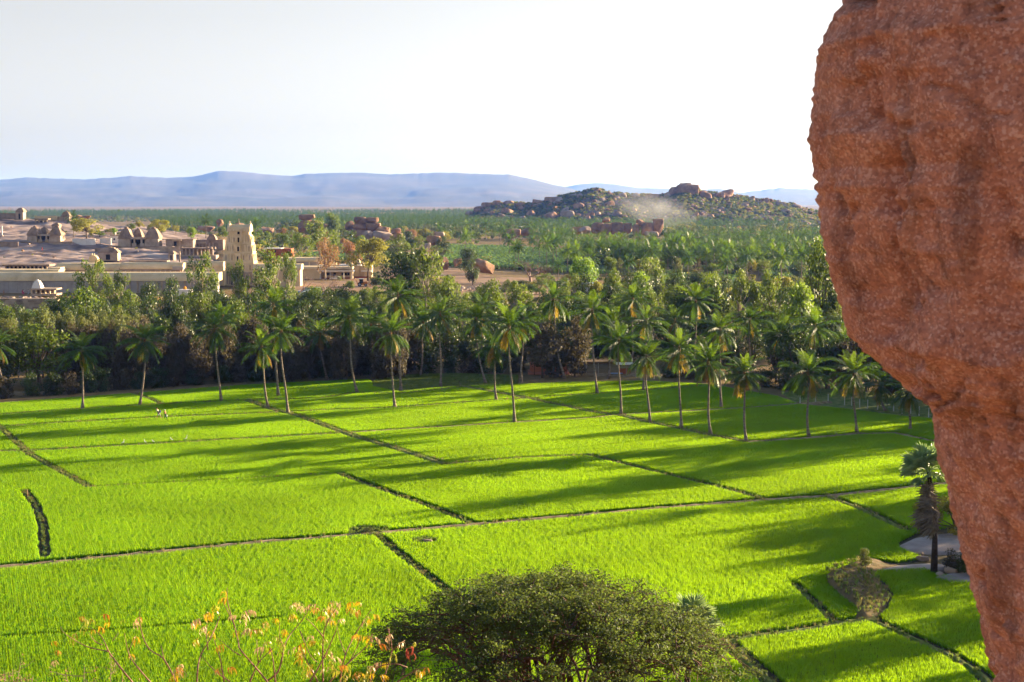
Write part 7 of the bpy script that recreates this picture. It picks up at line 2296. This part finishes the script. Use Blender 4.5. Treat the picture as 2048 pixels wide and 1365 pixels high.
p_ = D(671, 557.5, 562); car((p_.x, 562, TZ(p_.x, 562)), math.pi - .1, 'white car parked before the guesthouse veranda')
def truck(px, d, label, rot, cab, bed, L=5.2):
    p_ = D(px, 600, d); t = thing('parked_truck', label, 'truck', (p_.x, d, TZ(p_.x, d)), rot)
    MB().box(-L / 2, L / 2, -.9, .9, .55, .8).build('chassis', M_tyre, t)
    MB().prism([(L / 2 - 1.7, .8), (L / 2, .8), (L / 2 + .05, 1.7), (L / 2 - .25, 2.5), (L / 2 - 1.7, 2.55)], 'y', -.95, .95).build('cab', cab, t)
    MB().box(L / 2 - .02, L / 2 + .06, -.8, .8, 1.6, 2.3, .0).build('windscreen', M_glass, t)
    for y_ in (-.965, .965):
        MB().box(L / 2 - 1.4, L / 2 - .4, y_ - .01, y_ + .01, 1.6, 2.25).build('side_window', M_glass, t)
        for x_ in (-L / 2 + .9, L / 2 - .9): wheel(t, x_, y_ * .85, .45, .28)
    MB().box(-L / 2, L / 2 - 1.8, -1.0, 1.0, .8, 1.05).build('bed_floor', bed, t)
    for y_ in (-1.02, .96): MB().box(-L / 2, L / 2 - 1.8, y_, y_ + .06, 1.0, 2.3).build('side_board', bed, t)
    MB().box(-L / 2, -L / 2 + .06, -1, 1, 1.0, 2.3).build('tail_board', bed, t)
    MB().box(-L / 2 - .02, -L / 2 + .0, -.5, .3, 1.2, 1.9).build('number_panel', M_carwhite, t)
truck(608, 478, 'blue truck with a pale panel parked under the leafless trees, left', 1.2, M_blue, M_blue)
truck(627, 486, 'blue and white truck parked right behind the leftmost one', .4, M_carwhite, M_blue)
p_ = D(656, 606, 480); car((p_.x, 480, TZ(p_.x, 480)), .3, 'blue car half hidden by bushes right of the trucks', M_blue)
p_ = D(734, 606, 476); car((p_.x, 476, TZ(p_.x, 476)), 1.5, 'small white car seen between palm crowns below the digger', M_carwhite)
p_ = D(1003, 582, 505); car((p_.x, 505, TZ(p_.x, 505)), .5, 'blue vehicle standing by the stone heap on the dirt', M_blue)
def digger(px, d, label):
    p_ = D(px, 577, d); t = thing('backhoe', label, 'digger', (p_.x, d, TZ(p_.x, d)), 0.15)
    MB().box(-1.6, 1.8, -.6, .6, .6, 1.2, .05).build('chassis', M_yellow, t); MB().box(.5, 2.0, -.45, .45, 1.15, 1.75, .05).build('bonnet', M_yellow, t)
    cab = MB().box(-1.0, .5, -.7, .7, 1.15, 2.7, .08).build('cab', M_glass, t); MB().box(-1.1, .6, -.8, .8, 2.68, 2.82).build('cab_roof', M_carwhite, cab)
    for x_, y_ in ((-.95, -.66), (.42, -.66), (-.95, .66), (.42, .66)): MB().box(x_ - .05, x_ + .05, y_ - .05, y_ + .05, 1.15, 2.7).build('cab_post', M_yellow, cab)
    for y_ in (-.75, .75): wheel(t, -.9, y_, .72, .4); wheel(t, 1.35, y_, .5, .32)
    MB().tube([(1.7, 0, .9), (2.4, 0, 1.3), (2.9, 0, .6)], .1, 6).build('loader_arm', M_yellow, t); MB().prism([(2.7, .25), (3.3, .2), (3.2, .5), (2.8, 1.0)], 'y', -1.0, 1.0).build('loader_bucket', M_yellow, t)
    bo = MB().tube([(-1.6, 0, 1.0), (-2.4, 0, 2.9), (-3.6, 0, 2.4), (-3.7, 0, 1.1)], [.16, .14, .12, .1], 6).build('backhoe_arm', M_yellow, t); MB().prism([(-4.0, .8), (-3.4, .8), (-3.4, 1.2), (-3.7, 1.25)], 'y', -.35, .35).build('backhoe_bucket', M_yellow, bo)
digger(724, 520, 'orange digger with raised arm standing on the dirt below the guesthouse')
# stone heap on the dirt
for k in range(60):
    px = rs7.uniform(915, 1000); d_ = rs7.uniform(505, 530); p_ = D(px, 575, d_); s_ = rs7.uniform(.3, .8)
    o = obj('rubble_stone', BLD_G[k % 4], None, (p_.x, d_, TZ(p_.x, d_) + s_ * .3), rs7.uniform(0, 6)); o.scale = (s_ * 1.3, s_, s_ * .8)
    tag(o, 'grey stone of the heap on the bare dirt', 'stone', 'stone heap on the bare dirt')
po = Site('utility_pole', 'slim pale utility pole before the large dark tree', 'pole', 851, 600, 392)
po.box('pole', M_post, 850, 852, 566, 606, .25); po.box('cross_arm', M_post, 846.5, 855.5, 570, 571, .2, -.12)
# ------------------------------------------------------------------ haze and smoke
def haze_box(density, colour):
    m = bpy.data.materials.new('haze'); m.use_nodes = True
    nt = m.node_tree; nt.nodes.clear(); out = nt.nodes.new('ShaderNodeOutputMaterial')
    v = nt.nodes.new('ShaderNodeVolumePrincipled')
    v.inputs['Density'].default_value = density; v.inputs['Color'].default_value = colour; v.inputs['Anisotropy'].default_value = 0.1
    v.inputs['Absorption Color'].default_value = (1, 1, 1, 1)
    nt.links.new(v.outputs[0], out.inputs['Volume'])
    o = MB().box(-21000, 21000, -600, 41000, -40, 420).build('haze', m)
    return stuff(o, 'thin bluish haze filling the air over the plain')
haze_box(0.000044, (0.15, 0.31, 1.0, 1))
def smoke(px, base_py, top_py, wpx, d, label):
    a = D(px, base_py, d); b = D(px, top_py, d); W = wpx / FPX * d; H = b.z - a.z
    m = bpy.data.materials.new('smoke'); m.use_nodes = True
    nt = m.node_tree; nt.nodes.clear(); out = nt.nodes.new('ShaderNodeOutputMaterial')
    v = nt.nodes.new('ShaderNodeVolumePrincipled'); v.inputs['Color'].default_value = (.92, .93, .95, 1); v.inputs['Absorption Color'].default_value = (1, 1, 1, 1)
    tc = nt.nodes.new('ShaderNodeTexCoord')
    gr = nt.nodes.new('ShaderNodeTexGradient'); gr.gradient_type = 'SPHERICAL'
    nt.links.new(tc.outputs['Object'], gr.inputs['Vector'])
    ns = noise_node(nt, 1.6, 4, .6, 'Object')
    mul = nt.nodes.new('ShaderNodeMath'); mul.operation = 'MULTIPLY'; nt.links.new(gr.outputs['Fac'], mul.inputs[0])
    r_ = ramp(nt, ns, [(0.36, (0, 0, 0, 1)), (0.7, (1, 1, 1, 1))]); nt.links.new(r_, mul.inputs[1])
    m2 = nt.nodes.new('ShaderNodeMath'); m2.operation = 'MULTIPLY'; m2.inputs[1].default_value = 0.02
    nt.links.new(mul.outputs[0], m2.inputs[0]); nt.links.new(m2.outputs[0], v.inputs['Density'])
    nt.links.new(v.outputs[0], out.inputs['Volume'])
    bm = bmesh.new(); bmesh.ops.create_icosphere(bm, subdivisions=3, radius=1.0)
    me = bpy.data.meshes.new('smoke'); bm.to_mesh(me); bm.free(); me.materials.append(m)
    o = obj('smoke', me, None, ((a.x + b.x) / 2, d, (a.z + b.z) / 2)); o.scale = (W / 2, W / 2.4, H / 2); o.rotation_euler = (0, .25, 0)
    return stuff(o, label)
smoke(1308, 456, 380, 190, 1500, 'pale smoke rising behind the squared rocks before the hill')
